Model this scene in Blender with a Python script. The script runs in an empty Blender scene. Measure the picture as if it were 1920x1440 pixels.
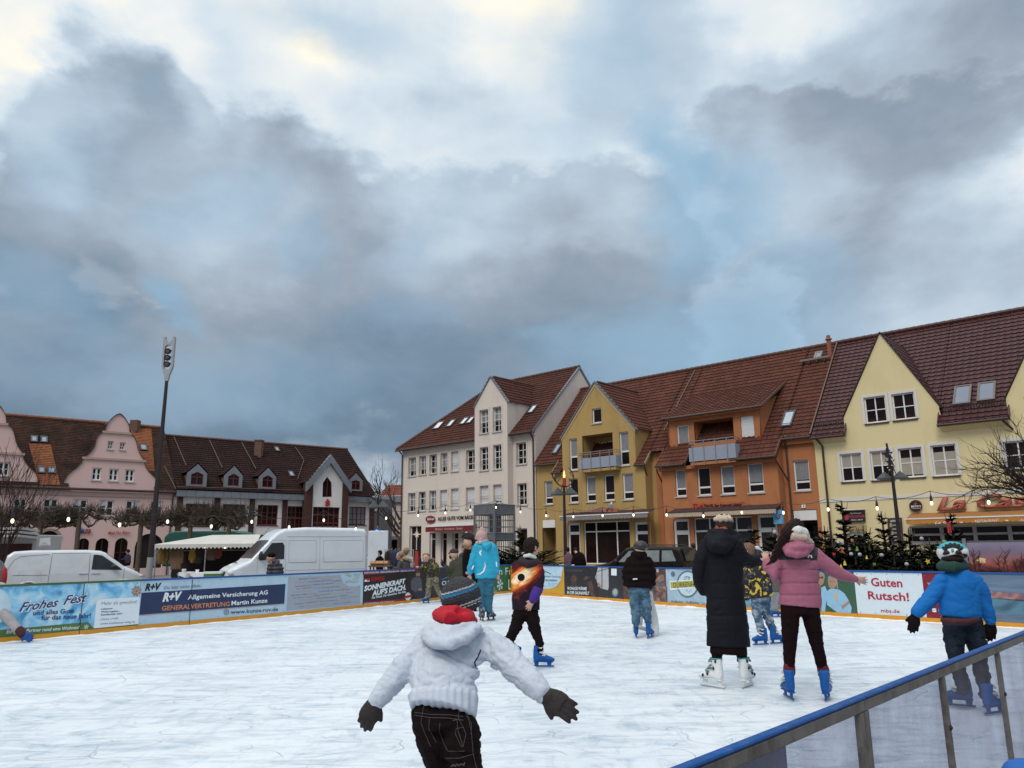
import bpy,bmesh,math,random
import numpy as np
from mathutils import Vector,Matrix,noise
from mathutils.geometry import delaunay_2d_cdt
SC=bpy.context.scene
COL=SC.collection
rnd=random.Random(7)
# ------------------------------------------------------------------ camera
FPX,PITCH,ROLL,EYE=1420.0,math.radians(12.3),math.radians(0.6),Vector((0,0,1.42))
CF=Vector((0,math.cos(PITCH),math.sin(PITCH)))
_u0=Vector((0,-math.sin(PITCH),math.cos(PITCH)))
CR=Vector((1,0,0))*math.cos(ROLL)-_u0*math.sin(ROLL)
CU=_u0*math.cos(ROLL)+Vector((1,0,0))*math.sin(ROLL)
cd=bpy.data.cameras.new('camera')
cam=bpy.data.objects.new('camera',cd)
COL.objects.link(cam)
m3=Matrix((CR,CU,-CF)).transposed()
cam.matrix_world=Matrix.Translation(EYE)@m3.to_4x4()
cd.sensor_width=36
cd.lens=36*FPX/1920
cd.clip_start,cd.clip_end=0.05,3000
SC.camera=cam
SC.view_settings.view_transform='Standard'
SC.view_settings.look='None'
SC.view_settings.exposure=0.14
SC.view_settings.gamma=1.0
def ray(x,y):
 return CF+(x-960)/FPX*CR-(y-720)/FPX*CU
def at(x,y,Y):
 d=ray(x,y)
 return EYE+d*(Y/d.y)
def onz(x,y,z=0.0):
 d=ray(x,y)
 return EYE+d*((z-EYE.z)/d.z)
def lin(r,g,b,k=1.0):
 def c(v):
  v/=255.0
  return v/12.92 if v<=0.04045 else((v+0.055)/1.055)**2.4
 return(c(r)*k,c(g)*k,c(b)*k)
 # ------------------------------------------------------------------ sky and sun
SKY_ROWS=[(-160,[92,95,95,90,84,88,80,84,85,94,96,80,72,72,82,82,72,64,60,60]),(20,[96,97,97,92,86,91,78,80,86,97,99,82,70,69,84,86,74,66,61,60]),(100,[95,97,98,88,78,86,97,80,78,93,92,76,69,69,84,88,72,62,56,56]),(190,[96,60,82,90,80,88,86,76,68,76,84,72,70,72,60,62,60,55,50,48]),(270,[94,62,50,72,66,58,82,80,74,73,76,73,70,72,58,48,50,51,50,50]),(350,[74,70,56,60,65,56,58,68,73,72,69,66,64,72,68,60,54,52,56,62]),(430,[60,66,60,58,66,62,52,53,60,64,62,60,57,64,70,68,58,66,76,96]),(510,[52,55,56,60,61,57,50,50,54,53,50,46,43,50,62,62,54,62,68,76]),(580,[46,47,48,57,54,48,46,44,47,46,43,42,44,49,56,58,55,60,62,64]),(660,[42,43,43,47,47,46,43,42,38,38,39,42,48,56,60,62,64,66,68,70]),(740,[37,41,42,44,42,40,39,40,36,37,40,44,50,56,58,60,62,64,66,66]),(820,[34,36,37,38,38,36,35,35,34,38,40,44,48,52,55,58,60,60,60,60]),(885,[32,33,34,36,36,38,44,56,50,44,44,46,48,50,52,54,56,56,56,56]),]
SKY_BLUE=[(1270,300,150,70,70,1.0),(1330,400,120,110,60,.9),(355,572,50,28,20,.9),(390,400,120,60,-30,.45),(1150,90,170,130,0,.5),(1330,640,240,90,-10,.9),(560,455,90,40,0,.5),(60,560,120,50,0,.45),(760,590,120,50,0,.35),(1050,250,90,60,0,.35),(200,190,70,40,0,.3),(1160,655,130,40,0,.6),(640,25,160,50,0,.5),(110,330,120,90,0,.35),(800,430,70,160,30,.3),(1480,540,120,60,20,.6),(330,700,260,60,0,.5)]
SKY_MASS=[(330,275,200,85,32),(110,270,85,110,0),(560,385,260,120,25),(880,470,330,140,10),(1180,440,190,120,22),(1490,245,200,75,14),(1790,310,260,140,8),(300,640,420,70,0),(1640,560,150,50,-8)]
def build_world():
 w=bpy.data.worlds.new('World')
 SC.world=w
 w.use_nodes=True
 nt=w.node_tree
 N,L=nt.nodes,nt.links
 N.clear()
 def nd(t,**k):
  n=N.new(t)
  for a,b in k.items():
   setattr(n,a,b)
  return n
 def mth(op,a,b=None,c=None,clamp=False):
  n=nd('ShaderNodeMath',operation=op,use_clamp=clamp)
  for i,v in enumerate((a,b,c)):
   if v is None:
    continue
   if isinstance(v,(int,float)):
    n.inputs[i].default_value=v
   else:
    L.new(v,n.inputs[i])
  return n.outputs[0]
 def mixv(f,a,b):
  n=nd('ShaderNodeMix',data_type='FLOAT')
  for s,v in((n.inputs[0],f),(n.inputs[2],a),(n.inputs[3],b)):
   if isinstance(v,(int,float)):
    s.default_value=v
   else:
    L.new(v,s)
  return n.outputs[0]
 def smooth(v,a,b):
  n=nd('ShaderNodeMapRange',interpolation_type='SMOOTHSTEP')
  L.new(v,n.inputs[0])
  n.inputs[1].default_value,n.inputs[2].default_value=a,b
  return n.outputs[0]
 tc=nd('ShaderNodeTexCoord')
 D=tc.outputs['Generated']
 sep0=nd('ShaderNodeSeparateXYZ')
 L.new(D,sep0.inputs[0])
 # cloud-shaped warp of the lookup direction
 nz1=nd('ShaderNodeTexNoise')
 nz1.inputs['Scale'].default_value=4.5
 nz1.inputs['Detail'].default_value=7
 nz1.inputs['Roughness'].default_value=.56
 mp=nd('ShaderNodeMapping')
 mp.inputs['Scale'].default_value=(1,1,1.7)
 L.new(D,mp.inputs[0])
 L.new(mp.outputs[0],nz1.inputs['Vector'])
 sepn=nd('ShaderNodeSeparateColor')
 L.new(nz1.outputs['Color'],sepn.inputs[0])
 az=mth('ARCTAN2',sep0.outputs[0],sep0.outputs[1])
 el=mth('ARCSINE',sep0.outputs[2])
 WA=.26
 azw=mth('ADD',az,mth('MULTIPLY',mth('SUBTRACT',sepn.outputs[0],.5),WA))
 elw=mth('ADD',el,mth('MULTIPLY',mth('SUBTRACT',sepn.outputs[1],.5),WA*.75))
 AZ0,AZ1=-.68,.68
 t=mth('DIVIDE',mth('SUBTRACT',azw,AZ0),AZ1-AZ0,clamp=True)
 def ang(x,y):
  d=ray(x,y).normalized()
  return math.atan2(d.x,d.y),math.asin(d.z)
 val=None
 prev=None
 for(py,vals)in SKY_ROWS:
  cr=nd('ShaderNodeValToRGB')
  cr.color_ramp.interpolation='EASE'
  e_=cr.color_ramp.elements
  row=[]
  for i,v in enumerate(vals):
   a=ang(i*1920/19.0,py)[0]
   row.append((min(max((a-AZ0)/(AZ1-AZ0),0),1),v/100))
  e_[0].position,e_[1].position=row[0][0],row[-1][0]
  e_[0].color=(row[0][1],)*3+(1,)
  e_[1].color=(row[-1][1],)*3+(1,)
  for p,v in row[1:-1]:
   q=e_.new(p)
   q.color=(v,v,v,1)
  L.new(t,cr.inputs[0])
  e=ang(960,py)[1]
  o=mth('ADD',cr.outputs[0],0.0)
  if val is None:
   val=o
  else:
   val=mixv(smooth(elw,prev,e),val,o)
  prev=e
  # fine billows
 nz2=nd('ShaderNodeTexNoise')
 nz2.inputs['Scale'].default_value=7
 nz2.inputs['Detail'].default_value=9
 nz2.inputs['Roughness'].default_value=.55
 nz2.inputs['Distortion'].default_value=.25
 L.new(mp.outputs[0],nz2.inputs['Vector'])
 val=mth('ADD',val,mth('MULTIPLY',mth('SUBTRACT',nz2.outputs[0],.5),.32))
 # crisp cumulus rims: dark masses with sharp sunlit edges
 nz3=nd('ShaderNodeTexNoise')
 nz3.inputs['Scale'].default_value=7.5
 nz3.inputs['Detail'].default_value=9
 nz3.inputs['Roughness'].default_value=.6
 L.new(mp.outputs[0],nz3.inputs['Vector'])
 cmb0=nd('ShaderNodeCombineXYZ')
 L.new(mth('ADD',az,mth('MULTIPLY',mth('SUBTRACT',sepn.outputs[0],.5),.12)),cmb0.inputs[0])
 L.new(mth('ADD',el,mth('MULTIPLY',mth('SUBTRACT',sepn.outputs[1],.5),.10)),cmb0.inputs[1])
 mass=None
 for(x,y,rx,ry,rot)in SKY_MASS:
  a,e=ang(x,y)
  mpp=nd('ShaderNodeMapping',vector_type='TEXTURE')
  mpp.inputs['Location'].default_value=(a,e,0)
  mpp.inputs['Rotation'].default_value=(0,0,math.radians(-rot))
  mpp.inputs['Scale'].default_value=(rx/FPX,ry/FPX,1)
  L.new(cmb0.outputs[0],mpp.inputs[0])
  sc_=nd('ShaderNodeVectorMath',operation='MULTIPLY')
  L.new(mpp.outputs[0],sc_.inputs[0])
  sc_.inputs[1].default_value=(1,.3,1)
  mxv=nd('ShaderNodeVectorMath',operation='MAXIMUM')
  L.new(mpp.outputs[0],mxv.inputs[0])
  L.new(sc_.outputs[0],mxv.inputs[1])
  ln=nd('ShaderNodeVectorMath',operation='LENGTH')
  L.new(mxv.outputs[0],ln.inputs[0])
  b=mth('SUBTRACT',1.0,ln.outputs['Value'])
  mass=b if mass is None else mth('MAXIMUM',mass,b)
 mass=mth('ADD',mass,mth('MULTIPLY',mth('SUBTRACT',nz3.outputs[0],.5),1.5))
 rim=mth('SUBTRACT',smooth(mass,-.10,.16),smooth(mass,-.8,.9))
 val=mth('SUBTRACT',val,mth('MULTIPLY',rim,.15))
 cr=nd('ShaderNodeValToRGB')
 e_=cr.color_ramp.elements
 stops=[(0.16,lin(88,109,130)),(.34,lin(116,138,158)),(.5,lin(149,161,175)),(.64,lin(176,192,207)),(.78,lin(206,219,229)),(.9,lin(229,233,233)),(1.02,lin(252,245,228))]
 e_[0].position,e_[1].position=stops[0][0],stops[-1][0]
 e_[0].color,e_[1].color=stops[0][1]+(1,),stops[-1][1]+(1,)
 for p,c in stops[1:-1]:
  e_.new(p).color=c+(1,)
 L.new(val,cr.inputs[0])
 # breaks of blue
 cmb=nd('ShaderNodeCombineXYZ')
 L.new(azw,cmb.inputs[0])
 L.new(elw,cmb.inputs[1])
 blue=None
 for(x,y,rx,ry,rot,amp)in SKY_BLUE:
  a,e=ang(x,y)
  mpp=nd('ShaderNodeMapping',vector_type='TEXTURE')
  mpp.inputs['Location'].default_value=(a,e,0)
  mpp.inputs['Rotation'].default_value=(0,0,math.radians(-rot))
  mpp.inputs['Scale'].default_value=(rx/FPX*1.1,ry/FPX*1.1,1)
  L.new(cmb.outputs[0],mpp.inputs[0])
  ln=nd('ShaderNodeVectorMath',operation='LENGTH')
  L.new(mpp.outputs[0],ln.inputs[0])
  b=mth('MULTIPLY',smooth(ln.outputs['Value'],1.5,.2),amp)
  blue=b if blue is None else mth('MAXIMUM',blue,b)
 sky=nd('ShaderNodeTexSky',sky_type='NISHITA',sun_disc=False)
 sky.sun_elevation,sky.sun_rotation=SUN_EL,SUN_ROT
 sky.air_density,sky.ozone_density=1.2,2.5
 skm=nd('ShaderNodeMix',data_type='RGBA',blend_type='MULTIPLY')
 skm.inputs[0].default_value=1
 L.new(sky.outputs[0],skm.inputs[6])
 skm.inputs[7].default_value=(.02,.02,.02,1)
 tint=nd('ShaderNodeMix',data_type='RGBA')
 tint.inputs[0].default_value=.8
 L.new(skm.outputs[2],tint.inputs[6])
 tint.inputs[7].default_value=lin(148,190,220)+(1,)
 mx=nd('ShaderNodeMix',data_type='RGBA')
 L.new(mth('MULTIPLY',blue,.78),mx.inputs[0])
 L.new(cr.outputs[0],mx.inputs[6])
 L.new(tint.outputs[2],mx.inputs[7])
 # unseen sky overhead and behind brightened to light the ice and facades
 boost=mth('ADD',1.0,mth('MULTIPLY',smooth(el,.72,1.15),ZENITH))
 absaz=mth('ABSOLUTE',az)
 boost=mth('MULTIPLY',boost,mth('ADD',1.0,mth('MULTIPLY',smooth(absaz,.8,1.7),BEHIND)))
 bg=nd('ShaderNodeBackground')
 L.new(mx.outputs[2],bg.inputs[0])
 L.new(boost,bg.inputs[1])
 out=nd('ShaderNodeOutputWorld')
 L.new(bg.outputs[0],out.inputs[0])
 w.cycles.sampling_method='MANUAL'
 w.cycles.sample_map_resolution=256
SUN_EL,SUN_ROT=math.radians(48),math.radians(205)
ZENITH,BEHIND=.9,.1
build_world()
sd=bpy.data.lights.new('sun','SUN')
sd.energy,sd.angle,sd.color=1.4,math.radians(24),(1.0,.96,.9)
so=bpy.data.objects.new('sun',sd)
COL.objects.link(so)
_sv=Vector((math.sin(SUN_ROT)*math.cos(SUN_EL),math.cos(SUN_ROT)*math.cos(SUN_EL),math.sin(SUN_EL)))
so.rotation_euler=_sv.to_track_quat('Z','Y').to_euler()
so.location=(0,-20,30)
# ------------------------------------------------------------------ materials
_mc={}
def M(name,c=(.5,.5,.5),rough=.7,var=.12,scale=5.0,bump=0.0,bscale=60.0,metal=0.0,spec=.4,emit=0.0,dirt=None,dscale=1.2,damt=.5,coat=0.0,stretch=None,rv=.08):
 """Plain procedural surface: base colour broken up by noise, optional dirt patches and bump."""
 if name in _mc:
  return _mc[name]
 m=bpy.data.materials.new(name)
 m.use_nodes=True
 nt=m.node_tree
 N,L=nt.nodes,nt.links
 b=N['Principled BSDF']
 b.inputs['Roughness'].default_value=rough
 b.inputs['Metallic'].default_value=metal
 b.inputs['Specular IOR Level'].default_value=spec
 b.inputs['Coat Weight'].default_value=coat
 tc=N.new('ShaderNodeTexCoord')
 vec=tc.outputs['Object']
 if stretch:
  mp=N.new('ShaderNodeMapping')
  mp.inputs['Scale'].default_value=stretch
  L.new(vec,mp.inputs[0])
  vec=mp.outputs[0]
 nz=N.new('ShaderNodeTexNoise')
 nz.inputs['Scale'].default_value=scale
 nz.inputs['Detail'].default_value=6
 nz.inputs['Roughness'].default_value=.6
 L.new(vec,nz.inputs['Vector'])
 mr=N.new('ShaderNodeMapRange')
 L.new(nz.outputs[0],mr.inputs[0])
 mr.inputs[1].default_value,mr.inputs[2].default_value=.25,.75
 mr.inputs[3].default_value,mr.inputs[4].default_value=1-var,1+var
 mu=N.new('ShaderNodeVectorMath')
 mu.operation='SCALE'
 mu.inputs[0].default_value=c[:3]
 L.new(mr.outputs[0],mu.inputs['Scale'])
 colr=mu.outputs[0]
 if dirt:
  n2=N.new('ShaderNodeTexNoise')
  n2.inputs['Scale'].default_value=dscale
  n2.inputs['Detail'].default_value=8
  n2.inputs['Roughness'].default_value=.65
  L.new(vec,n2.inputs['Vector'])
  m2=N.new('ShaderNodeMapRange')
  m2.inputs[1].default_value,m2.inputs[2].default_value=.48,.68
  m2.inputs[4].default_value=damt
  L.new(n2.outputs[0],m2.inputs[0])
  mx=N.new('ShaderNodeMix')
  mx.data_type='RGBA'
  L.new(m2.outputs[0],mx.inputs[0])
  L.new(colr,mx.inputs[6])
  mx.inputs[7].default_value=tuple(dirt[:3])+(1,)
  colr=mx.outputs[2]
 L.new(colr,b.inputs['Base Color'])
 r2=N.new('ShaderNodeMapRange')
 L.new(nz.outputs[0],r2.inputs[0])
 r2.inputs[3].default_value,r2.inputs[4].default_value=max(rough-rv,.02),min(rough+rv,1)
 L.new(r2.outputs[0],b.inputs['Roughness'])
 if bump:
  nb=N.new('ShaderNodeTexNoise')
  nb.inputs['Scale'].default_value=bscale
  nb.inputs['Detail'].default_value=4
  L.new(vec,nb.inputs['Vector'])
  bp=N.new('ShaderNodeBump')
  bp.inputs['Strength'].default_value=bump
  bp.inputs['Distance'].default_value=.02
  L.new(nb.outputs[0],bp.inputs['Height'])
  L.new(bp.outputs[0],b.inputs['Normal'])
 if emit:
  b.inputs['Emission Color'].default_value=tuple(c[:3])+(1,)
  b.inputs['Emission Strength'].default_value=emit
 _mc[name]=m
 return m
def nodes_of(m):
 return m.node_tree.nodes,m.node_tree.links,m.node_tree.nodes['Principled BSDF']
def tile_mat(name,c,c2,moss,mossamt=.5,rough=.75,tw=.3,ch=.34,spec=.12):
 m=bpy.data.materials.new(name)
 m.use_nodes=True
 N,L,b=nodes_of(m)
 b.inputs['Roughness'].default_value=rough
 b.inputs['Specular IOR Level'].default_value=spec
 uv=N.new('ShaderNodeUVMap')
 dv=N.new('ShaderNodeVectorMath')
 dv.operation='DIVIDE'
 dv.inputs[1].default_value=(tw,ch,1)
 L.new(uv.outputs[0],dv.inputs[0])
 fl=N.new('ShaderNodeVectorMath')
 fl.operation='FLOOR'
 L.new(dv.outputs[0],fl.inputs[0])
 wn=N.new('ShaderNodeTexWhiteNoise')
 wn.noise_dimensions='2D'
 L.new(fl.outputs[0],wn.inputs['Vector'])
 mx=N.new('ShaderNodeMix')
 mx.data_type='RGBA'
 L.new(wn.outputs['Value'],mx.inputs[0])
 mx.inputs[6].default_value=c+(1,)
 mx.inputs[7].default_value=c2+(1,)
 nz=N.new('ShaderNodeTexNoise')
 nz.inputs['Scale'].default_value=.7
 nz.inputs['Detail'].default_value=9
 nz.inputs['Roughness'].default_value=.7
 L.new(uv.outputs[0],nz.inputs['Vector'])
 mr=N.new('ShaderNodeMapRange')
 mr.inputs[1].default_value,mr.inputs[2].default_value=.42,.66
 mr.inputs[4].default_value=mossamt
 L.new(nz.outputs[0],mr.inputs[0])
 m2=N.new('ShaderNodeMix')
 m2.data_type='RGBA'
 L.new(mr.outputs[0],m2.inputs[0])
 L.new(mx.outputs[2],m2.inputs[6])
 m2.inputs[7].default_value=moss+(1,)
 # pale lichen flecks and a few bleached tiles
 v=N.new('ShaderNodeTexVoronoi')
 v.inputs['Scale'].default_value=1.7
 L.new(uv.outputs[0],v.inputs['Vector'])
 mr3=N.new('ShaderNodeMapRange')
 mr3.inputs[1].default_value,mr3.inputs[2].default_value,mr3.inputs[3].default_value,mr3.inputs[4].default_value=.03,.07,.45,0
 L.new(v.outputs['Distance'],mr3.inputs[0])
 m3_=N.new('ShaderNodeMix')
 m3_.data_type='RGBA'
 L.new(mr3.outputs[0],m3_.inputs[0])
 L.new(m2.outputs[2],m3_.inputs[6])
 m3_.inputs[7].default_value=(.32,.28,.24,1)
 L.new(m3_.outputs[2],b.inputs['Base Color'])
 return m
def glass_mat(name,c,rough=.04):
 """Window glass with a dark room behind it."""
 m=M(name,c,rough,.5,.8,spec=.6,coat=0)
 return m
 # ------------------------------------------------------------------ mesh helpers
def root_loc(o):
 while o.parent:
  o=o.parent
 return o.location
def link_mesh(name,me,mat,parent,smooth=False):
 o=bpy.data.objects.new(name,me)
 COL.objects.link(o)
 if mat is not None:
  me.materials.clear()
  for mm in(mat if isinstance(mat,(list,tuple))else[mat]):
   me.materials.append(mm)
 if smooth:
  me.polygons.foreach_set('use_smooth',[True]*len(me.polygons))
 if parent is not None:
  off=root_loc(parent)
  me.transform(Matrix.Translation(-off))
  o.parent=parent
 else:
  n=len(me.vertices)
  co=np.empty(n*3,'f')
  me.vertices.foreach_get('co',co)
  co=co.reshape(-1,3)
  c=Vector(((co[:,0].min()+co[:,0].max())/2,(co[:,1].min()+co[:,1].max())/2,co[:,2].min()))
  me.transform(Matrix.Translation(-c))
  o.location=c
 return o
def tag(o,label,cat=None,group=None,kind=None):
 if label:
  o['label']=label
 if cat:
  o['category']=cat
 if group:
  o['group']=group
 if kind:
  o['kind']=kind
 return o
def thing(name,label,cat,loc=(0,0,0),group=None):
 o=bpy.data.objects.new(name,None)
 o.empty_display_size=.2
 COL.objects.link(o)
 o.location=Vector(loc)
 return tag(o,label,cat,group)
def copy_tree(o,parent=None):
 c=o.copy()
 COL.objects.link(c)
 c.parent=parent
 for ch in list(o.children):
  copy_tree(ch,c)
 return c
class MB:
 """Collects shapes; build() links them as one mesh object."""
 def __init__(s):
  s.v,s.f,s.mi,s.cur=[],[],[],0
 def pts(s,ps):
  n=len(s.v)
  s.v.extend(Vector(p)for p in ps)
  return n
 def face(s,idx):
  s.f.append(tuple(idx))
  s.mi.append(s.cur)
 def poly(s,ps):
  n=s.pts(ps)
  s.face(range(n,n+len(ps)))
 def prism(s,ps,ext):
  ext=Vector(ext)
  k=len(ps)
  n=s.pts(list(ps)+[Vector(p)+ext for p in ps])
  s.face(range(n,n+k))
  s.face(range(n+2*k-1,n+k-1,-1))
  for i in range(k):
   j=(i+1)%k
   s.face((n+i,n+j,n+k+j,n+k+i))
 def box(s,o,a,b,c):
  o,a,b=Vector(o),Vector(a),Vector(b)
  s.prism([o,o+a,o+a+b,o+b],c)
 def cbox(s,c,x,y,z):
  s.box(Vector(c)-Vector((x/2,y/2,z/2)),(x,0,0),(0,y,0),(0,0,z))
 def tube(s,ps,r,n=8,side=None,cap=True,close=False):
  """Loft along points; r per point is a radius or (half width, half depth)."""
  ps=[Vector(p)for p in ps]
  k=len(ps)
  if not isinstance(r,(list,tuple))or(len(r)==2 and k!=2 and not isinstance(r[0],(list,tuple))):
   r=[r]*k
  rs=[(q,q)if not isinstance(q,(list,tuple))else q for q in r]
  ref=None
  base=None
  for i in range(k):
   if close:
    t=ps[(i+1)%k]-ps[i-1]
   else:
    t=ps[min(i+1,k-1)]-ps[max(i-1,0)]
   t=t.normalized()if t.length>1e-9 else Vector((0,0,1))
   if ref is None:
    ref=Vector(side)if side is not None else(Vector((1,0,0))if abs(t.x)<.9 else Vector((0,1,0)))
   elif side is not None:
    ref=Vector(side)
   a=ref-t*ref.dot(t)
   if a.length<1e-6:
    a=t.orthogonal()
   a.normalize()
   b=t.cross(a)
   ref=a
   ring=[ps[i]+a*(rs[i][0]*math.cos(2*math.pi*q/n))+b*(rs[i][1]*math.sin(2*math.pi*q/n))for q in range(n)]
   st=s.pts(ring)
   if base is None:
    base=st
   else:
    for q in range(n):
     q2=(q+1)%n
     s.face((st-n+q,st-n+q2,st+q2,st+q))
  if close:
   for q in range(n):
    q2=(q+1)%n
    s.face((st+q,st+q2,base+q2,base+q))
  elif cap:
   s.face(range(base+n-1,base-1,-1))
   s.face(range(st,st+n))
 def limb(s,ps,r,n=10,side=None):
  """Tube with rounded ends."""
  s.tube(ps,r,n,side)
  f=(lambda q:q if not isinstance(q,(list,tuple))else sum(q)/len(q))
  s.ball(ps[0],(f(r[0]),)*3,n=n,m=6)
  s.ball(ps[-1],(f(r[-1]),)*3,n=n,m=6)
 def ball(s,c,r,ax=None,n=12,m=8):
  c=Vector(c)
  if not isinstance(r,(list,tuple)):
   r=(r,r,r)
  X,Y,Z=ax if ax else(Vector((1,0,0)),Vector((0,1,0)),Vector((0,0,1)))
  top=s.pts([c+Z*r[2]])
  rings=[]
  for i in range(1,m):
   th=math.pi*i/m
   rings.append(s.pts([c+X*(r[0]*math.sin(th)*math.cos(2*math.pi*q/n))+Y*(r[1]*math.sin(th)*math.sin(2*math.pi*q/n))+Z*(r[2]*math.cos(th))for q in range(n)]))
  bot=s.pts([c-Z*r[2]])
  for q in range(n):
   q2=(q+1)%n
   s.face((top,rings[0]+q,rings[0]+q2))
   s.face((bot,rings[-1]+q2,rings[-1]+q))
   for a,b in zip(rings,rings[1:]):
    s.face((a+q,b+q,b+q2,a+q2))
 def mesh(s,name):
  me=bpy.data.meshes.new(name)
  me.from_pydata([tuple(p)for p in s.v],[],s.f)
  if any(s.mi):
   me.polygons.foreach_set('material_index',s.mi)
  bm=bmesh.new()
  bm.from_mesh(me)
  bmesh.ops.recalc_face_normals(bm,faces=bm.faces)
  bm.to_mesh(me)
  bm.free()
  return me
 def build(s,name,mat,parent=None,smooth=False,bevel=0.0):
  o=link_mesh(name,s.mesh(name),mat,parent,smooth)
  if bevel:
   md=o.modifiers.new('bevel','BEVEL')
   md.width,md.segments,md.limit_method=bevel,2,'ANGLE'
  return o
 def fuse(s,voxel,smooth=3,fac=.5):
  """One continuous skin over all collected closed shapes."""
  me=s.mesh('tmp')
  o=bpy.data.objects.new('tmp',me)
  COL.objects.link(o)
  r=o.modifiers.new('r','REMESH')
  r.mode,r.voxel_size='VOXEL',voxel
  if smooth:
   q=o.modifiers.new('s','SMOOTH')
   q.factor,q.iterations=fac,smooth
  dg=bpy.context.evaluated_depsgraph_get()
  dg.update()
  out=bpy.data.meshes.new_from_object(o.evaluated_get(dg))
  bpy.data.objects.remove(o)
  bpy.data.meshes.remove(me)
  return out
def displace(me,fn):
 """Move every vertex along its normal by fn(position)."""
 n=len(me.vertices)
 co=np.empty(n*3,'f')
 no=np.empty(n*3,'f')
 me.vertices.foreach_get('co',co)
 me.vertex_normals.foreach_get('vector',no)
 co,no=co.reshape(-1,3),no.reshape(-1,3)
 d=np.array([fn(Vector(p))for p in co],'f')
 me.vertices.foreach_set('co',(co+no*d[:,None]).ravel())
 me.update()
class Plane:
 """A vertical plane: u along it, v up, w outwards (towards the viewer's side)."""
 def __init__(s,O,e):
  s.O=Vector((O[0],O[1],0))
  s.e=Vector((e[0],e[1],0)).normalized()
  s.n=Vector((s.e.y,-s.e.x,0))
  if s.n.dot(EYE-s.O)<0:
   s.n=-s.n
 def P(s,u,v,w=0.0):
  return s.O+s.e*u+Vector((0,0,v))+s.n*w
 def uv(s,x,y,w=0.0):
  d=ray(x,y)
  t=((s.O+s.n*w)-EYE).dot(s.n)/d.dot(s.n)
  p=EYE+d*t
  return(p-s.O).dot(s.e),p.z
 def box(s,mb,u0,u1,v0,v1,w0,w1):
  mb.box(s.P(u0,v0,w0),s.e*(u1-u0),Vector((0,0,v1-v0)),s.n*(w1-w0))
 def rect(s,px,w=0.0):
  x0,x1,y0,y1=px
  xm,ym=(x0+x1)/2,(y0+y1)/2
  return(s.uv(x0,ym,w)[0],s.uv(x1,ym,w)[0],s.uv(xm,y1,w)[1],s.uv(xm,y0,w)[1])
def inside(p,poly):
 c=False
 j=len(poly)-1
 for i in range(len(poly)):
  (xi,yi),(xj,yj)=poly[i],poly[j]
  if(yi>p[1])!=(yj>p[1])and p[0]<(xj-xi)*(p[1]-yi)/(yj-yi)+xi:
   c=not c
  j=i
 return c
def wall(mb,F,outline,holes,w=0.0,depth=.2):
 """Wall sheet with real openings and their reveals; holes are (u0,u1,v0,v1) or lists of points."""
 polys=[]
 for h in holes:
  polys.append([(h[0],h[2]),(h[1],h[2]),(h[1],h[3]),(h[0],h[3])]if not isinstance(h[0],(tuple,list))else list(h))
 pts,edges=[],[]
 for poly in[outline]+polys:
  n=len(pts)
  pts+=[Vector(q)for q in poly]
  edges+=[(n+i,n+(i+1)%len(poly))for i in range(len(poly))]
 vv,ee,ff=delaunay_2d_cdt(pts,edges,[],0,1e-5)[:3]
 n=mb.pts([F.P(q[0],q[1],w)for q in vv])
 for f in ff:
  c=sum((vv[i]for i in f),Vector((0,0)))/len(f)
  if inside(c,outline)and not any(inside(c,q)for q in polys):
   mb.face([n+i for i in f])
 for poly in polys:
  for i in range(len(poly)):
   a,b=poly[i],poly[(i+1)%len(poly)]
   mb.poly([F.P(a[0],a[1],w),F.P(b[0],b[1],w),F.P(b[0],b[1],w-depth),F.P(a[0],a[1],w-depth)])
def tiles_bm(bm,O,ux,sx,poly,tw=.3,ch=.34,amp=.034,step=.042):
 """Real roof tiles on a convex polygon given in (along, up-slope) metres."""
 nrm=ux.cross(sx)
 if nrm.z<0:
  nrm=-nrm
 us,ss=[p[0]for p in poly],[p[1]for p in poly]
 u0=math.floor(min(us)/tw)*tw
 nu=int(math.ceil((max(us)-u0)/tw))
 s0=math.floor(min(ss)/ch)*ch
 ns=int(math.ceil((max(ss)-s0)/ch))
 prof=(1.0,.35,0.0,.12,.3)
 q=len(prof)
 t=bmesh.new()
 uvl=t.loops.layers.uv.new('UVMap')
 rows=[]
 uvs={}
 for k in range(ns):
  for fr,h in((0.0,step),(.995,0.0)):
   row=[]
   for i in range(nu*q+1):
    u=u0+i*tw/q
    s_=s0+(k+fr)*ch
    v=t.verts.new(O+ux*u+sx*s_+nrm*(h+amp*prof[i%q]))
    uvs[v]=(u+1e-4,s0+k*ch+(.02+fr*.96)*ch)
    row.append(v)
   rows.append(row)
 for a,b in zip(rows,rows[1:]):
  for i in range(nu*q):
   f=t.faces.new((a[i],a[i+1],b[i+1],b[i]))
   for lp in f.loops:
    uu=uvs[lp.vert]
    lp[uvl].uv=(u0+(i+.5)*tw/q if False else uu[0],uu[1])
 cx,cs=sum(us)/len(us),sum(ss)/len(ss)
 k=len(poly)
 for i in range(k):
  (a0,a1),(b0,b1)=poly[i],poly[(i+1)%k]
  nn=Vector((b1-a1,-(b0-a0)))
  if nn.dot(Vector((cx-a0,cs-a1)))>0:
   nn=-nn
  if nn.length<1e-6:
   continue
  n3=(ux*nn.x+sx*nn.y).normalized()
  bmesh.ops.bisect_plane(t,geom=t.verts[:]+t.edges[:]+t.faces[:],plane_co=O+ux*a0+sx*a1,plane_no=n3,clear_outer=True)
 me=bpy.data.meshes.new('t')
 t.to_mesh(me)
 t.free()
 bm.from_mesh(me)
 bpy.data.meshes.remove(me)
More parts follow.
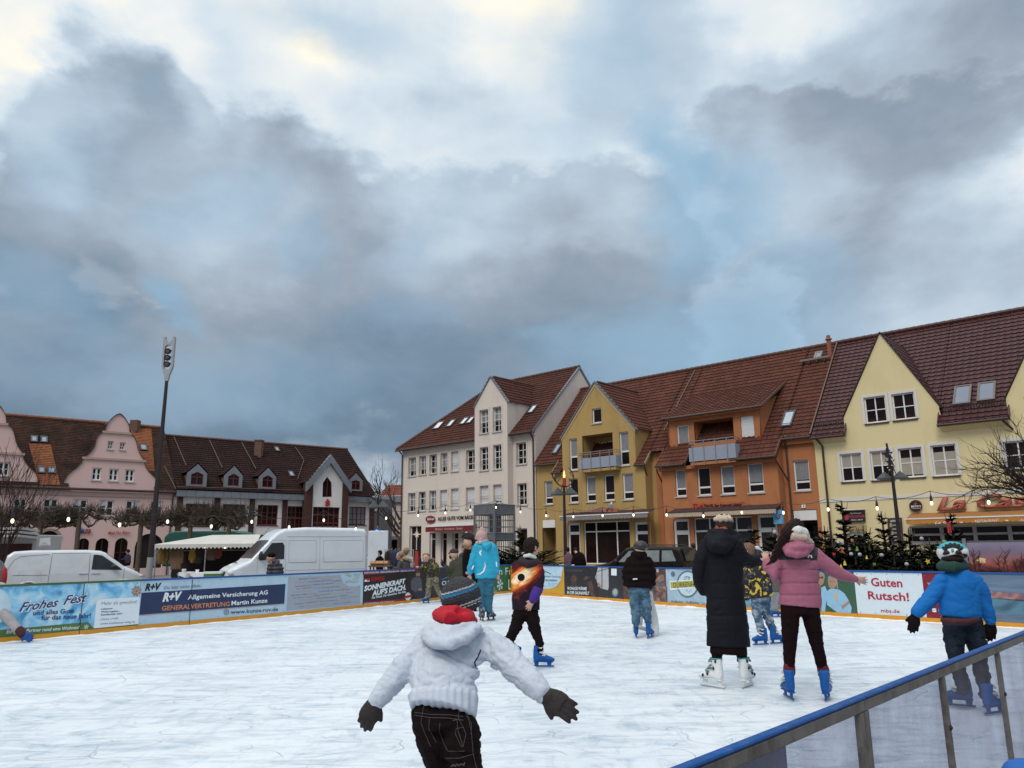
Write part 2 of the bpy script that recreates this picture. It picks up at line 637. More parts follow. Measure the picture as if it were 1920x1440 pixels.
def roof_obj(name,parts,mat,parent,**k):
 bm=bmesh.new()
 for(O,ux,sx,poly)in parts:
  tiles_bm(bm,O,ux,sx,poly,**k)
 me=bpy.data.meshes.new(name)
 bm.to_mesh(me)
 bm.free()
 return link_mesh(name,me,mat,parent)
def lettering(F,txt,p0,p1,hpx,mat,parent,name='lettering',w=.006,shear=0.0,bold=0.0,ext=.001,fit=True):
 """Letters on plane F from baseline pixel p0 to p1, capitals hpx high in the photograph."""
 a=Vector(F.uv(p0[0],p0[1],w))
 b=Vector(F.uv(p1[0],p1[1],w))
 h=abs(F.uv(p0[0],p0[1]-hpx,w)[1]-a.y)
 cu=bpy.data.curves.new('t','FONT')
 cu.body=txt
 cu.shear=shear
 cu.offset=bold
 cu.resolution_u=2
 o=bpy.data.objects.new('t',cu)
 COL.objects.link(o)
 dg=bpy.context.evaluated_depsgraph_get()
 dg.update()
 me=bpy.data.meshes.new_from_object(o.evaluated_get(dg))
 bpy.data.objects.remove(o)
 n=len(me.vertices)
 if n==0:
  return None
 co=np.empty(n*3,'f')
 me.vertices.foreach_get('co',co)
 co=co.reshape(-1,3)
 x0,x1=co[:,0].min(),co[:,0].max()
 d=(b-a)
 kx=d.length/(x1-x0)
 ky=h/.69
 dirv=d.normalized()
 up=Vector((0,1))
 bm=bmesh.new()
 bm.from_mesh(me)
 for v in bm.verts:
  q=a+dirv*((v.co.x-x0)*kx)+up*(v.co.y*ky)
  v.co=F.P(q.x,q.y,w)
 if ext>.002:
  r=bmesh.ops.extrude_face_region(bm,geom=bm.faces[:])
  for g in r['geom']:
   if isinstance(g,bmesh.types.BMVert):
    g.co+=F.n*ext
  bmesh.ops.recalc_face_normals(bm,faces=bm.faces)
 bm.to_mesh(me)
 bm.free()
 return link_mesh(name,me,mat,parent)
def sheet(F,pts_px,mat,parent,name,w=.004,th=0.0):
 """Flat printed shape on plane F with outline given by photo points."""
 mb=MB()
 ps=[F.P(*F.uv(x,y,w),w)for x,y in pts_px]
 if th:
  mb.prism(ps,F.n*th)
 else:
  mb.poly(ps)
 return mb.build(name,mat,parent)
def ell(cx,cy,rx,ry,n=24,a0=0,a1=360):
 return[(cx+rx*math.cos(math.radians(a0+(a1-a0)*i/n)),cy+ry*math.sin(math.radians(a0+(a1-a0)*i/n)))for i in range(n if a1-a0==360 else n+1)]
GZ=-.25
# ------------------------------------------------------------------ shared materials
white_frame=M('white_window_frame',(.68,.67,.66),.45,.06,3)
glassd=M('dark_window_glass',(.013,.0065,.0065),.08,.5,.6,spec=.2,rv=.03)
glassb=M('shop_window_glass',(.018,.0085,.007),.08,.6,.9,spec=.16,rv=.03)
shutter_m=M('roller_shutter',(.62,.62,.64),.6,.05,2,bump=.25,bscale=14,stretch=(.2,.2,8))
curtain_m=M('net_curtain',(.20,.20,.215),.5,.45,14,stretch=(4,4,.4))
blind_m=M('beige_blind',(.33,.29,.245),.45,.10,3)
zinc=M('zinc_sheet',(.17,.185,.21),.5,.14,2.5,bump=.1,bscale=6)
dark_metal=M('dark_painted_metal',(.020,.012,.012),.45,.2,8)
gutter_m=M('brown_gutter_metal',(.055,.032,.028),.45,.2,4)
steel=M('galvanised_steel',(.24,.24,.255),.5,.2,9,metal=.35,dirt=(.10,.08,.07),dscale=6,damt=.5)
sill_m=M('window_sill_stone',(.42,.40,.38),.6,.1,5)
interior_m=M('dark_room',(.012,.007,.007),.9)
# ------------------------------------------------------------------ ground and ice
gm=M('plaza_paving',(.17,.155,.145),.85,.25,.9,bump=.5,bscale=9,dirt=(.10,.09,.085),dscale=.35)
mb=MB()
mb.poly([(-600,-200,GZ),(600,-200,GZ),(600,900,GZ),(-600,900,GZ)])
o=mb.build('plaza',gm)
o['kind']='structure'
K=[Vector(onz(*q)[:2])for q in((-760,1290),(-220,1226.5),(535.5,1155.5),(884,1119.5),(957.5,1112.5),(1251.5,1136),(1739,1167),(2120,1191))]
RAIL0,RAILD=Vector((2.99,4.65)),Vector((2.65,2.78)).normalized()
ICE=[tuple(k)for k in K]+[(RAIL0-RAILD*9)[:]]
def ice_material():
 m=bpy.data.materials.new('skated_ice')
 m.use_nodes=True
 N,L,b=nodes_of(m)
 tc=N.new('ShaderNodeTexCoord')
 def noise(scale,detail,rough,dist=0,st=(1,1,1),rot=0):
  mp=N.new('ShaderNodeMapping')
  mp.inputs['Scale'].default_value=st
  mp.inputs['Rotation'].default_value=(0,0,rot)
  L.new(tc.outputs['Object'],mp.inputs[0])
  n=N.new('ShaderNodeTexNoise')
  n.inputs['Scale'].default_value,n.inputs['Detail'].default_value,n.inputs['Roughness'].default_value,n.inputs['Distortion'].default_value=scale,detail,rough,dist
  L.new(mp.outputs[0],n.inputs['Vector'])
  return n.outputs[0]
 def rng(v,a,b_,c=0.,d=1.):
  q=N.new('ShaderNodeMapRange')
  q.inputs[1].default_value,q.inputs[2].default_value,q.inputs[3].default_value,q.inputs[4].default_value=a,b_,c,d
  L.new(v,q.inputs[0])
  return q.outputs[0]
 def mth(op,a,b_):
  q=N.new('ShaderNodeMath')
  q.operation=op
  for i,v in enumerate((a,b_)):
   if isinstance(v,(int,float)):
    q.inputs[i].default_value=v
   else:
    L.new(v,q.inputs[i])
  return q.outputs[0]
 def line(scale,width,rot,st,mask_lo):
  """Thin curved cuts: the level lines of a smooth noise, kept only in patches."""
  n=noise(scale,1.0,.4,.15,st,rot)
  d=mth('ABSOLUTE',mth('SUBTRACT',n,.5),0)
  l=rng(d,0,width,1,0)
  return mth('MULTIPLY',l,rng(noise(scale*1.9,2,.5),mask_lo,mask_lo+.1))
 cuts=None
 for a in((.45,.0022,.3,(1,2.2,1),.44),(.7,.003,1.5,(1,2.6,1),.47),(.9,.0035,2.4,(1,1.8,1),.47),(.36,.0018,.9,(1,3,1),.44),(1.3,.005,.1,(1,2,1),.53)):
  l=line(*a)
  cuts=l if cuts is None else mth('MAXIMUM',cuts,l)
 scr=noise(1.7,9,.68,.9,(1,3.4,1),-.75)
 scr2=noise(2.1,9,.68,1.1,(2.6,1,1),-.3)
 big=noise(.35,5,.6)
 patch=rng(scr,.47,.66)
 patch2=rng(scr2,.5,.68)
 grey=mth('ADD',mth('MULTIPLY',patch,.55),mth('MULTIPLY',patch2,.45))
 grey=mth('ADD',grey,mth('MULTIPLY',rng(big,.4,.7),.25))
 m1=N.new('ShaderNodeMix')
 m1.data_type='RGBA'
 L.new(grey,m1.inputs[0])
 m1.inputs[6].default_value=(.715,.755,.795,1)
 m1.inputs[7].default_value=(.36,.455,.545,1)
 m2=N.new('ShaderNodeMix')
 m2.data_type='RGBA'
 L.new(mth('MULTIPLY',cuts,.5),m2.inputs[0])
 L.new(m1.outputs[2],m2.inputs[6])
 m2.inputs[7].default_value=(.28,.35,.42,1)
 L.new(m2.outputs[2],b.inputs['Base Color'])
 L.new(rng(scr,.3,.7,.55,.3),b.inputs['Roughness'])
 b.inputs['Specular IOR Level'].default_value=.3
 bp=N.new('ShaderNodeBump')
 bp.inputs['Strength'].default_value=.8
 bp.inputs['Distance'].default_value=.014
 hh=mth('SUBTRACT',mth('ADD',scr,mth('MULTIPLY',scr2,.7)),mth('MULTIPLY',cuts,.5))
 L.new(hh,bp.inputs['Height'])
 L.new(bp.outputs[0],b.inputs['Normal'])
 return m
mb=MB()
mb.prism([Vector((x,y,0))for x,y in ICE],(0,0,GZ+.004))
o=mb.build('ice',ice_material())
o['kind']='structure'
# ------------------------------------------------------------------ building helpers
class Slope:
 """A roof plane that rises away from facade plane F: eave at (ve, we), rise per metre k."""
 def __init__(s,F,ve,we,k):
  s.F,s.ve,s.we,s.k=F,ve,we,k
  s.O=F.P(0,ve,we)
  s.ux=F.e
  s.sx=(-F.n+Vector((0,0,k))).normalized()
  s.nrm=s.ux.cross(s.sx)
  if s.nrm.z<0:
   s.nrm=-s.nrm
  s.c=math.sqrt(1+k*k)
 def us(s,x,y):
  d=ray(x,y)
  t=(s.O-EYE).dot(s.nrm)/d.dot(s.nrm)
  p=EYE+d*t-s.O
  return p.dot(s.ux),p.dot(s.sx)
 def P(s,u,q,h=0.0):
  return s.O+s.ux*u+s.sx*q+s.nrm*h
 def w_at(s,v):
  return s.we-(v-s.ve)/s.k
 def s_of_w(s,w):
  return(s.we-w)*s.c
 def v_at(s,w):
  return s.ve+(s.we-w)*s.k
def window(F,par,r,w=0.0,depth=.2,cols=(),rows=(),fr=.07,mat=None,sill=True,shutter=0.0,bars=False,blind=None,surround=None,curtain=0.0,name='window',sillm=None,frm=None):
 u0,u1,v0,v1=r
 wp=w-depth
 mb=MB()
 F.box(mb,u0+fr*.5,u1-fr*.5,v0+fr*.5,v1-fr*.5,wp-.04,wp+.01)
 win=mb.build(name,mat or glassd,par)
 mb=MB()
 F.box(mb,u0,u0+fr,v0,v1,wp-.05,wp+.055)
 F.box(mb,u1-fr,u1,v0,v1,wp-.05,wp+.055)
 F.box(mb,u0+fr,u1-fr,v0,v0+fr*1.2,wp-.05,wp+.053)
 F.box(mb,u0+fr,u1-fr,v1-fr,v1,wp-.05,wp+.053)
 for c in cols:
  t=.03 if not isinstance(c,tuple)else c[1]
  c=c if not isinstance(c,tuple)else c[0]
  u=u0+(u1-u0)*c
  F.box(mb,u-t,u+t,v0+fr,v1-fr,wp,wp+.046)
 for c in rows:
  t=.022 if not isinstance(c,tuple)else c[1]
  c=c if not isinstance(c,tuple)else c[0]
  v=v0+(v1-v0)*c
  F.box(mb,u0+fr,u1-fr,v-t,v+t,wp,wp+.04)
 mb.build('frame',frm or white_frame,win)
 if sill:
  mb=MB()
  F.box(mb,u0-.06,u1+.06,v0-.07,v0-.003,w-depth*.9,w+.07)
  mb.build('sill',sillm or sill_m,win)
 if shutter:
  mb=MB()
  vb=v1-(v1-v0)*shutter
  n=max(3,int((v1-vb)/.09))
  for i in range(n):
   a=vb+(v1-vb)*i/n
   F.box(mb,u0+.03,u1-.03,a+.008,a+(v1-vb)/n,wp+.06,wp+.075)
  mb.build('shutter',shutter_m,win)
 if blind:
  mb=MB()
  for(a,b_)in blind:
   F.box(mb,u0+fr,u1-fr,v0+(v1-v0)*a+.001,v0+(v1-v0)*b_-.001,wp+.011,wp+.018)
  mb.build('blind',blind_m,win)
 if curtain:
  mb=MB()
  n=14
  ps=[F.P(u0+fr+(u1-u0-2*fr)*i/n,v1-fr,wp+.013+.008*(i%2))for i in range(n+1)]
  for a,b_ in zip(ps,ps[1:]):
   dz=Vector((0,0,(v1-v0)*curtain))
   mb.poly([a,b_,b_-dz,a-dz])
  mb.build('curtain',curtain_m,win)
 if bars:
  mb=MB()
  for h in(.26,.40):
   v=v0+(v1-v0)*h
   mb.tube([F.P(u0-.0,v,w-.05),F.P(u1,v,w-.05)],.016,6)
  mb.build('railing',steel,win)
 if surround:
  mb=MB()
  t=.13
  F.box(mb,u0-t,u0,v0,v1+t,w+.002,w+.028)
  F.box(mb,u1,u1+t,v0,v1+t,w+.002,w+.028)
  F.box(mb,u0,u1,v1,v1+t,w+.002,w+.028)
  mb.build('surround',surround,win)
 return win
def roof_window(S,par,px,mat=None,frm=None,name='roof_window',th=.09):
 """px: four photo corners, lower left, lower right, upper right, upper left."""
 a=[S.us(*p)for p in px]
 u0,u1=(a[0][0]+a[3][0])/2,(a[1][0]+a[2][0])/2
 s0,s1=(a[0][1]+a[1][1])/2,(a[2][1]+a[3][1])/2
 mb=MB()
 mb.box(S.P(u0+.07,s0+.07,.0),S.ux*(u1-u0-.14),S.sx*(s1-s0-.14),S.nrm*(th+.03))
 g=mb.build(name,mat or M('skylight_glass',(.30,.38,.46),.05,.2,.8,spec=.8),par)
 mb=MB()
 for(a0,a1,b0,b1)in((u0,u0+.09,s0,s1),(u1-.09,u1,s0,s1),(u0+.09,u1-.09,s0,s0+.1),(u0+.09,u1-.09,s1-.09,s1)):
  mb.box(S.P(a0,b0,0),S.ux*(a1-a0),S.sx*(b1-b0),S.nrm*(th+.06))
 mb.build('frame',frm or M('skylight_frame',(.06,.055,.06),.5),g)
 return g
def cross_gable(F,S,apex,feet,wf,over=.15,lift=.04):
 """Tile polygons of a gabled projection running back from plane w=wf into main slope S."""
 ua,va=apex
 out=[]
 for(uf,vf)in feet:
  d=F.P(ua,va,0)-F.P(uf,vf,0)
  Ln=d.length
  sx=d.normalized()
  O=F.P(uf,vf+lift,wf+.06)
  ov=over
  poly=[(0,-ov),(wf+.06-S.w_at(vf-ov*sx.z)+.1,-ov),(wf+.06-max(S.w_at(va),-5.6)+.1,Ln+.02),(0,Ln+.02)]
  out.append((O,-F.n,sx,poly))
 return out
def split_clusters(o,gap=.12):
 """Give every separate run of a trim its own object."""
 me=o.data
 n=len(me.vertices)
 par=list(range(n))
 def find(a):
  while par[a]!=a:
   par[a]=par[par[a]]
   a=par[a]
  return a
 for e in me.edges:
  par[find(e.vertices[0])]=find(e.vertices[1])
 isl={}
 for v in me.vertices:
  isl.setdefault(find(v.index),[]).append(v.index)
 bx=[]
 for k,vs in isl.items():
  c=[me.vertices[i].co for i in vs]
  bx.append([Vector([min(p[a]for p in c)for a in range(3)]),Vector([max(p[a]for p in c)for a in range(3)]),set(vs)])
 ch=True
 while ch:
  ch=False
  for i in range(len(bx)):
   for j in range(i+1,len(bx)):
    if all(bx[i][0][a]-gap<bx[j][1][a]and bx[j][0][a]-gap<bx[i][1][a]for a in range(3)):
     A,B=bx[i],bx.pop(j)
     bx[i]=[Vector(map(min,A[0],B[0])),Vector(map(max,A[1],B[1])),A[2]|B[2]]
     ch=True
     break
   if ch:
    break
 if len(bx)<2 or len(bx)>60:
  return
 for k,b in enumerate(bx):
  bm=bmesh.new()
  bm.from_mesh(me)
  bm.verts.ensure_lookup_table()
  bmesh.ops.delete(bm,geom=[v for v in bm.verts if v.index not in b[2]],context='VERTS')
  m2=me.copy()
  bm.to_mesh(m2)
  bm.free()
  if k==0:
   first=m2
  else:
   c=o.copy()
   c.data=m2
   COL.objects.link(c)
 o.data=first
def verge(mb,F,pts,w0,w1,t=.1,down=.12):
 """Board along a gable edge; pts are (u, v)."""
 for a,b in zip(pts,pts[1:]):
  A,B=F.P(a[0],a[1],w0),F.P(b[0],b[1],w0)
  mb.box(A+Vector((0,0,t-.0)),B-A,Vector((0,0,-down-t)),F.n*(w1-w0))
def gutter(mb,F,u0,u1,v,w,r=.075):
 mb.tube([F.P(u0,v,w),F.P(u1,v,w)],r,8)
def downpipe(F,par,pts,r=.05,mat=None):
 mb=MB()
 mb.tube([F.P(*p)for p in pts],r,8)
 return mb.build('downpipe',mat or gutter_m,par)
def ridge(mb,A,B,r=.13,n=None):
 A,B=Vector(A),Vector(B)
 k=max(2,int((B-A).length/.38))
 for i in range(k):
  p,q=A.lerp(B,i/k),A.lerp(B,(i+1.06)/k)
  mb.tube([p,q],[r*.92,r*1.08],8)
class ZZ:
 """Photo pixel coordinates read off an enlarged view."""
 def __init__(s,ox,oy,k):
  s.o=(ox,oy,k)
 def __call__(s,x,y):
  return s.o[0]+x/s.o[2],s.o[1]+y/s.o[2]
 def r(s,x0,x1,y0,y1):
  a,b=s(x0,y0),s(x1,y1)
  return(a[0],b[0],a[1],b[1])
_az=math.radians(-48)
_p=at(1624,1023,39)
G=Plane((_p.x,_p.y),(-math.sin(_az),-math.cos(_az)))
_p=at(325,1036.6,60)
LF=Plane((_p.x,_p.y),(math.sin(math.radians(52)),math.cos(math.radians(52))))
z5,z6=ZZ(720,660,4.571),ZZ(720,880,4.571)
zy,zg=ZZ(1000,690,6.857),ZZ(1000,880,6.857)
zo,zs=ZZ(1200,620,4.8),ZZ(1200,840,4.8)
zc,zd=ZZ(1520,580,4.8),ZZ(1520,820,4.8)
zp,zb=ZZ(0,740,5.333),ZZ(280,780,4.364)
zv,zr=ZZ(0,960,5.333),ZZ(240,960,4.0)
tile_brown=tile_mat('brown_roof_tiles',(.080,.028,.019),(.115,.041,.027),(.045,.020,.015),.55)
tile_white=tile_mat('dark_brown_roof_tiles',(.062,.021,.016),(.088,.030,.022),(.036,.018,.014),.5)
tile_maroon=tile_mat('glazed_maroon_roof_tiles',(.046,.012,.012),(.068,.018,.018),(.032,.011,.011),.3,.42,spec=.25)
tile_old=tile_mat('weathered_plain_tiles',(.040,.020,.014),(.065,.030,.020),(.013,.010,.009),1.0,.85,.2,.2)
tile_orange=tile_mat('orange_plain_tiles',(.19,.068,.032),(.27,.10,.045),(.11,.055,.034),.4,.85,.2,.2)
tile_bank=tile_mat('dark_red_brown_tiles',(.021,.0085,.0075),(.033,.013,.010),(.010,.006,.006),.8,.8)
ridge_m=M('ridge_tiles',(.10,.045,.032),.75,.3,3)
# ------------------------------------------------------------------ cream corner house with the bakery
cream=M('cream_render',(.62,.545,.485),.85,.05,.8,bump=.12,bscale=90,dirt=(.45,.39,.34),dscale=.8,damt=.5,stretch=(1,1,.3))
cream2=M('cream_window_surround',(.58,.51,.45),.8,.05,2)
uL,uR=G.uv(755,900)[0],-21.7
H1=thing('corner_house','cream three-storey house with a steep narrow gable bay and a red bakery awning','house',G.P((uL+uR)/2,GZ,0))
S1=Slope(G,9.60,.42,.958)
vr1,wr1=15.27,-5.5
b0,b1=G.uv(890,900,.6)[0],G.uv(952,900,.6)[0]
ap1=G.uv(920,707,.6)
ft=(G.uv(890,762,.6)[1]+G.uv(953,752,.6)[1])/2
win_main,win_bay=[],[]
for i,(x0,x1,t,b)in enumerate([(210,275,903,1065),(300,362,890,1052),(390,453,878,1042),(485,545,865,1030),(575,640,850,1022),(705,785,838,1010)]):
 win_main.append((z5.r(x0,x1,t,b),i==4))
for i,(x0,x1,t,b)in enumerate([(207,270,1208,1370),(297,357,1198,1362),(387,448,1188,1358),(480,543,1182,1350),(573,640,1170,1345),(703,785,1160,1340)]):
 win_main.append((z5.r(x0,x1,t,b),i>=3))
win_main+=[(z5.r(1135,1220,775,962),False),(z5.r(1143,1225,1125,1312),False)]
shop1=[z6.r(215,318,485,830),z6.r(388,442,540,830),z6.r(485,537,540,830),z6.r(583,637,540,830),z6.r(1145,1228,505,720),z6.r(672,752,540,830)]
for i,(x0,x1,t,b)in enumerate([(820,895,495,697),(933,1006,470,682),(822,895,815,1015),(937,1008,795,1005),(822,897,1145,1298),(937,1010,1135,1297)]):
 win_bay.append((z5.r(x0,x1,t,b),(0,0,0,0,1,.88)[i]))
mb=MB()
hm=[G.rect(r)for r,_ in win_main]+[G.rect(r)for r in shop1]
hb=[G.rect(r,.6)for r,_ in win_bay]+[G.rect(z6.r(890,1003,385,560),.6)]
wall(mb,G,[(uL,GZ),(uR,GZ),(uR,9.75),(uL,9.75)],hm,0,.26)
wall(mb,G,[(b0,GZ),(b1,GZ),(b1,ft),(ap1[0],ap1[1]),(b0,ft)],hb,.6,.26)
for ub in(b0,b1):
 mb.poly([G.P(ub,GZ,.6),G.P(ub,GZ,-.01),G.P(ub,9.9,-.01),G.P(ub,ft,S1.w_at(ft)),G.P(ub,ft,.6)])
for uu in(uL,uR):
 ps=[G.P(uu,GZ,0),G.P(uu,9.75,0),G.P(uu,15.1,-5.5),G.P(uu,9.75,-11),G.P(uu,GZ,-11)]
 mb.poly(ps if uu==uR else[ps[0],ps[1],ps[3],ps[4]])
mb.poly([G.P(uL,GZ,-11),G.P(uR,GZ,-11),G.P(uR,9.75,-11),G.P(uL,9.75,-11)])
# frieze under the eaves and a string course above the shops
G.box(mb,uL-.02,b0,9.35,9.50,.0,.10)
G.box(mb,b1,uR,9.35,9.50,.0,.10)
mb.build('wall',cream,H1)
for(r,sh)in win_main:
 window(G,H1,G.rect(r),0,.25,(.5,),(.33,.66),shutter=1.0 if sh else 0,bars=True,surround=cream2,curtain=.6 if rnd.random()<.35 else 0,fr=.06)
for(r,sh)in win_bay:
 window(G,H1,G.rect(r,.6),.6,.25,(.5,),(.27,.5,.74),shutter=sh,bars=True,surround=cream2,curtain=.5 if rnd.random()<.4 else 0,fr=.06)
for i,r in enumerate(shop1):
 window(G,H1,G.rect(r),0,.25,()if i else(.45,),(.8,)if i!=4 else((.45,.06),),sill=False,name='shop_window',mat=glassb)
window(G,H1,G.rect(z6.r(890,1003,385,560),.6),.6,.25,((.5,.06),),(),sill=False,name='shop_window',frm=dark_metal)
Ls=S1.s_of_w(wr1)
parts=[(S1.O,S1.ux,S1.sx,[(uL-.45,0),(b0,0),(b0,Ls),(-30.7,Ls)]),(S1.O,S1.ux,S1.sx,[(b0,1.0),(b1,1.0),(b1,Ls),(b0,Ls)]),(S1.O,S1.ux,S1.sx,[(b1,0),(uR+.02,0),(uR+.02,Ls),(b1,Ls)])]
parts+=cross_gable(G,S1,ap1,[(b0,ft),(b1,ft)],.62)
rf=roof_obj('roof',parts,tile_white,H1)
mb=MB()
mb.poly([G.P(uL-.45,9.6,.42),G.P(-30.7,vr1,-5.5),G.P(uL-.45,9.6,-11.4)])
mb.poly([G.P(-30.7,vr1,-5.5),G.P(uR,vr1,-5.5),G.P(uR,9.6,-11.4),G.P(uL-.45,9.6,-11.4)])
mb.build('rear_slope',ridge_m,rf)
mb=MB()
ridge(mb,G.P(-30.7,vr1+.05,-5.5),G.P(uR,vr1+.05,-5.5))
ridge(mb,G.P(uL-.45,9.66,.42),G.P(-30.7,vr1+.05,-5.5))
ridge(mb,G.P(ap1[0],ap1[1]+.08,.3),G.P(ap1[0],ap1[1]+.08,S1.w_at(ap1[1])),.09)
mb.build('ridge',ridge_m,rf)
mb=MB()
gutter(mb,G,uL-.45,b0,9.55,.47)
gutter(mb,G,b1,uR+.05,9.55,.47)
gutter(mb,G,b1+.15,b1+.3,ft-.1,-.2,.05)
mb.build('gutter',gutter_m,rf)
mb=MB()
verge(mb,G,[(b0-.08,ft-.1),(ap1[0],ap1[1]+.03),(b1+.12,ft-.1)],.45,.70,.06,.03)
for k in(0,1):
 A,B=(G.P(uR+.03,9.7,.3),G.P(uR+.03,15.35,-5.5))if k==0 else(G.P(uR+.03,15.35,-5.5),G.P(uR+.03,9.7,-11.3))
 mb.box(A-G.e*.1,B-A,Vector((0,0,-.2)),G.e*.14)
mb.build('verge_trim',zinc,rf)
for q in[[(425,670),(480,665),(517,602),(465,610)],[(535,652),(580,645),(622,585),(578,592)],[(648,632),(692,625),(735,566),(692,573)],[(706,622),(748,616),(785,560),(745,566)],[(1230,536),(1280,528),(1323,460),(1275,470)]]:
 roof_window(S1,H1,[z5(*p)for p in q],M('bright_skylight',(.62,.66,.70),.08,.1,1,spec=.8))
downpipe(G,H1,[(uR-.1,9.5,.45),(uR-.12,9.1,.1),(uR-.12,GZ,.1)],.06)
downpipe(G,H1,[(uL+.02,9.5,.45),(uL+.02,9.2,.1),(uL+.02,GZ,.1)],.06)
# bakery signs and awning (their own things, fixed to the house)
red_aw=M('dark_red_fabric',(.16,.012,.018),.75,.12,6)
dark_ink=M('dark_ink',(.02,.012,.012),.6)
white_ink=M('white_ink',(.72,.73,.74),.6,.04)
def awning(name,label,F,px0,px1,drop_px,out,w0,fabric,front,scal=0.0,par_mat=None):
 """px0/px1: top left and right photo points of the front edge; fabric box, front valance."""
 wv=w0+out
 a,b=F.uv(*px0,wv),F.uv(*px1,wv)
 h=abs(F.uv(px0[0],px0[1]+drop_px,wv)[1]-a[1])
 va=(a[1]+b[1])/2
 t=thing(name,label,'awning',F.P((a[0]+b[0])/2,va-h,wv))
 mb=MB()
 ps=[F.P(a[0],va+out*.28,w0),F.P(b[0],va+out*.28,w0),F.P(b[0],va,wv),F.P(a[0],va,wv)]
 mb.prism(ps,(0,0,.03))
 mb.build('canopy',fabric,t)
 mb=MB()
 if scal:
  n=max(6,int((b[0]-a[0])/scal))
  for i in range(n):
   u0,u1=a[0]+(b[0]-a[0])*i/n,a[0]+(b[0]-a[0])*(i+1)/n
   um=(u0+u1)/2
   pl=[(u0,va),(u1,va),(u1,va-h*.78),(um+(u1-um)*.6,va-h*.94),(um,va-h),(um-(u1-um)*.6,va-h*.94),(u0,va-h*.78)]
   mb.cur=i%2 if isinstance(front,list)else 0
   mb.prism([F.P(u,v,wv+.012)for u,v in pl],F.n*.012)
  vl=mb.build('valance',front,t)
 else:
  F.box(mb,a[0],b[0],va-h,va,wv+.01,wv+.03)
  vl=mb.build('valance',front,t)
 mb=MB()
 F.box(mb,a[0]-.05,b[0]+.05,va-.01,va+.05,wv-.05,wv+.045)
 mb.build('front_bar',par_mat or white_frame,t)
 mb=MB()
 for u in(a[0]+.5,b[0]-.5):
  mb.tube([F.P(u,va+.2,w0),F.P(u,va,wv)],.02,6)
 mb.build('arm',steel,t)
 return t,vl,wv
aw,vl,wv=awning('bakery_awning','dark red bakery awning with cream lettering on its valance',G,z6(358,495),z6(766,478),9.5,1.0,.0,M('grey_awning_cloth',(.45,.45,.46),.8),red_aw)
lettering(G,'Bäckerei · Konditorei · Snacks',z6(440,522),z6(672,514),4.2,M('cream_ink',(.55,.42,.36),.6),vl,w=wv+.035)
sg=thing('bakery_sign','dark serif lettering over the red awning on the cream house','sign',G.P(*G.uv(*z6(600,440)),.05))
lettering(G,'ALLES GUTE VOM BÄCKER',z6(462,440),z6(800,423),6.6,dark_ink,sg,w=.05,ext=.03,bold=.01)
sg=thing('oval_bakery_sign','small oval dark red sign left of the bakery lettering','sign',G.P(*G.uv(*z6(400,455)),.05))
sheet(G,[z6(*p)for p in ell(400,428,40,30)],red_aw,sg,'panel',.06,.06)
lettering(G,'Bubner',z6(370,436),z6(432,433),4.5,white_ink,sg,w=.125,shear=.2,bold=.01)
# window star, plain pale colour without any glow
mb=MB()
c=G.uv(*z6(285,560))
for k in range(8):
 a=math.pi*k/4
 r=.5 if k%2==0 else .3
 mb.prism([G.P(c[0]+r*math.cos(a),c[1]+r*math.sin(a),.02),G.P(c[0]+.05*math.cos(a+1.57),c[1]+.05*math.sin(a+1.57),.02),G.P(c[0]-.05*math.cos(a+1.57),c[1]-.05*math.sin(a+1.57),.02)],G.n*.03)
o=mb.build('window_star',M('pale_star',(1.0,.85,.68),.5,emit=.0))
tag(o,'pale eight-pointed star in the corner window of the cream house','star')
# ------------------------------------------------------------------ row of joined houses: common roof slope
S2=Slope(G,7.2,.32,1.07)
WR,VR=-5.5,S2.v_at(-5.5)
def srect(S,u0,u1,w0,w1=WR):
 return(S.O,S.ux,S.sx,[(u0,S.s_of_w(w0)),(u1,S.s_of_w(w0)),(u1,S.s_of_w(w1)),(u0,S.s_of_w(w1))])
def rear(mb,u0,u1):
 mb.poly([G.P(u0,VR,WR),G.P(u1,VR,WR),G.P(u1,7.0,-11.3),G.P(u0,7.0,-11.3)])
 mb.poly([G.P(u0,GZ,-11),G.P(u1,GZ,-11),G.P(u1,7.2,-11),G.P(u0,7.2,-11)])
 # ---- ochre house
ochre=M('ochre_render',(.40,.262,.098),.85,.06,.8,bump=.12,bscale=90,dirt=(.28,.18,.065),dscale=.9,damt=.55,stretch=(1,1,.3))
BW=.8
uY0,uY1=-21.62,G.uv(1232,930)[0]
c0,c1=G.uv(1042,930,BW)[0],G.uv(1211.5,930,BW)[0]
d0,d1=G.uv(1054.6,860,BW)[0],G.uv(1191.2,840,BW)[0]
apx=G.uv(1115,717.5,BW)
fv0,fv1=G.uv(1054.6,816,BW)[1],G.uv(1191,804,BW)[1]
fv=(fv0+fv1)/2
H2=thing('ochre_house','ochre yellow house with a pointed gable, blue balcony panels and a striped shop awning','house',G.P((uY0+uY1)/2,GZ,0))
yw_gable=zy.r(755,873,518,708)
yw_tall=[zy.r(465,565,905,1312),zy.r(1110,1228,820,1252)]
yw_first=[zg.r(460,575,115,430),zg.r(680,800,92,415),zg.r(910,1040,70,400),zg.r(1150,1285,50,388)]
yw_rec=[zg.r(145,248,150,450)]
loggia=(G.uv(*zy(633,1100),BW)[0],G.uv(*zy(1027,1100),BW)[0],G.uv(*zy(830,1300),BW)[1],G.uv(*zy(830,850),BW)[1])
y_shop=[zg.r(445,603,690,1240),zg.r(650,1245,668,1220),zg.r(1308,1492,680,1240)]
y_niche=G.rect(zg.r(120,292,645,1240))
mb=MB()
low=6.45
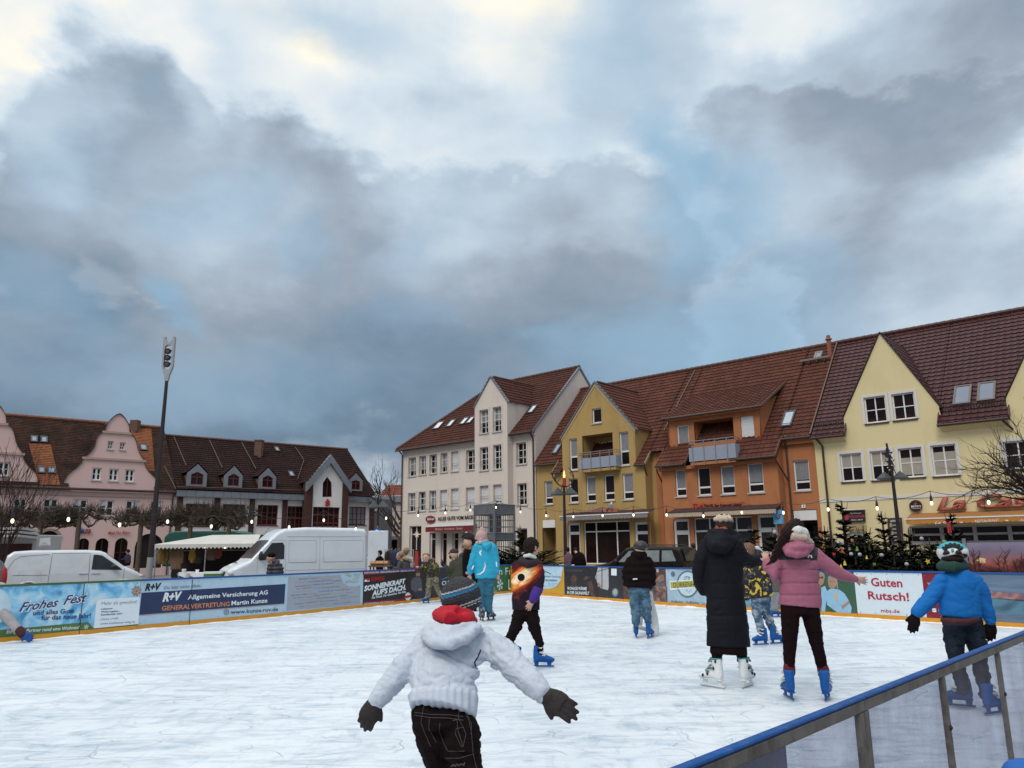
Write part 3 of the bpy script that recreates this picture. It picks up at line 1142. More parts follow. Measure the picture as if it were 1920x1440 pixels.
wall(mb,G,[(c0,GZ),(c1,GZ),(c1,low),(d1,low),(d1,fv),apx,(d0,fv),(d0,low),(c0,low)],[G.rect(r,BW)for r in[yw_gable]+yw_tall+yw_first+y_shop],BW,.16)if False else None
wall(mb,G,[(c0,GZ),(c1,GZ),(c1,low),(d1,low),(d1,fv),tuple(apx),(d0,fv),(d0,low),(c0,low)],[G.rect(r,BW)for r in[yw_gable]+yw_tall+yw_first+y_shop]+[loggia],BW,.16)
wall(mb,G,[(uY0,GZ),(c0,GZ),(c0,7.2),(uY0,7.2)],[G.rect(r)for r in yw_rec]+[y_niche],0,.16)
wall(mb,G,[(c1,GZ),(uY1,GZ),(uY1,7.2),(c1,7.2)],[],0,.16)
for u in(c0,c1):
 mb.poly([G.P(u,GZ,BW),G.P(u,GZ,0),G.P(u,7.2,0),G.P(u,low,BW)])
for u in(d0,d1):
 mb.poly([G.P(u,6.3,BW),G.P(u,fv,BW),G.P(u,fv,S2.w_at(fv)),G.P(u,6.3,.2)])
 # loggia interior
lu0,lu1,lv0,lv1=loggia
lb=BW-1.5
for ps in([(lu0,lv0,BW),(lu0,lv1,BW),(lu0,lv1,lb),(lu0,lv0,lb)],[(lu1,lv0,BW),(lu1,lv1,BW),(lu1,lv1,lb),(lu1,lv0,lb)],[(lu0,lv1,BW),(lu1,lv1,BW),(lu1,lv1,lb),(lu0,lv1,lb)],[(lu0,lv0,BW),(lu1,lv0,BW),(lu1,lv0,lb),(lu0,lv0,lb)],[(lu0,lv0,lb),(lu1,lv0,lb),(lu1,lv1,lb),(lu0,lv1,lb)]):
 mb.poly([G.P(*p)for p in ps])
 # entrance niche
for ps in([(y_niche[0],GZ,-1.3),(y_niche[1],GZ,-1.3),(y_niche[1],y_niche[3],-1.3),(y_niche[0],y_niche[3],-1.3)],[(y_niche[0],GZ,0),(y_niche[0],GZ,-1.3),(y_niche[0],y_niche[3],-1.3),(y_niche[0],y_niche[3],0)],[(y_niche[1],GZ,0),(y_niche[1],GZ,-1.3),(y_niche[1],y_niche[3],-1.3),(y_niche[1],y_niche[3],0)]):
 mb.poly([G.P(*p)for p in ps])
G.box(mb,y_niche[0],y_niche[1],y_niche[3]-.55,y_niche[3],-.1,-.02)
mb.build('wall',ochre,H2)
mb=MB()
G.box(mb,y_niche[0]+.05,y_niche[1]-.03,y_niche[3]-.55,y_niche[3]-.03,-.02,.03)
mb.build('lintel',white_frame,H2)
mb=MB()
G.box(mb,y_niche[0]+.25,y_niche[0]+.95,1.0,2.2,-1.29,-1.25)
mb.build('letter_box',M('letterbox_metal',(.05,.035,.035),.4),H2)
window(G,H2,G.rect(yw_gable,BW),BW,.16,(),())
for r in yw_tall:
 window(G,H2,G.rect(r,BW),BW,.16,(),((.42,.05),),curtain=.55)
for r in yw_first:
 window(G,H2,G.rect(r,BW),BW,.16,(),((.29,.05),),curtain=.62 if rnd.random()<.7 else 0)
for r in yw_rec:
 window(G,H2,G.rect(r),0,.16,(),((.29,.05),),curtain=.6)
window(G,H2,G.rect(y_shop[0],BW),BW,.16,(),((.76,.09),),sill=False,name='shop_door',mat=glassb,fr=.13)
window(G,H2,G.rect(y_shop[1],BW),BW,.16,((.265,.04),(.715,.04)),((.765,.04),),sill=False,name='shop_window',mat=glassb,fr=.06)
window(G,H2,G.rect(y_shop[2],BW),BW,.16,(),((.76,.09),),sill=False,name='shop_door',mat=glassb,fr=.13)
window(G,H2,(lu0+.35,lu0+.95,lv0,lv1-.35),lb+.06,.05,(),(),sill=False,name='balcony_door')
window(G,H2,(lu1-1.35,lu1-.12,lv0+.1,lv1-.3),lb+.06,.05,(.5,),(),sill=False,name='balcony_door')
def balcony(par,px_l,px_r,top_px,mid_px,bot_px,w,nposts):
 """px columns of the two ends, rows (at the left end) of rail, panel top and panel bottom."""
 wf=w+.55
 u0,u1=G.uv(*px_l,wf)[0],G.uv(*px_r,wf)[0]
 vt,vm,vb=(G.uv(px_l[0],y,wf)[1]for y in(top_px,mid_px,bot_px))
 mb=MB()
 G.box(mb,u0+.05,u1-.05,vb-.16,vb-.0,w-.1,wf-.02)
 b=mb.build('balcony',ochre if par is H2 else M_or,par)
 mb=MB()
 G.box(mb,u0,u1,vb+.06,vm,wf,wf+.02)
 for u in(u0,u1):
  mb.box(G.P(u,vb+.06,w+.003),Vector((0,0,vm-vb-.06)),G.n*.55,G.e*.02)
 mb.build('panel',M('pale_blue_balcony_panel',(.26,.29,.36),.4,.05,3),b)
 mb=MB()
 for i in range(nposts):
  u=u0+(u1-u0)*(i+.35)/nposts
  G.box(mb,u-.025,u+.025,vb-.2,vt,wf+.022,wf+.05)
 for v in(vt,(vt+vm)/2+.04):
  mb.tube([G.P(u0,v,w),G.P(u0,v,wf),G.P(u1,v,wf),G.P(u1,v,w)],.022,6)
 mb.build('railing',steel,b)
balcony(H2,zy(588,1200),zy(1062,1150),zy(0,1098)[1],zy(0,1168)[1],zy(0,1315)[1],BW,4)
parts=[srect(S2,uY0,c0,.32),srect(S2,c0-.12,d0,1.02),srect(S2,d0,d1,.2),srect(S2,d1,c1+.12,1.02),srect(S2,c1,uY1,.32)]
parts+=cross_gable(G,S2,apx,[(d0,fv),(d1,fv)],BW)
rf=roof_obj('roof',parts,tile_brown,H2)
mb=MB()
rear(mb,uY0,uY1)
mb.build('rear_slope',ridge_m,rf)
mb=MB()
ridge(mb,G.P(uY0,VR+.06,WR),G.P(uY1,VR+.06,WR))
ridge(mb,G.P(apx[0],apx[1]+.1,.5),G.P(apx[0],apx[1]+.1,S2.w_at(apx[1])),.09)
mb.build('ridge',ridge_m,rf)
mb=MB()
for(a,b,w)in((uY0,c0-.1,.38),(c1+.1,uY1,.38)):
 gutter(mb,G,a,b,S2.v_at(w)-.02,w)
for(a,b)in((c0-.15,d0),(d1,c1+.15)):
 gutter(mb,G,a,b,S2.v_at(1.06)-.02,1.06)
gutter(mb,G,d1+.12,d1+.2,fv-.12,-.2,.05)
mb.build('gutter',gutter_m,rf)
mb=MB()
verge(mb,G,[(d0-.12,fv-.12),(apx[0],apx[1]+.05),(d1+.14,fv-.13)],BW-.2,BW+.10,.04,.05)
mb.build('verge_trim',zinc,rf)
mb=MB()
for a,b in(((d0-.05,fv-.14),(apx[0],apx[1]-.06)),((apx[0],apx[1]-.06),(d1+.05,fv-.14))):
 A,B=G.P(a[0],a[1],BW+.003),G.P(b[0],b[1],BW+.003)
 mb.box(A,B-A,Vector((0,0,-.18)),G.n*.03)
for u in((c0-.12),(c1+.12)):
 for wa,wb in((1.02,.3),):
  A,B=G.P(u,S2.v_at(wa),wa),G.P(u,S2.v_at(wb),wb)
  mb.box(A+Vector((0,0,.08)),B-A,Vector((0,0,-.2)),G.e*.03)
mb.build('barge_board',M('pale_barge_board',(.42,.33,.2),.7),rf)
roof_window(S2,H2,[zy(235,1125),zy(330,1105),zy(365,985),zy(310,995)])
downpipe(G,H2,[(uY1-.35,7.1,.36),(uY1-.4,6.6,.08),(uY1-.4,GZ,.08)],.055)
downpipe(G,H2,[(c1+.1,6.35,1.0),(c1+.1,6.2,.98),(uY1-.45,5.3,.1)],.045)
downpipe(G,H2,[(c0-.1,6.35,1.0),(c0-.1,6.2,.98),(c0-.05,5.7,.6)],.045)
strp=[M('grey_scallop',(.20,.175,.175),.85),M('grey_scallop_light',(.25,.22,.22),.85)]
aw,vl,wv=awning('cafe_awning','grey scalloped awning with a white bar over the shop windows of the ochre house',G,zg(345,608),zg(1470,562),8.2,.9,BW,M('dark_awning_top',(.05,.02,.02),.8),strp,.28)
sg=thing('cafe_sign','salmon fascia sign with silver letters above the grey awning on the ochre house','sign',G.P(*G.uv(*zg(860,550),BW+.3),BW+.3))
salmon=M('salmon_sign',(.42,.13,.085),.6)
sheet(G,[zg(720,552),zg(1090,545),zg(1090,497),zg(880,500)],salmon,sg,'panel',BW+.28,.06)
sheet(G,[zg(628,575),zg(1096,566),zg(1096,546),zg(628,556)],dark_metal,sg,'ledge',BW+.2,.25)
silver=M('silver_letter',(.34,.36,.42),.35,metal=.4)
lettering(G,'Firma',zg(715,535),zg(890,527),7.2,silver,sg,w=BW+.36,ext=.03)
lettering(G,'A',zg(935,528),zg(1020,522),15,silver,sg,w=BW+.36,ext=.04,shear=.45,bold=.02)
sg=tag(sheet(G,[zg(178,620),zg(206,619),zg(206,586),zg(178,587)],white_ink,None,'house_number_plate',.03,.03),'small white plate with a black letter above the entrance niche of the ochre house','number plate')
lettering(G,'A',zg(185,612),zg(199,611),3.2,dark_ink,sg,w=.065)
# ---- orange house
M_or=M('orange_render',(.40,.152,.062),.85,.06,.8,bump=.12,bscale=90,dirt=(.28,.10,.042),dscale=.9,damt=.6,stretch=(1,1,.3))
uO1=G.uv(1536,930)[0]
e0,e1=G.uv(1243,930,BW)[0],G.uv(1462,930,BW)[0]
H3=thing('orange_house','orange house with a wide flat-roofed dormer and a balcony with blue panels','house',G.P((uY1+uO1)/2,GZ,0))
or_first=[zs.r(318,413,193,437),zs.r(517,634,173,427),zs.r(725,850,158,415),zs.r(968,1110,133,402)]
or_rec=zs.r(1385,1527,108,383)
or_shop=[zs.r(305,447,640,960),zs.r(490,1018,622,980),zs.r(1062,1240,600,960)]
on=G.rect(zs.r(1388,1604,555,900))
mb=MB()
lowo=6.12
DW=.12
wall(mb,G,[(e0,GZ),(e1,GZ),(e1,lowo),(e0,lowo)],[G.rect(r,BW)for r in or_first+or_shop],BW,.16)
wall(mb,G,[(e1,GZ),(uO1,GZ),(uO1,7.2),(e1,7.2)],[G.rect(or_rec),on],0,.16)
wall(mb,G,[(uY1,GZ),(e0,GZ),(e0,7.2),(uY1,7.2)],[],0,.16)
for u in(e0,e1):
 mb.poly([G.P(u,GZ,BW),G.P(u,GZ,0),G.P(u,7.0,0),G.P(u,lowo,BW)])
for ps in([(on[0],GZ,-1.3),(on[1],GZ,-1.3),(on[1],on[3],-1.3),(on[0],on[3],-1.3)],[(on[0],GZ,0),(on[0],GZ,-1.3),(on[0],on[3],-1.3),(on[0],on[3],0)],[(on[1],GZ,0),(on[1],GZ,-1.3),(on[1],on[3],-1.3),(on[1],on[3],0)]):
 mb.poly([G.P(*p)for p in ps])
 # dormer
q0,q1=G.uv(*zo(262,950),DW)[0],G.uv(*zo(1090,850),DW)[0]
vdt=(G.uv(*zo(262,795),DW)[1]+G.uv(*zo(1075,690),DW)[1])/2
vdb=S2.v_at(DW)-.3
dl=[(335,440,850,1062),(908,1027,768,1000)]
lo=(G.uv(*zo(488,900),DW)[0],G.uv(*zo(843,900),DW)[0],vdb+.35,G.uv(*zo(670,800),DW)[1])
wall(mb,G,[(q0,vdb),(q1,vdb),(q1,vdt),(q0,vdt)],[G.rect(zo.r(*r),DW)for r in dl]+[lo],DW,.14)
for u in(q0,q1):
 wb=S2.w_at(vdt+.9)
 mb.poly([G.P(u,vdb,DW),G.P(u,vdt,DW),G.P(u,vdt+1.1,S2.w_at(vdt+1.1)),G.P(u,vdb,S2.w_at(vdb))])
lu0,lu1,lv0,lv1=lo
lb=DW-1.5
for ps in([(lu0,lv0,DW),(lu0,lv1,DW),(lu0,lv1,lb),(lu0,lv0,lb)],[(lu1,lv0,DW),(lu1,lv1,DW),(lu1,lv1,lb),(lu1,lv0,lb)],[(lu0,lv1,DW),(lu1,lv1,DW),(lu1,lv1,lb),(lu0,lv1,lb)],[(lu0,lv0,DW),(lu1,lv0,DW),(lu1,lv0,lb),(lu0,lv0,lb)],[(lu0,lv0,lb),(lu1,lv0,lb),(lu1,lv1,lb),(lu0,lv1,lb)]):
 mb.poly([G.P(*p)for p in ps])
 # cornice below the dormer eaves and below the block eaves
G.box(mb,q0-.1,q1+.1,vdt-.16,vdt-.02,DW+.002,DW+.25)
G.box(mb,e0-.1,e1+.1,lowo-.22,lowo-.02,BW+.002,BW+.2)
G.box(mb,e1+.13,uO1,6.85,7.08,.002,.22)
mb.build('wall',M_or,H3)
for i,r in enumerate(or_first):
 window(G,H3,G.rect(r,BW),BW,.16,(),((.29,.05),),curtain=(.62,0,.62,.6)[i])
window(G,H3,G.rect(or_rec),0,.16,(),((.29,.05),),curtain=.6)
window(G,H3,G.rect(zo.r(*dl[0]),DW),DW,.14,curtain=.85)
window(G,H3,G.rect(zo.r(*dl[1]),DW),DW,.14,shutter=.96)
window(G,H3,(lu0+.2,lu0+.8,lv0,lv1-.4),lb+.06,.05,(),(),sill=False,name='balcony_door')
window(G,H3,(lu1-2.0,lu1-.1,lv0,lv1-.3),lb+.06,.05,((.64,.06),),(),sill=False,name='balcony_door',curtain=.85)
shopg=M('shop_glass_grey',(.035,.028,.026),.1,.5,1,spec=.2)
window(G,H3,G.rect(or_shop[0],BW),BW,.16,(),((.62,.12),),sill=False,name='shop_door',mat=shopg,fr=.14)
window(G,H3,G.rect(or_shop[1],BW),BW,.16,((.27,.04),(.73,.04)),((.66,.05),),sill=False,name='shop_window',mat=shopg,fr=.06)
window(G,H3,G.rect(or_shop[2],BW),BW,.16,(),((.62,.12),),sill=False,name='shop_door',mat=shopg,fr=.14)
window(G,H3,(on[0]+.1,on[1]-.1,GZ+.1,on[3]-.6),-1.2,.05,(),((.8,.05),),sill=False,name='entrance_door',fr=.1,frm=gutter_m)
mb=MB()
G.box(mb,on[0]+.03,on[1]-.03,on[3]-.55,on[3]-.03,-.08,-.03)
mb.build('lintel',white_frame,H3)
balcony(H3,zo(435,1000),zo(850,960),zo(0,1000)[1],zo(0,1058)[1],zo(0,1192)[1],BW,4)
vb_=vdt
bk=S2.us(*zo(1335,455))
wbk,vbk=S2.we-bk[1]/S2.c,S2.ve+bk[1]/S2.c*S2.k
kd=(vbk-vdt)/(DW+.35-wbk)
SD=Slope(G,vdt,DW+.35,kd)
parts=[srect(S2,uY1,e0,.32),srect(S2,e0-.12,lu0-.15,1.25),srect(S2,lu0-.15,lu1+.15,.0),srect(S2,lu1+.15,e1+.12,1.25),srect(S2,e1,uO1,.32),(SD.O,SD.ux,SD.sx,[(q0-.3,0),(q1+.25,0),(q1+.25,SD.s_of_w(wbk)+.1),(q0-.3,SD.s_of_w(wbk)+.1)])]
rf=roof_obj('roof',parts,tile_brown,H3)
mb=MB()
rear(mb,uY1,uO1)
mb.build('rear_slope',ridge_m,rf)
mb=MB()
ridge(mb,G.P(uY1,VR+.06,WR),G.P(uO1,VR+.06,WR))
mb.build('ridge',ridge_m,rf)
mb=MB()
gutter(mb,G,q0-.3,q1+.3,vdt-.03,DW+.42)
for a,b in((e0-.15,lu0-.2),(lu1+.2,e1+.15)):
 gutter(mb,G,a,b,S2.v_at(1.29),1.29)
gutter(mb,G,e1+.1,uO1,S2.v_at(.38),.38)
mb.build('gutter',gutter_m,rf)
mb=MB()
for u in(e0-.12,e1+.12,lu0-.15,lu1+.15):
 A,B=G.P(u,S2.v_at(1.25),1.25),G.P(u,S2.v_at(.25),.25)
 mb.box(A+Vector((0,0,.09)),B-A,Vector((0,0,-.22)),G.e*.03)
A,B=G.P(q1+.25,vdt,DW+.35),G.P(q1+.25,vbk,wbk)
mb.box(A+Vector((0,0,.07)),B-A,Vector((0,0,-.16)),G.e*.03)
mb.tube([S2.P(q0-.3,.9,.22),S2.P(uY1-1.8,.9,.22)],.02,5)
mb.tube([S2.P(q1+.3,1.0,.22),S2.P(uO1-.1,1.0,.22)],.02,5)
mb.tube([S2.P(uO1-.04,0,.1),S2.P(uO1-.04,S2.s_of_w(WR),.1)],.05,5)
p0,p1=S2.us(*zo(500,365)),S2.us(*zo(330,690))
mb.tube([S2.P(p0[0],p0[1],.1),S2.P(p1[0],p1[1]-2.5,.1)],.04,5)
mb.build('verge_trim',M('brown_trim',(.13,.075,.05),.6),rf)
roof_window(S2,H3,[zo(1262,882),zo(1365,868),zo(1412,728),zo(1312,742)])
roof_window(S2,H3,[zo(1563,265),zo(1632,256),zo(1652,196),zo(1590,206)],M('grey_hatch',(.25,.23,.22),.6),zinc,'roof_hatch')
mb=MB()
a,b=S2.us(*zo(1448,312)),S2.us(*zo(1722,252))
mb.box(S2.P(a[0],a[1],.2),S2.ux*(b[0]-a[0]),S2.sx*.22,S2.nrm*.05)
for k in range(4):
 mb.box(S2.P(a[0]+(b[0]-a[0])*(k+.3)/4,a[1]-.2,.0),S2.ux*.04,S2.sx*.3,S2.nrm*.2)
mb.build('roof_walkway',gutter_m,H3)
a=S2.us(*zo(1712,235))
mb=MB()
p=S2.P(a[0],a[1])
mb.tube([p-Vector((0,0,.3)),p+Vector((0,0,1.05))],.13,10)
mb.tube([p+Vector((0,0,1.05)),p+Vector((0,0,1.15))],[.2,.17],10)
mb.tube([p+Vector((0,0,1.15)),p+Vector((0,0,1.32))],.11,10)
mb.build('flue_pipe',M('terracotta_flue',(.24,.09,.05),.7),H3)
downpipe(G,H3,[(e1+.35,7.05,.36),(e1+.28,6.6,.08),(e1+.28,GZ,.08)],.055)
downpipe(G,H3,[(e1+.12,6.05,1.2),(e1+.12,5.9,1.15),(e1+.26,4.9,.12)],.045)
downpipe(G,H3,[(e0-.1,6.05,1.2),(e0-.12,5.85,1.1),(e0-.12,5.2,.55),(e0-.12,GZ,.55)],.045)
strp2=[M('beige_stripe',(.42,.33,.25),.85),M('brown_stripe',(.20,.14,.10),.85)]
aw,vl,wv=awning('travel_shop_awning','beige and brown striped scalloped awning on the orange house',G,zs(250,582),zs(1222,548),8.8,.9,BW,M('dark_awning_top',(.05,.02,.02),.8),strp2,.13,gutter_m)
sg=thing('travel_shop_sign','orange fascia sign with red and dark letters above the striped awning','sign',G.P(*G.uv(*zs(700,545),BW+.05),BW+.05))
sheet(G,[zs(472,545),zs(928,532),zs(928,480),zs(472,493)],M('orange_sign',(.42,.11,.04),.6),sg,'panel',BW+.02,.05)
rdi=M('red_ink',(.38,.015,.015),.6)
lettering(G,'TUI',zs(478,538),zs(565,535),7,rdi,sg,w=BW+.08,ext=.02,shear=.2,bold=.02)
lettering(G,'TRAVEL Star Reisewelt Lübben',zs(575,530),zs(912,518),4.6,dark_ink,sg,w=BW+.08,ext=.02,bold=.02)
sg=thing('blue_projecting_sign','light blue box sign with a red smile logo beside the striped awning','sign',G.P(*G.uv(*zs(1230,670),1.2),1.2))
bl=M('light_blue_sign',(.10,.36,.60),.5)
p=G.uv(*zs(1245,620),1.3)
mb=MB()
G.box(mb,p[0]-.28,p[0]+.2,p[1]-.36,p[1]+.36,1.1,1.3)
mb.build('box',bl,sg)
mb=MB()
ps=[zs(1243+13*math.cos(a),617+18*math.sin(a))for a in[math.pi*(1-k/8)for k in range(9)]]
pp=[G.P(*G.uv(x,y,1.31),1.31)for x,y in ps]
mb.tube(pp,.035,6)
pp=[G.P(*G.uv(*q,1.31),1.31)for q in(zs(1262,592),zs(1260,604))]
mb.tube(pp,.05,6)
mb.build('logo',rdi,sg)
sg=tag(sheet(G,[zs(1455,540),zs(1490,538),zs(1490,506),zs(1455,508)],white_ink,None,'house_number_plate',.03,.03),'small white plate with the number 4 over the entrance of the orange house','number plate')
lettering(G,'4',zs(1467,533),zs(1479,532),4,dark_ink,sg,w=.065,bold=.02)
# ---- pale yellow restaurant house
M_ye=M('pale_yellow_render',(.66,.555,.32),.85,.05,.8,bump=.12,bscale=90,dirt=(.52,.42,.23),dscale=.8,damt=.5,stretch=(1,1,.3))
wsur=M('white_surround',(.60,.575,.55),.8,.05,2)
uC1=15.0
H4=thing('yellow_restaurant_house','pale yellow house with a maroon roof, pointed gables and a ground-floor restaurant','house',G.P((uO1+uC1)/2,GZ,0))
gA=G.uv(1649.6,625)
g0,g1=G.uv(1581.5,780),G.uv(1761.7,765.5)
gv=(g0[1]+g1[1])/2
hw=(g1[0]-g0[0])/2
g2l=G.uv(*zc(1752,775))[0]
ap2=(g2l+(gA[0]-g0[0]),gA[1])
g2r=ap2[0]+(g1[0]-gA[0])
cw=[zc.r(486,682,783,1022),zc.r(737,942,752,992)]
cw1=[zd.r(272,468,143,398),zd.r(543,735,118,384),zd.r(797,1012,93,362),zd.r(1092,1322,64,347),zd.r(1742,2010,28,285)]
c_door=zd.r(340,502,860,1100)
c_rest=(G.uv(*zd(885,800))[0],uC1-.5,G.uv(*zd(1400,950))[1],G.uv(*zd(1400,790))[1])
mb=MB()
wall(mb,G,[(uO1,GZ),(uC1,GZ),(uC1,7.05),(g2r,7.05),(g2r,gv),ap2,(g2l,gv),(g2l,7.05),(g1[0],7.05),(g1[0],gv),tuple(gA),(g0[0],gv),(g0[0],7.05),(uO1,7.05)],[G.rect(r)for r in cw+cw1+[c_door]]+[c_rest],0,.14)
for(u0,u1)in((uO1,g0[0]),(g1[0],g2l),(g2r,uC1)):
 mb.prism([G.P(u0+.0,6.72,.002),G.P(u0,7.04,.002),G.P(u0,7.04,.34)],G.e*(u1-u0))
mb.poly([G.P(uC1,GZ,0),G.P(uC1,7,0),G.P(uC1,VR,WR),G.P(uC1,7,-11),G.P(uC1,GZ,-11)])
mb.build('wall',M_ye,H4)
mb=MB()
vb0=G.uv(*zd(300,577))[1]
vb1=G.uv(*zd(300,545))[1]
G.box(mb,uO1,uC1,vb0,vb1,.002,.03)
mb.build('string_course',wsur,H4)
for r in cw:
 window(G,H4,G.rect(r),0,.14,(.5,),(.5,),surround=wsur,sillm=gutter_m)
for i,r in enumerate(cw1):
 bl_=[[(.48,.97),],[(.48,.97)],[(.1,.68)],[(.05,.78)],None][i]
 window(G,H4,G.rect(r),0,.14,(.5,),(.5,),surround=wsur,sillm=gutter_m,blind=bl_)
window(G,H4,G.rect(c_door),0,.14,(),((.9,.08),),sill=False,name='shop_door',mat=glassb,fr=.1)
nn=9
for i in range(nn):
 u0=c_rest[0]+(c_rest[1]-c_rest[0])*i/nn
 u1=c_rest[0]+(c_rest[1]-c_rest[0])*(i+1)/nn
 window(G,H4,(u0+.002,u1-.002,c_rest[2],c_rest[3]),0,.14,(),((.5,.05),),sill=True,name='restaurant_window',mat=glassb,fr=.08,frm=M('grey_window_frame',(.36,.345,.34),.5),sillm=M('grey_sill',(.4,.39,.38),.6))
parts=[srect(S2,uO1+.03,g0[0]+.05,.42),srect(S2,g0[0]+.05,g1[0]-.05,-.1),srect(S2,g1[0]-.1,g2l+.05,.42),srect(S2,g2l+.05,g2r-.05,-.1),srect(S2,g2r-.05,uC1,.42)]
parts+=cross_gable(G,S2,gA,[(g0[0],gv),(g1[0],gv)],.0,.05,.02)+cross_gable(G,S2,ap2,[(g2l,gv),(g2r,gv)],.0,.05,.02)
rf=roof_obj('roof',parts,tile_maroon,H4)
mb=MB()
rear(mb,uO1,uC1)
mb.build('rear_slope',tile_maroon,rf)
mb=MB()
ridge(mb,G.P(uO1,VR+.06,WR),G.P(uC1,VR+.06,WR),.14)
mb.build('ridge',M('maroon_ridge_tiles',(.06,.022,.02),.5,.2,3),rf)
mb=MB()
for(u0,u1)in((uO1,g0[0]+.05),(g1[0]-.1,g2l+.05),(g2r,uC1)):
 gutter(mb,G,u0,u1,S2.v_at(.5),.5)
for(ga,f0,f1)in((gA,g0[0],g1[0]),(ap2,g2l,g2r)):
 verge(mb,G,[(f0-.05,gv),(ga[0],ga[1]+.04),(f1+.06,gv)],-.12,.08,.05,.02)
 for u in(f0+.05,f1-.1):
  A,B=G.P(u,S2.v_at(.42)-.1,.42),G.P(u,S2.v_at(-.2)-.05,-.2)
  mb.box(A+Vector((0,0,.22)),B-A,Vector((0,0,-.3)),G.e*.05)
mb.build('gutter',M('maroon_metal',(.045,.022,.022),.45),rf)
mb=MB()
for u0,u1,q in((uO1+.1,g0[0],.55),(g1[0],g2l,.6)):
 for v in(q,q+.12):
  mb.tube([S2.P(u0,v,.2+(v-q)),S2.P(u1,v,.2+(v-q))],.018,5)
 k=int((u1-u0)/.12)
 for i in range(k):
  mb.box(S2.P(u0+(u1-u0)*i/k,q,.1),S2.ux*.02,S2.sx*.05,S2.nrm*.24)
mb.build('snow_guard',M('maroon_metal',(.045,.022,.022),.45),rf)
fr_sk=M('bronze_skylight_frame',(.13,.11,.10),.5)
roof_window(S2,H4,[zc(1278,880),zc(1440,855),zc(1460,690),zc(1305,710)],M('blue_grey_skylight',(.17,.19,.25),.2,.15,1,spec=.3),fr_sk)
roof_window(S2,H4,[zc(1492,850),zc(1655,822),zc(1682,660),zc(1520,680)],M('blue_grey_skylight',(.17,.19,.25),.2,.15,1,spec=.3),fr_sk)
downpipe(G,H4,[(uO1+.2,7.1,.48),(uO1+.45,6.6,.1),(uO1+.45,GZ,.1)],.055,M('maroon_metal',(.045,.022,.022),.45))
p=G.uv(*zc(1730,950))
downpipe(G,H4,[(p[0],7.1,.48),(p[0]+.05,6.9,.4),(p[0]+.3,6.55,.05)],.055,M('maroon_metal',(.045,.022,.022),.45))
# restaurant signs
ryl=M('terracotta_letters',(.36,.095,.065),.55,.08)
sg=thing('restaurant_letters','big slanted terracotta letters above the orange restaurant awning','sign',G.P(*G.uv(*zd(1500,650),.1),.1))
lettering(G,'La Casa',zd(1140,658),zd(2080,618),24,ryl,sg,w=.08,shear=.35,bold=.035,ext=.14)
sg=thing('round_beer_sign','round dark beer sign with white lettering on the pale yellow wall','sign',G.P(*G.uv(*zd(950,670),.1),.1))
sheet(G,[zd(*p)for p in ell(948,618,58,53)],M('dark_maroon_sign',(.03,.012,.012),.4),sg,'disc',.06,.08)
lettering(G,"BECK'S",zd(905,630),zd(993,627),3.2,white_ink,sg,w=.145,bold=.02)
sheet(G,[zd(905,642),zd(993,639),zd(993,637),zd(905,640)],white_ink,sg,'underline',.146)
sheet(G,[zd(935,605),zd(943,613),zd(952,605),zd(952,588),zd(935,588)],M('dull_red',(.30,.09,.07),.6),sg,'emblem',.146)
ora=M('amber_fabric',(.46,.19,.035),.75,.08,4)
aw,vl,wv=awning('restaurant_awning','amber restaurant awning with white lettering and a white bar',G,zd(858,752),zd(2060,690),9.5,1.0,.0,M('amber_awning_top',(.30,.13,.04),.75),ora,.22)
lettering(G,'La Casa',zd(1118,780),zd(1305,768),4.4,white_ink,vl,w=wv+.03,shear=.3,bold=.01)
lettering(G,'RESTAURANT',zd(1482,768),zd(1700,757),5,white_ink,vl,w=wv+.03)
lettering(G,'La',zd(1890,754),zd(1930,752),4.4,white_ink,vl,w=wv+.03,shear=.3,bold=.01)
for x in(1355,1765):
 sheet(G,[zd(*p)for p in ell(x,768-(x-1355)*.04,16,9,10,180,360)],white_ink,vl,'dish_symbol',wv+.031)
sg=thing('driving_school_sign','dark signboard with red lettering under a white lamp on the yellow wall','sign',G.P(*G.uv(*zd(395,765),.1),.1))
sheet(G,[zd(297,768),zd(495,760),zd(490,652),zd(295,660)],M('black_sign',(.025,.014,.016),.5),sg,'panel',.05,.08)
lettering(G,'Fahrschule',zd(340,724),zd(486,718),5.2,M('crimson_ink',(.36,.03,.05),.6),sg,w=.135,bold=.025)
lettering(G,'Dirk Dommaschk',zd(360,690),zd(455,685),2.6,white_ink,sg,w=.135)
lettering(G,'03546 / 186 00',zd(365,750),zd(468,746),2.4,white_ink,sg,w=.135)
sheet(G,[zd(*p)for p in ell(325,722,18,24)],M('crimson_ink',(.36,.03,.05),.6),sg,'logo',.134)
sheet(G,[zd(295,656),zd(470,648),zd(470,640),zd(295,648)],white_frame,sg,'lamp_bar',.2,.08)
sg=thing('small_restaurant_plate','small tan plate with slanted lettering over the side door','sign',G.P(*G.uv(*zd(420,850),.1),.1))
sheet(G,[zd(342,852),zd(505,846),zd(503,790),zd(340,796)],M('tan_sign',(.34,.24,.12),.6),sg,'panel',.03,.05)
lettering(G,'La Casa',zd(358,844),zd(470,838),3.6,dark_ink,sg,w=.085,shear=.3,bold=.01)
sg=thing('menu_board','tall dark menu board with drink pictures behind the lamp post','sign',G.P(*G.uv(*zd(765,955),.1),.1))
sheet(G,[zd(705,955),zd(838,950),zd(820,722),zd(692,728)],M('chalkboard',(.035,.025,.025),.5),sg,'panel',.04,.05)
lettering(G,'GETRÄNKE',zd(716,762),zd(805,757),3.4,white_ink,sg,w=.095,bold=.01)
tanp=M('tan_print',(.40,.27,.16),.6,.4,9)
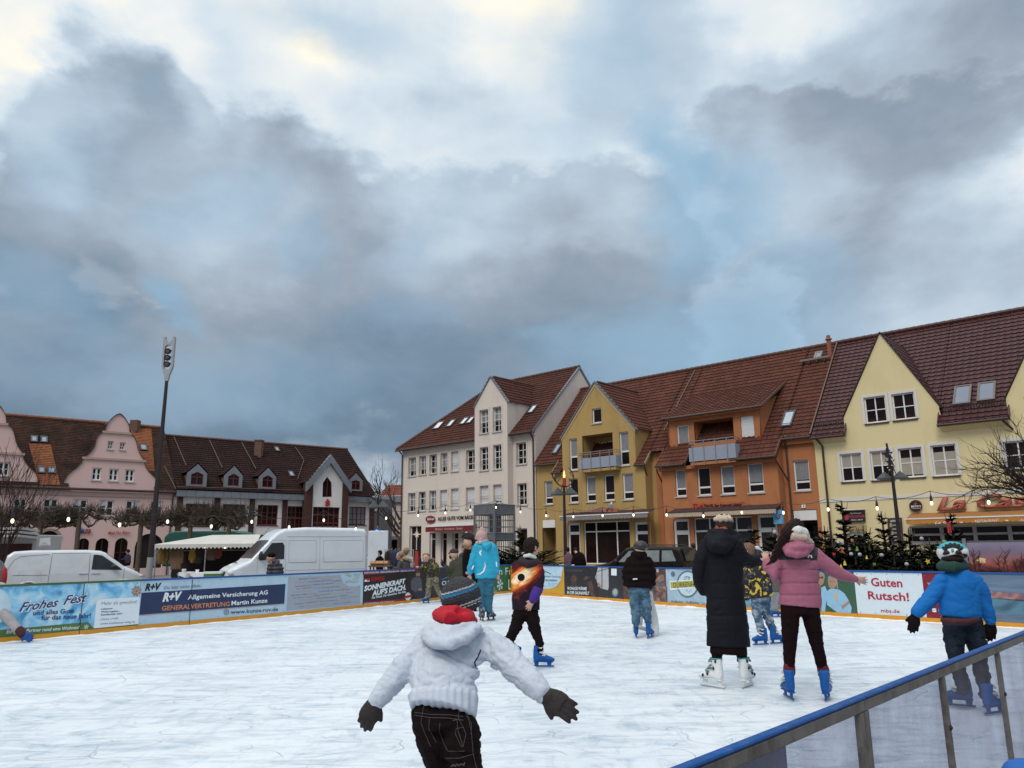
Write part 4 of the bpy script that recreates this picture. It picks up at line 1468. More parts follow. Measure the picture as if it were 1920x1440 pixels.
for(x,y)in((722,790),(735,860),(800,825),(812,890)):
 sheet(G,[zd(x-11,y+18),zd(x+11,y+17),zd(x+9,y-18),zd(x-10,y-17)],tanp,sg,'picture',.094)
for(x,y)in((755,790),(752,825),(765,860),(760,895),(770,925)):
 sheet(G,[zd(x-18,y+3),zd(x+18,y+1),zd(x+18,y-3),zd(x-18,y-1)],white_ink,sg,'print_line',.094)
 # ------------------------------------------------------------------ pink gabled house (left)
pink=M('pink_render',(.63,.43,.395),.85,.05,.8,bump=.12,bscale=90,dirt=(.50,.335,.305),dscale=.8,damt=.5,stretch=(1,1,.3))
pink2=M('pink_moulding',(.40,.28,.25),.8,.05,2)
uP0,uP1=-22.0,LF.uv(325,960)[0]
P=thing('pink_gabled_house','pink house with curved baroque gables and brown plain-tiled roof','house',LF.P((uP0+uP1)/2+4,GZ,0))
S3=Slope(LF,6.1,.3,.99)
VRp=S3.v_at(-5.5)
_r=[(630,960),(630,930),(640,870),(680,805),(725,765),(775,730),(815,690),(838,640),(845,625),(880,605),(915,575),(945,530),(957,490),(965,450),(990,410),(1012,392),(1040,380),(1055,370),(1060,335),(1075,300),(1098,262),(1130,228),(1165,205),(1195,195),(1220,208),(1250,240),(1275,280),(1290,320),(1297,385),(1310,398),(1340,425),(1358,462),(1370,510),(1378,550),(1395,590),(1418,630),(1442,660),(1442,682),(1455,725),(1480,765),(1515,800),(1550,835),(1570,885),(1577,965)]
gab=[LF.uv(*zp(*p))for p in _r]
uc=LF.uv(*zp(1195,195))[0]
ve3=6.1
gab=[(u,max(v,6.05))for u,v in gab]
edge2=LF.uv(*zp(380,920))[0]
shift=edge2-gab[-1][0]
gab2=[(u+shift,v)for u,v in gab]
pw_g=[zp.r(1076,1133,464,546),zp.r(1196,1253,476,552),zp.r(918,1013,730,856),zp.r(1088,1183,740,864),zp.r(1250,1343,748,872)]
pw_g2=[zp.r(-20,92,672,812),zp.r(-170,-70,672,812)]
pw_1=[zp.r(428,577,1040,1205),zp.r(725,872,1046,1212),zp.r(990,1136,1053,1216),zp.r(1256,1390,1058,1220),zp.r(1500,1624,1063,1222),zp.r(130,262,1036,1195),zp.r(-150,-20,1030,1190)]
def arch(px,n=8):
 x0,x1,y0,y1=px
 a,b,v0,v1=LF.rect(px)
 c,r=(a+b)/2,(b-a)/2
 rv=min(r,(v1-v0)*.45)
 return[(a,v0),(b,v0)]+[(c+r*math.cos(math.pi*k/n),v1-rv+rv*math.sin(math.pi*k/n))for k in range(n+1)]
arches=[zv.r(762,884,262,560),zv.r(948,1080,262,560),zv.r(1142,1272,260,560),zv.r(378,580,188,560),zv.r(1345,1630,215,560)]
top=[(uP0,GZ),(uP1,GZ),(uP1,6.05)]+list(reversed(gab))+list(reversed(gab2))+[(uP0,6.05)]
mb=MB()
wall(mb,LF,top,[LF.rect(r)for r in pw_g+pw_g2+pw_1]+[arch(a)for a in arches],0,.22)
mb.poly([LF.P(uP1,GZ,0),LF.P(uP1,6,0),LF.P(uP1,VRp-.1,-5.5),LF.P(uP1,6,-11.3),LF.P(uP1,GZ,-11.3)])
mb.poly([LF.P(uP0,GZ,-11.3),LF.P(uP1,GZ,-11.3),LF.P(uP1,6,-11.3),LF.P(uP0,6,-11.3)])
mb.build('wall',pink,P)
mb=MB()
for gg in(gab,gab2):
 for(i,j)in((7,-8),(16,-16)):
  G_=LF
  a,b=gg[i],gg[j]
  LF.box(mb,a[0]-.12,b[0]+.12,a[1]-.02,a[1]+.14,.003,.12)
LF.box(mb,uP0,uP1,5.55,5.72,.003,.1)
LF.box(mb,uP0,uP1,5.85,6.0,.003,.12)
mb.build('moulding',pink2,P)
mb=MB()
for gg in(gab,gab2):
 for a,b in zip(gg[1:],gg[2:]):
  A,B=LF.P(a[0],a[1],-.25),LF.P(b[0],b[1],-.25)
  mb.prism([A,B,B+Vector((0,0,.07)),A+Vector((0,0,.07))],LF.n*.34)
gutter(mb,LF,uP0,uP1,6.03,.32,.09)
mb.build('gable_capping',gutter_m,P)
for r in pw_g[:2]:
 window(LF,P,LF.rect(r),0,.22,(.5,),(.5,),fr=.08)
for r in pw_g[2:]+pw_g2:
 window(LF,P,LF.rect(r),0,.18,((.5,.07),),(.5,),fr=.09)
poster=M('white_poster',(.52,.54,.58),.6)
for i,r in enumerate(pw_1):
 wn=window(LF,P,LF.rect(r),0,.18,((.5,.07),),(.5,),fr=.09)
 if 1<=i<=4:
  u0,u1,v0,v1=LF.rect(r)
  mb=MB()
  f0=.08 if i in(1,2)else .55
  LF.box(mb,u0+(u1-u0)*f0,u0+(u1-u0)*(f0+.38),v0+(v1-v0)*.62,v1-.1,-.16,-.14)
  mb.build('poster',poster,wn)
for k,a in enumerate(arches):
 ps=arch(a)
 mb=MB()
 mb.poly([LF.P(u,v,-.21)for u,v in ps])
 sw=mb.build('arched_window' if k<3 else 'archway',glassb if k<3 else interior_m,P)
 if k<3:
  u0,u1,v0,v1=LF.rect(a)
  mb=MB()
  LF.box(mb,(u0+u1)/2-.04,(u0+u1)/2+.04,v0,v1-.1,-.2,-.16)
  LF.box(mb,u0,u1,(v0+v1)/2,(v0+v1)/2+.07,-.2,-.165)
  mb.build('frame',dark_metal,sw)
mb=MB()
a=arch(arches[3])
for p,q in zip(a[2:],a[3:]):
 c=(LF.rect(arches[3])[0]+LF.rect(arches[3])[1])/2
 A,B=LF.P(p[0],p[1],.003),LF.P(q[0],q[1],.003)
 A2,B2=LF.P(p[0]+(p[0]-c)*.22,p[1]+.18,.003),LF.P(q[0]+(q[0]-c)*.22,q[1]+.18,.003)
 mb.prism([A,B,B2,A2],LF.n*.06)
mb.build('arch_moulding',M('brown_stone',(.26,.19,.16),.8),P)
# roof: old tiles, orange repaired patches
S3s=lambda u0,u1,s0,s1:(S3.O,S3.ux,S3.sx,[(u0,s0),(u1,s0),(u1,s1),(u0,s1)])
Lp=S3.s_of_w(-5.5)
uG1=LF.uv(*zp(1560,900))[0]
so_=LF.uv(*zp(1300,340))[0]
parts=[S3s(uP0,gab[0][0]+.3,0,Lp),S3s(gab[0][0]+.3,gab[-1][0]-.3,.6,Lp),S3s(gab[-1][0]-.3,uP1+.05,0,Lp)]
def pink_cross(gg):
 ua=(gg[0][0]+gg[-1][0])/2
 out=[]
 va=max(v for u,v in gg)-.15
 for uf in(gg[0][0]+.1,gg[-1][0]-.1):
  d=Vector(LF.P(ua,va,0)-LF.P(uf,6.2,0))
  out.append((LF.P(uf,6.22,-.05),-LF.n,d.normalized(),[(0,0),(.1,0),(min(-S3.w_at(va),5.4)+.1,d.length),(0,d.length)]))
 return out,ua,va
pc1,ua1_,va1_=pink_cross(gab)
pc2,ua2_,va2_=pink_cross(gab2)
rf=roof_obj('roof',parts+pc1+pc2,tile_old,P,tw=.2,ch=.2,amp=.006,step=.028)
mb=MB()
mb.poly([LF.P(uP0,VRp,-5.5),LF.P(uP1,VRp,-5.5),LF.P(uP1,6,-11.3),LF.P(uP0,6,-11.3)])
mb.build('rear_slope',ridge_m,rf)
mb=MB()
om=M('orange_ridge_tiles',(.19,.075,.042),.8,.3,3)
ridge(mb,LF.P(uP0,VRp+.05,-5.5),LF.P(uP1,VRp+.05,-5.5),.15)
ridge(mb,LF.P(ua1_,va1_+.05,-.1),LF.P(ua1_,va1_+.05,-5.4),.1)
ridge(mb,LF.P(ua2_,va2_+.05,-.1),LF.P(ua2_,va2_+.05,-5.4),.1)
mb.build('ridge',om,rf)
def patch_px(S,pts,h=.035):
 return[S.us(*p)for p in pts]
def patch_obj(pts):
 q=patch_px(S3,pts)
 return(S3.O+S3.nrm*.03,S3.ux,S3.sx,q)
roof_obj('orange_roof_patch',[patch_obj([zp(395,905),zp(600,905),zp(505,500),zp(285,490)]),patch_obj([zp(1420,770),zp(1545,770),zp(1512,345),zp(1300,335)])],tile_orange,rf,tw=.2,ch=.2,amp=.006,step=.028)
for q in([(308,485),(378,485),(370,425),(300,420)],[(405,490),(478,490),(468,430),(400,428)],[(380,795),(456,797),(445,735),(372,732)],[(478,798),(556,800),(545,738),(470,736)],[(1400,566),(1474,568),(1460,508),(1392,505)]):
 roof_window(S3,P,[zp(*p)for p in q],M('pale_skylight',(.22,.27,.34),.15,.15,1,spec=.4),th=.12)
a=S3.us(*zp(1345,330))
mb=MB()
p=S3.P(a[0],Lp-.5)
mb.cbox(p+Vector((0,0,.28)),.62,.6,1.0)
mb.build('chimney',M('chimney_brick',(.13,.07,.05),.85,.3,9),P)
downpipe(LF,P,[(uP1-.12,6,.3),(uP1-.15,5.6,.08),(uP1-.15,GZ,.08)],.05)
sg=thing('health_insurance_sign','blue and red letters with a blue ring on the pink wall above the arched windows','sign',LF.P(*LF.uv(*zv(830,220),.1),.1))
ikk=M('navy_ink',(.02,.04,.14),.6)
lettering(LF,'IKK',zv(785,215),zv(850,213),8,ikk,sg,w=.09,bold=.03,ext=.03)
lettering(LF,'BB',zv(852,213),zv(908,212),8,M('plum_ink',(.25,.03,.06),.6),sg,w=.09,bold=.03,ext=.03)
pp=[LF.P(*LF.uv(*zv(x,y),.1),.1)for x,y in ell(797,195,30,36,14,100,330)]
mb=MB()
mb.tube(pp,.07,6)
mb.build('ring',M('cyan_blue',(.05,.22,.48),.5),sg)
sg=thing('bistro_sign','red script lettering on the pink wall right of the blue ring sign','sign',LF.P(*LF.uv(*zv(1190,220),.1),.1))
lettering(LF,'Minh Duc Bistro',zv(1080,225),zv(1300,219),6,rdi,sg,w=.09,shear=.4,bold=.01,ext=.02)
# ------------------------------------------------------------------ bank with brick piers
plaster=M('white_plaster',(.68,.64,.63),.85,.05,.8,bump=.1,bscale=90,dirt=(.56,.52,.51),dscale=.5,damt=.3)
pier=M('dark_red_brick',(.060,.022,.018),.8,.25,12,bump=.3,bscale=30)
maroon_f=M('maroon_window_frame',(.11,.018,.022),.5)
uB0_,uB1_=uP1+.02,LF.uv(699,960)[0]
B=thing('bank_building','white bank with dark brick piers, zinc-faced dormers and a long dark tiled roof','bank building',LF.P((uB0_+uB1_)/2,GZ,0))
S4=Slope(LF,6.25,.55,(11.28-6.25)/6.55)
VRb=11.28
bw=[zb.r(292,492,718,900),zb.r(598,782,722,893),zb.r(884,1052,728,893),zb.r(1128,1268,738,935),zb.r(1634,1772,742,890)]
GWf=.9
cg=(LF.uv(*zb(1322,700),GWf)[0],LF.uv(*zb(1590,700),GWf)[0])
cap=LF.uv(*zb(1474,352),GWf)
cft=(LF.uv(*zb(1310,545),GWf)[1]+LF.uv(*zb(1600,535),GWf)[1])/2
mb=MB()
wall(mb,LF,[(uB0_,GZ),(uB1_,GZ),(uB1_,6.1),(uB0_,6.1)],[LF.rect(r)for r in bw],0,.22)
pwin=[LF.uv(*zb(*p),GWf)for p in((1416,664),(1495,662),(1492,545),(1456,497),(1420,548))]
gw=LF.rect(zb.r(1337,1556,745,945),GWf)
wall(mb,LF,[(cg[0],GZ),(cg[1],GZ),(cg[1],cft),tuple(cap),(cg[0],cft)],[pwin,gw],GWf,.25)
mb.poly([LF.P(uB1_,GZ,0),LF.P(uB1_,6.1,0),LF.P(uB1_,VRb-.15,-6),LF.P(uB1_,6,-12.4),LF.P(uB1_,GZ,-12.4)])
mb.poly([LF.P(uB0_,GZ,-12.4),LF.P(uB1_,GZ,-12.4),LF.P(uB1_,6,-12.4),LF.P(uB0_,6,-12.4)])
for u in cg:
 mb.poly([LF.P(u,GZ,GWf),LF.P(u,GZ,0),LF.P(u,6.3,0),LF.P(u,cft,S4.w_at(cft)),LF.P(u,cft,GWf)])
mb.build('wall',plaster,B)
for i,(x0,x1)in enumerate(((222,268),(530,574),(820,860),(1090,1128),(1806,1842))):
 u0,u1=LF.uv(*zb(x0,800),.15)[0],LF.uv(*zb(x1,800),.15)[0]
 mb=MB()
 LF.box(mb,u0,u1,GZ,6.02,.003,.16)
 mb.build('pier',pier,B)
for(x0,x1,yt)in((1284,1336,560),(1580,1628,548)):
 u0,u1=LF.uv(*zb(x0,700),GWf+.1)[0],LF.uv(*zb(x1,700),GWf+.1)[0]
 mb=MB()
 LF.box(mb,u0,u1,GZ,cft+.15,.2,GWf+.12)
 mb.build('pier',pier,B)
for i,r in enumerate(bw):
 window(LF,B,LF.rect(r),0,.2,((.5,.05),.25,.75)if i else(.5,),((.5,.05),.25,.75)if i==3 else(.62,.3),frm=maroon_f,sillm=maroon_f,mat=glassb,sill=i!=3,curtain=.9 if i==4 else 0)
window(LF,B,gw,GWf,.2,((.2,.05),(.4,.05),(.6,.05),(.8,.05)),((.68,.05),(.35,.05)),frm=maroon_f,sill=False,mat=glassb,blind=[(.06,.2)])
mb=MB()
mb.poly([LF.P(u,v,GWf-.2)for u,v in pwin])
pg=mb.build('window',glassb,B)
mb=MB()
for a,b in zip(pwin,pwin[1:]+pwin[:1]):
 mb.tube([LF.P(a[0],a[1],GWf-.12),LF.P(b[0],b[1],GWf-.12)],.06,5)
um=(pwin[0][0]+pwin[1][0])/2
mb.tube([LF.P(um,pwin[0][1],GWf-.13),LF.P(um,pwin[3][1],GWf-.13)],.05,5)
mb.build('frame',maroon_f,pg)
# eaves fascia
mb=MB()
for(u0,u1)in((uB0_,cg[0]-.3),(cg[1]+.3,uB1_+.1)):
 n=int((u1-u0)/.7)
 for i in range(n):
  LF.box(mb,u0+(u1-u0)*i/n+.01,u0+(u1-u0)*(i+1)/n-.01,5.72,6.2,.02,.52)
mb.build('zinc_fascia',zinc,B)
Lb=S4.s_of_w(-6)
parts=[(S4.O,S4.ux,S4.sx,[(uB0_,0),(cg[0]-.25,0),(cg[0]-.25,Lb),(uB0_,Lb)]),(S4.O,S4.ux,S4.sx,[(cg[0]-.25,1.2),(cg[1]+.25,1.2),(cg[1]+.25,Lb),(cg[0]-.25,Lb)]),(S4.O,S4.ux,S4.sx,[(cg[1]+.25,0),(uB1_+.15,0),(uB1_+.15,Lb),(cg[1]+.25,Lb)])]
parts+=cross_gable(LF,S4,(cap[0],cap[1]+.25),[(cg[0]-.45,cft-.1),(cg[1]+.45,cft-.1)],GWf+.3,.1)
rf=roof_obj('roof',parts,tile_bank,B)
mb=MB()
mb.poly([LF.P(uB0_,VRb,-6),LF.P(uB1_,VRb,-6),LF.P(uB1_,6,-12.6),LF.P(uB0_,6,-12.6)])
mb.build('rear_slope',ridge_m,rf)
mb=MB()
ridge(mb,LF.P(uB0_,VRb+.05,-6),LF.P(uB1_+.1,VRb+.05,-6))
mb.build('ridge',ridge_m,rf)
mb=MB()
for a,b in(((cg[0]-.55,cft-.25),(cap[0],cap[1]+.28)),((cap[0],cap[1]+.28),(cg[1]+.55,cft-.25))):
 A,B_=LF.P(a[0],a[1],GWf+.003),LF.P(b[0],b[1],GWf+.003)
 mb.box(A+Vector((0,0,.1)),B_-A,Vector((0,0,-.75)),LF.n*.36)
mb.build('gable_zinc',zinc,rf)
mb=MB()
for(p,q)in(((200,180),(300,415)),((490,205),(595,430)),((755,225),(870,440)),((1195,265),(1262,365)),((112,400),(215,605)),((1262,370),(1212,525))):
 a,b=S4.us(*zb(*p)),S4.us(*zb(*q))
 mb.tube([S4.P(a[0],a[1],.1),S4.P(b[0],b[1],.1)],.035,5)
a,b=S4.us(*zb(215,597)),S4.us(*zb(1285,622))
mb.tube([S4.P(a[0],a[1],.2),S4.P(b[0],b[1],.2)],.03,5)
mb.build('lightning_wire',M('grey_wire',(.085,.065,.055),.6),rf)
def small_dormer(par,S,F,pl,pr,psh,pap):
 a=S.us(*pl)
 w=S.we-a[1]/S.c+.25
 u0,v0=F.uv(*pl,w)
 u1=F.uv(*pr,w)[0]
 vs=F.uv(*psh,w)[1]
 va=F.uv(*pap,w)[1]
 uc_=(u0+u1)/2
 out=[(u0,v0),(u1,v0),(u1,vs),(uc_,va),(u0,vs)]
 k=.62
 um_,vm_=uc_,v0+.02
 inn=[(uc_-(u1-u0)*.31,v0+.12),(uc_+(u1-u0)*.31,v0+.12),(uc_+(u1-u0)*.31,vs-.12),(uc_,va-.62),(uc_-(u1-u0)*.31,vs-.12)]
 mb=MB()
 wall(mb,F,out,[inn],w,.12)
 n=len(out)
 for i in range(n):
  p,q=out[i],out[(i+1)%n]
  mb.poly([F.P(p[0],p[1],w),F.P(q[0],q[1],w),F.P(q[0],q[1],w-.25),F.P(p[0],p[1],w-.25)])
 d=mb.build('dormer',zinc,par)
 mb=MB()
 for(uf,sgn)in((u0+.1,-1),(u1-.1,1)):
  mb.poly([F.P(uf,v0,w-.1),F.P(uf,vs-.1,w-.1),F.P(uf,vs-.1,S.w_at(vs-.1)),F.P(uf,v0,S.w_at(v0))])
 mb.build('cheek',M('ochre_cheek',(.16,.075,.035),.8),d)
 mb=MB()
 mb.poly([F.P(u,v,w-.11)for u,v in inn])
 g=mb.build('window',glassb,d)
 mb=MB()
 for p,q in zip(inn,inn[1:]+inn[:1]):
  mb.tube([F.P(p[0],p[1],w-.07),F.P(q[0],q[1],w-.07)],.06,5)
 mb.tube([F.P(uc_,v0+.1,w-.08),F.P(uc_,va-.65,w-.08)],.05,5)
 mb.tube([F.P(inn[0][0],(v0+vs)/2+.2,w-.085),F.P(inn[1][0],(v0+vs)/2+.2,w-.085)],.045,5)
 mb.build('window_frame',maroon_f,d)
 ps=[]
 for(uf,vf)in((u0-.06,vs),(u1+.06,vs)):
  dd=F.P(uc_,va+.03,0)-F.P(uf,vf,0)
  ps.append((F.P(uf,vf+.02,w-.02),-F.n,dd.normalized(),[(0,0),(w-S.w_at(vf),0),(w-S.w_at(va),dd.length),(0,dd.length)]))
 roof_obj('dormer_roof',ps,tile_bank,d)
for q in([(305,572),(466,578),(306,462),(395,393)],[(612,582),(758,590),(612,480),(690,408)],[(897,592),(1033,598),(897,492),(967,424)],[(1634,612),(1743,624),(1636,522),(1690,468)]):
 small_dormer(B,S4,LF,*[zb(*p)for p in q])
for q in([(1030,292),(1066,296),(1054,262),(1020,258)],[(1148,498),(1192,504),(1170,462),(1130,455)],[(885,332),(925,337),(918,322),(880,318)]):
 roof_window(S4,B,[zb(*p)for p in q],M('pale_skylight',(.36,.40,.48),.1,.15,1,spec=.6))
a=S4.us(*zb(893,320))
p=S4.P(*a)
mb=MB()
mb.cbox(p+Vector((0,0,.42)),.62,.62,1.7)
mb.cbox(p+Vector((0,0,1.31)),.72,.72,.1)
mb.build('chimney',M('chimney_brick',(.13,.07,.05),.85,.3,9),B)
sg=thing('bank_logo','small red letter S with a dot on the white bank gable','sign',LF.P(*LF.uv(*zb(1455,730),GWf+.05),GWf+.05))
redp=M('signal_red',(.42,.012,.012),.5,.05)
lettering(LF,'S',zb(1436,732),zb(1476,732),9,redp,sg,w=GWf+.03,bold=.06,ext=.08)
sheet(LF,[zb(*p)for p in ell(1457,686,8,7,12)],redp,sg,'dot',GWf+.03,.08)
mb=MB()
ps=[LF.P(uB0_+2.2,GZ,.0)]
# ------------------------------------------------------------------ distant house between the bank and the bakery
DP=Plane(tuple(at(735,1030,92))[:2],(.97,-.24))
zq=ZZ(690,890,8.47)
H6=thing('background_house','pale house with a red roof far behind the bare tree beside the bank','house',DP.P(0,GZ,0))
far_m=M('pale_pink_render',(.42,.36,.34),.85,.06,1)
mb=MB()
wl=[zq.r(275,325,405,535),zq.r(285,318,545,590),zq.r(270,315,720,850),zq.r(272,315,860,912),zq.r(105,170,430,560)]
wall(mb,DP,[(-4.5,GZ),(6,GZ),(6,DP.uv(*zq(400,350))[1]),(-4.5,DP.uv(*zq(400,350))[1])],[DP.rect(r)for r in wl],0,.2)
mb.build('wall',far_m,H6)
for r in wl:
 window(DP,H6,DP.rect(r),0,.2,sill=False)
ve6=DP.uv(*zq(400,340))[1]
S6=Slope(DP,ve6,.3,1.0)
L6=S6.us(*zq(400,165))[1]
u6=DP.uv(*zq(190,340))[0]
roof_obj('roof',[(S6.O,S6.ux,S6.sx,[(u6,0),(6,0),(6,L6),(u6+.5,L6)])],tile_mat('red_far_tiles',(.16,.055,.04),(.2,.07,.05),(.1,.04,.03)),H6)
mb=MB()
DP.box(mb,u6,6,ve6-.75,ve6,.05,.4)
mb.build('fascia',zinc,H6)
a=DP.rect(zq.r(215,470,1040,1200))
mb=MB()
DP.box(mb,a[0],a[1],a[2],a[3],.02,.08)
sh=mb.build('shopfront',glassb,H6)
mb=MB()
DP.box(mb,a[0]-.3,a[1]+.3,a[3]+.05,a[3]+.45,.0,.9)
mb.build('canopy',M('grey_canopy',(.25,.22,.21),.7),sh)
# dark upper part of another facade just behind the bank corner
DP2=Plane(tuple(at(700,1030,84))[:2],(.8,.6))
H7=thing('slate_clad_house','narrow slate-grey facade squeezed between the bank and the pale background house','house',DP2.P(0,GZ,0))
mb=MB()
v1=DP2.uv(*zq(150,385))[1]
r7=[DP2.rect(zq.r(108,172,432,570))]
wall(mb,DP2,[(-5,GZ),(2.2,GZ),(2.2,v1),(-5,v1)],r7,0,.15)
mb.poly([DP2.P(2.2,GZ,0),DP2.P(2.2,v1,0),DP2.P(2.2,v1,-5),DP2.P(2.2,GZ,-5)])
mb.poly([DP2.P(-5,v1,0),DP2.P(2.2,v1,0),DP2.P(2.2,v1+.4,-5),DP2.P(-5,v1+.4,-5)])
mb.build('wall',M('slate_cladding',(.09,.085,.09),.6,.2,3),H7)
window(DP2,H7,r7[0],0,.15,(),((.2,.1),))
# ------------------------------------------------------------------ rink boards
kick_m=M('orange_kick_strip',(.62,.27,.018),.5,.08,4,dirt=(.45,.2,.03),dscale=5,damt=.5)
blue_cap=M('blue_cap_rail',(.012,.07,.25),.45,.1,6)
pale_b=M('pale_blue_board',(.42,.56,.66),.35,.06,3,dirt=(.33,.43,.52),dscale=2.5,damt=.5)
BH,KH=.93,.086
LEGS=[]
for i in range(1,len(K)):
 LEGS.append(Plane((K[i-1].x,K[i-1].y),(K[i].x-K[i-1].x,K[i].y-K[i-1].y)))
def leg_for(x):
 lim=[K_px[i]for i in range(len(K))]
 for i in range(1,len(K)):
  if x<=lim[i]:
   return LEGS[i-1]
 return LEGS[-1]
def pxof(p):
 d=Vector(p)-EYE
 return 960+FPX*d.dot(CR)/d.dot(CF),720-FPX*d.dot(CU)/d.dot(CF)
K_px=[pxof((k.x,k.y,.45))[0]for k in K]
def board(x0,x1,label,mat,cap=None,seams=(),end=.0):
 """One advertising section of the barrier between photo columns x0 and x1."""
 i0=next(i for i in range(1,len(K))if(x0+x1)/2<=K_px[i]or i==len(K)-1)
 F=LEGS[i0-1]
 u0,u1=F.uv(x0,1100)[0]+.004,F.uv(x1,1100)[0]-.004
 Ln=(K[i0]-K[i0-1]).length
 u0,u1=(0.0 if u0<.15 else u0),(Ln if u1>Ln-.15 else u1)
 t=thing('rink_board',label,'barrier',F.P((u0+u1)/2,0,-.03))
 mb=MB()
 F.box(mb,u0,u1,KH+.002,BH-.035,-.05,0)
 pn=mb.build('panel',mat,t)
 mb=MB()
 F.box(mb,u0,u1,0.0,KH,-.055,.012)
 mb.build('kick_strip',kick_m,t)
 mb=MB()
 F.box(mb,u0,u1,BH-.033,BH,-.065,.014)
 mb.build('cap_rail',cap or blue_cap,t)
 if seams:
  mb=MB()
  for x in seams:
   u=F.uv(x,1120)[0]
   F.box(mb,u-.006,u+.006,.0,BH-.04,.0125,.014)
  mb.build('seam',dark_metal,pn)
 mb=MB()
 n=5
 for k in range(n):
  u=u0+.06+(u1-u0-.12)*k/(n-1)
  for v in(KH+.03,BH-.07):
   mb.tube([F.P(u,v,0),F.P(u,v,.006)],.008,6)
 mb.build('bolt',steel,pn)
 mb=MB()
 for u in(u0+.3,u1-.3):
  mb.box(F.P(u,GZ,-.1),F.e*.05,Vector((0,0,BH-GZ-.1)),-F.n*.05)
  mb.tube([F.P(u+.02,.5,-.12),F.P(u+.02,GZ,-.55)],.02,6)
 mb.build('support',steel,t)
 return t,pn,F
def print_mat(name,cols,scale=2.0,rough=.35,dist=1.0):
 """Printed photo-like blotches (a banner picture)."""
 m=bpy.data.materials.new(name)
 m.use_nodes=True
 N,L,b=nodes_of(m)
 b.inputs['Roughness'].default_value=rough
 tc=N.new('ShaderNodeTexCoord')
 nz=N.new('ShaderNodeTexNoise')
 nz.inputs['Scale'].default_value,nz.inputs['Detail'].default_value,nz.inputs['Distortion'].default_value=scale,6,dist
 L.new(tc.outputs['Object'],nz.inputs['Vector'])
 cr=N.new('ShaderNodeValToRGB')
 e=cr.color_ramp.elements
 e[0].position,e[0].color=.28,cols[0]+(1,)
 e[1].position,e[1].color=.74,cols[-1]+(1,)
 for i,c in enumerate(cols[1:-1]):
  e.new(.28+.46*(i+1)/(len(cols)-1)).color=c+(1,)
 L.new(nz.outputs[0],cr.inputs[0])
 L.new(cr.outputs[0],b.inputs['Base Color'])
 return m
navy=M('navy_print',(.015,.03,.085),.4,.1,3)
navy_ink=M('navy_ink',(.02,.04,.14),.6)
grn_cap=M('green_cap_rail',(.05,.11,.035),.5)
white_pr=M('white_print',(.70,.74,.77),.4,.03)
grey_ink=M('grey_ink',(.20,.23,.27),.6)
za,zB,zC,zD,zE,zF=ZZ(0,960,5.333),ZZ(240,960,4.0),ZZ(530,1060,5.818),ZZ(690,985,9.6),ZZ(1040,1050,6.0),ZZ(1640,990,3.893)
# off-frame start of the barrier
board(-420,-222,'plain pale blue barrier section left of the snowy banner',pale_b)
# housing company banner
t,pn,F=board(-220,263.2,'light blue wintry banner reading Frohes Fest at the left end of the boards',print_mat('winter_print',[lin(40,120,175),lin(95,165,205),lin(150,200,225),lin(200,215,222),lin(205,195,190)],3.0),cap=grn_cap,seams=(155,))
W1=.004
sheet(F,[za(-600,1325),za(1383,1133),za(1385,1120),za(945,1165),za(880,1100),za(-600,1235)],M('moss_green_print',(.075,.15,.045),.4),pn,'green_stripe',W1)
sheet(F,[za(937,1163),za(1383,1120),za(1400,848),za(1010,872),za(975,884),za(962,915)],white_pr,pn,'info_card',.006)
sheet(F,[za(*p)for p in ell(-70,940,180,185,24)],M('pale_print',(.50,.63,.70),.4),pn,'pale_disc',.003)
lettering(F,'Frohes',za(190,1000),za(585,943),17,white_pr,pn,w=.005,shear=.42,bold=.07)
lettering(F,'Fest',za(632,930),za(878,893),17,white_pr,pn,w=.005,shear=.42,bold=.07)
lettering(F,'Frohes',za(190,998),za(582,941),16.5,navy_ink,pn,w=.0075,shear=.42,bold=.018)
lettering(F,'Fest',za(632,928),za(872,891),16.5,navy_ink,pn,w=.0075,shear=.42,bold=.018)
lettering(F,'und alles Gute',za(330,1033),za(740,1008),8.5,navy_ink,pn,bold=.02)
lettering(F,'für das neue Jahr!',za(412,1083),za(907,1057),9,navy_ink,pn,bold=.02)
lettering(F,'Ein guter Partner rund ums Wohnen!',za(62,1215),za(792,1168),6.2,white_pr,pn,w=.006,shear=.2,bold=.015)
lettering(F,'Mehr als gewohnt!',za(1015,932),za(1370,912),6.5,grey_ink,pn,w=.008)
for s_,a,b,h in(('Lübbener',(1010,980),(1128,971),3.2),('Wohnungsbau-',(1008,1008),(1195,997),3.2),('Gesellschaft mbH',(1005,1037),(1222,1023),3.2)):
 lettering(F,s_,za(*a),za(*b),h,navy_ink,pn,w=.008,bold=.02)
lettering(F,'03546 27400',za(1005,1085),za(1183,1073),3.8,grey_ink,pn,w=.008)
lettering(F,'www.luebbener-wbg.de',za(1000,1128),za(1350,1106),4.2,grey_ink,pn,w=.008,bold=.01)
def flake(F,c,r,mat,par,w=.005,n=6):
 mb=MB()
 for k in range(n):
  a=math.pi*2*k/n+.3
  d=Vector((math.cos(a),math.sin(a)))
  q=Vector((-d.y,d.x))
  A=Vector(F.uv(*c,w))
  R=abs(F.uv(c[0],c[1]-r,w)[1]-A.y)
  def seg(p,e,t):
   dd=(e-p).normalized()
   nn=Vector((-dd.y,dd.x))*t
   mb.poly([F.P(*(p-nn),w),F.P(*(e-nn),w),F.P(*(e+nn),w),F.P(*(p+nn),w)])
  seg(A,A+d*R,R*.07)
  for f in(.45,.7):
   for s_ in(1,-1):
    seg(A+d*R*f,A+d*R*(f+.22)+q*R*.24*s_,R*.055)
 return mb.build('snowflake',mat,par)
flake(F,za(595,810),5.5,M('blue_flake',(.12,.32,.5),.5),pn)
flake(F,za(862,1150),4.5,white_pr,pn,.007)
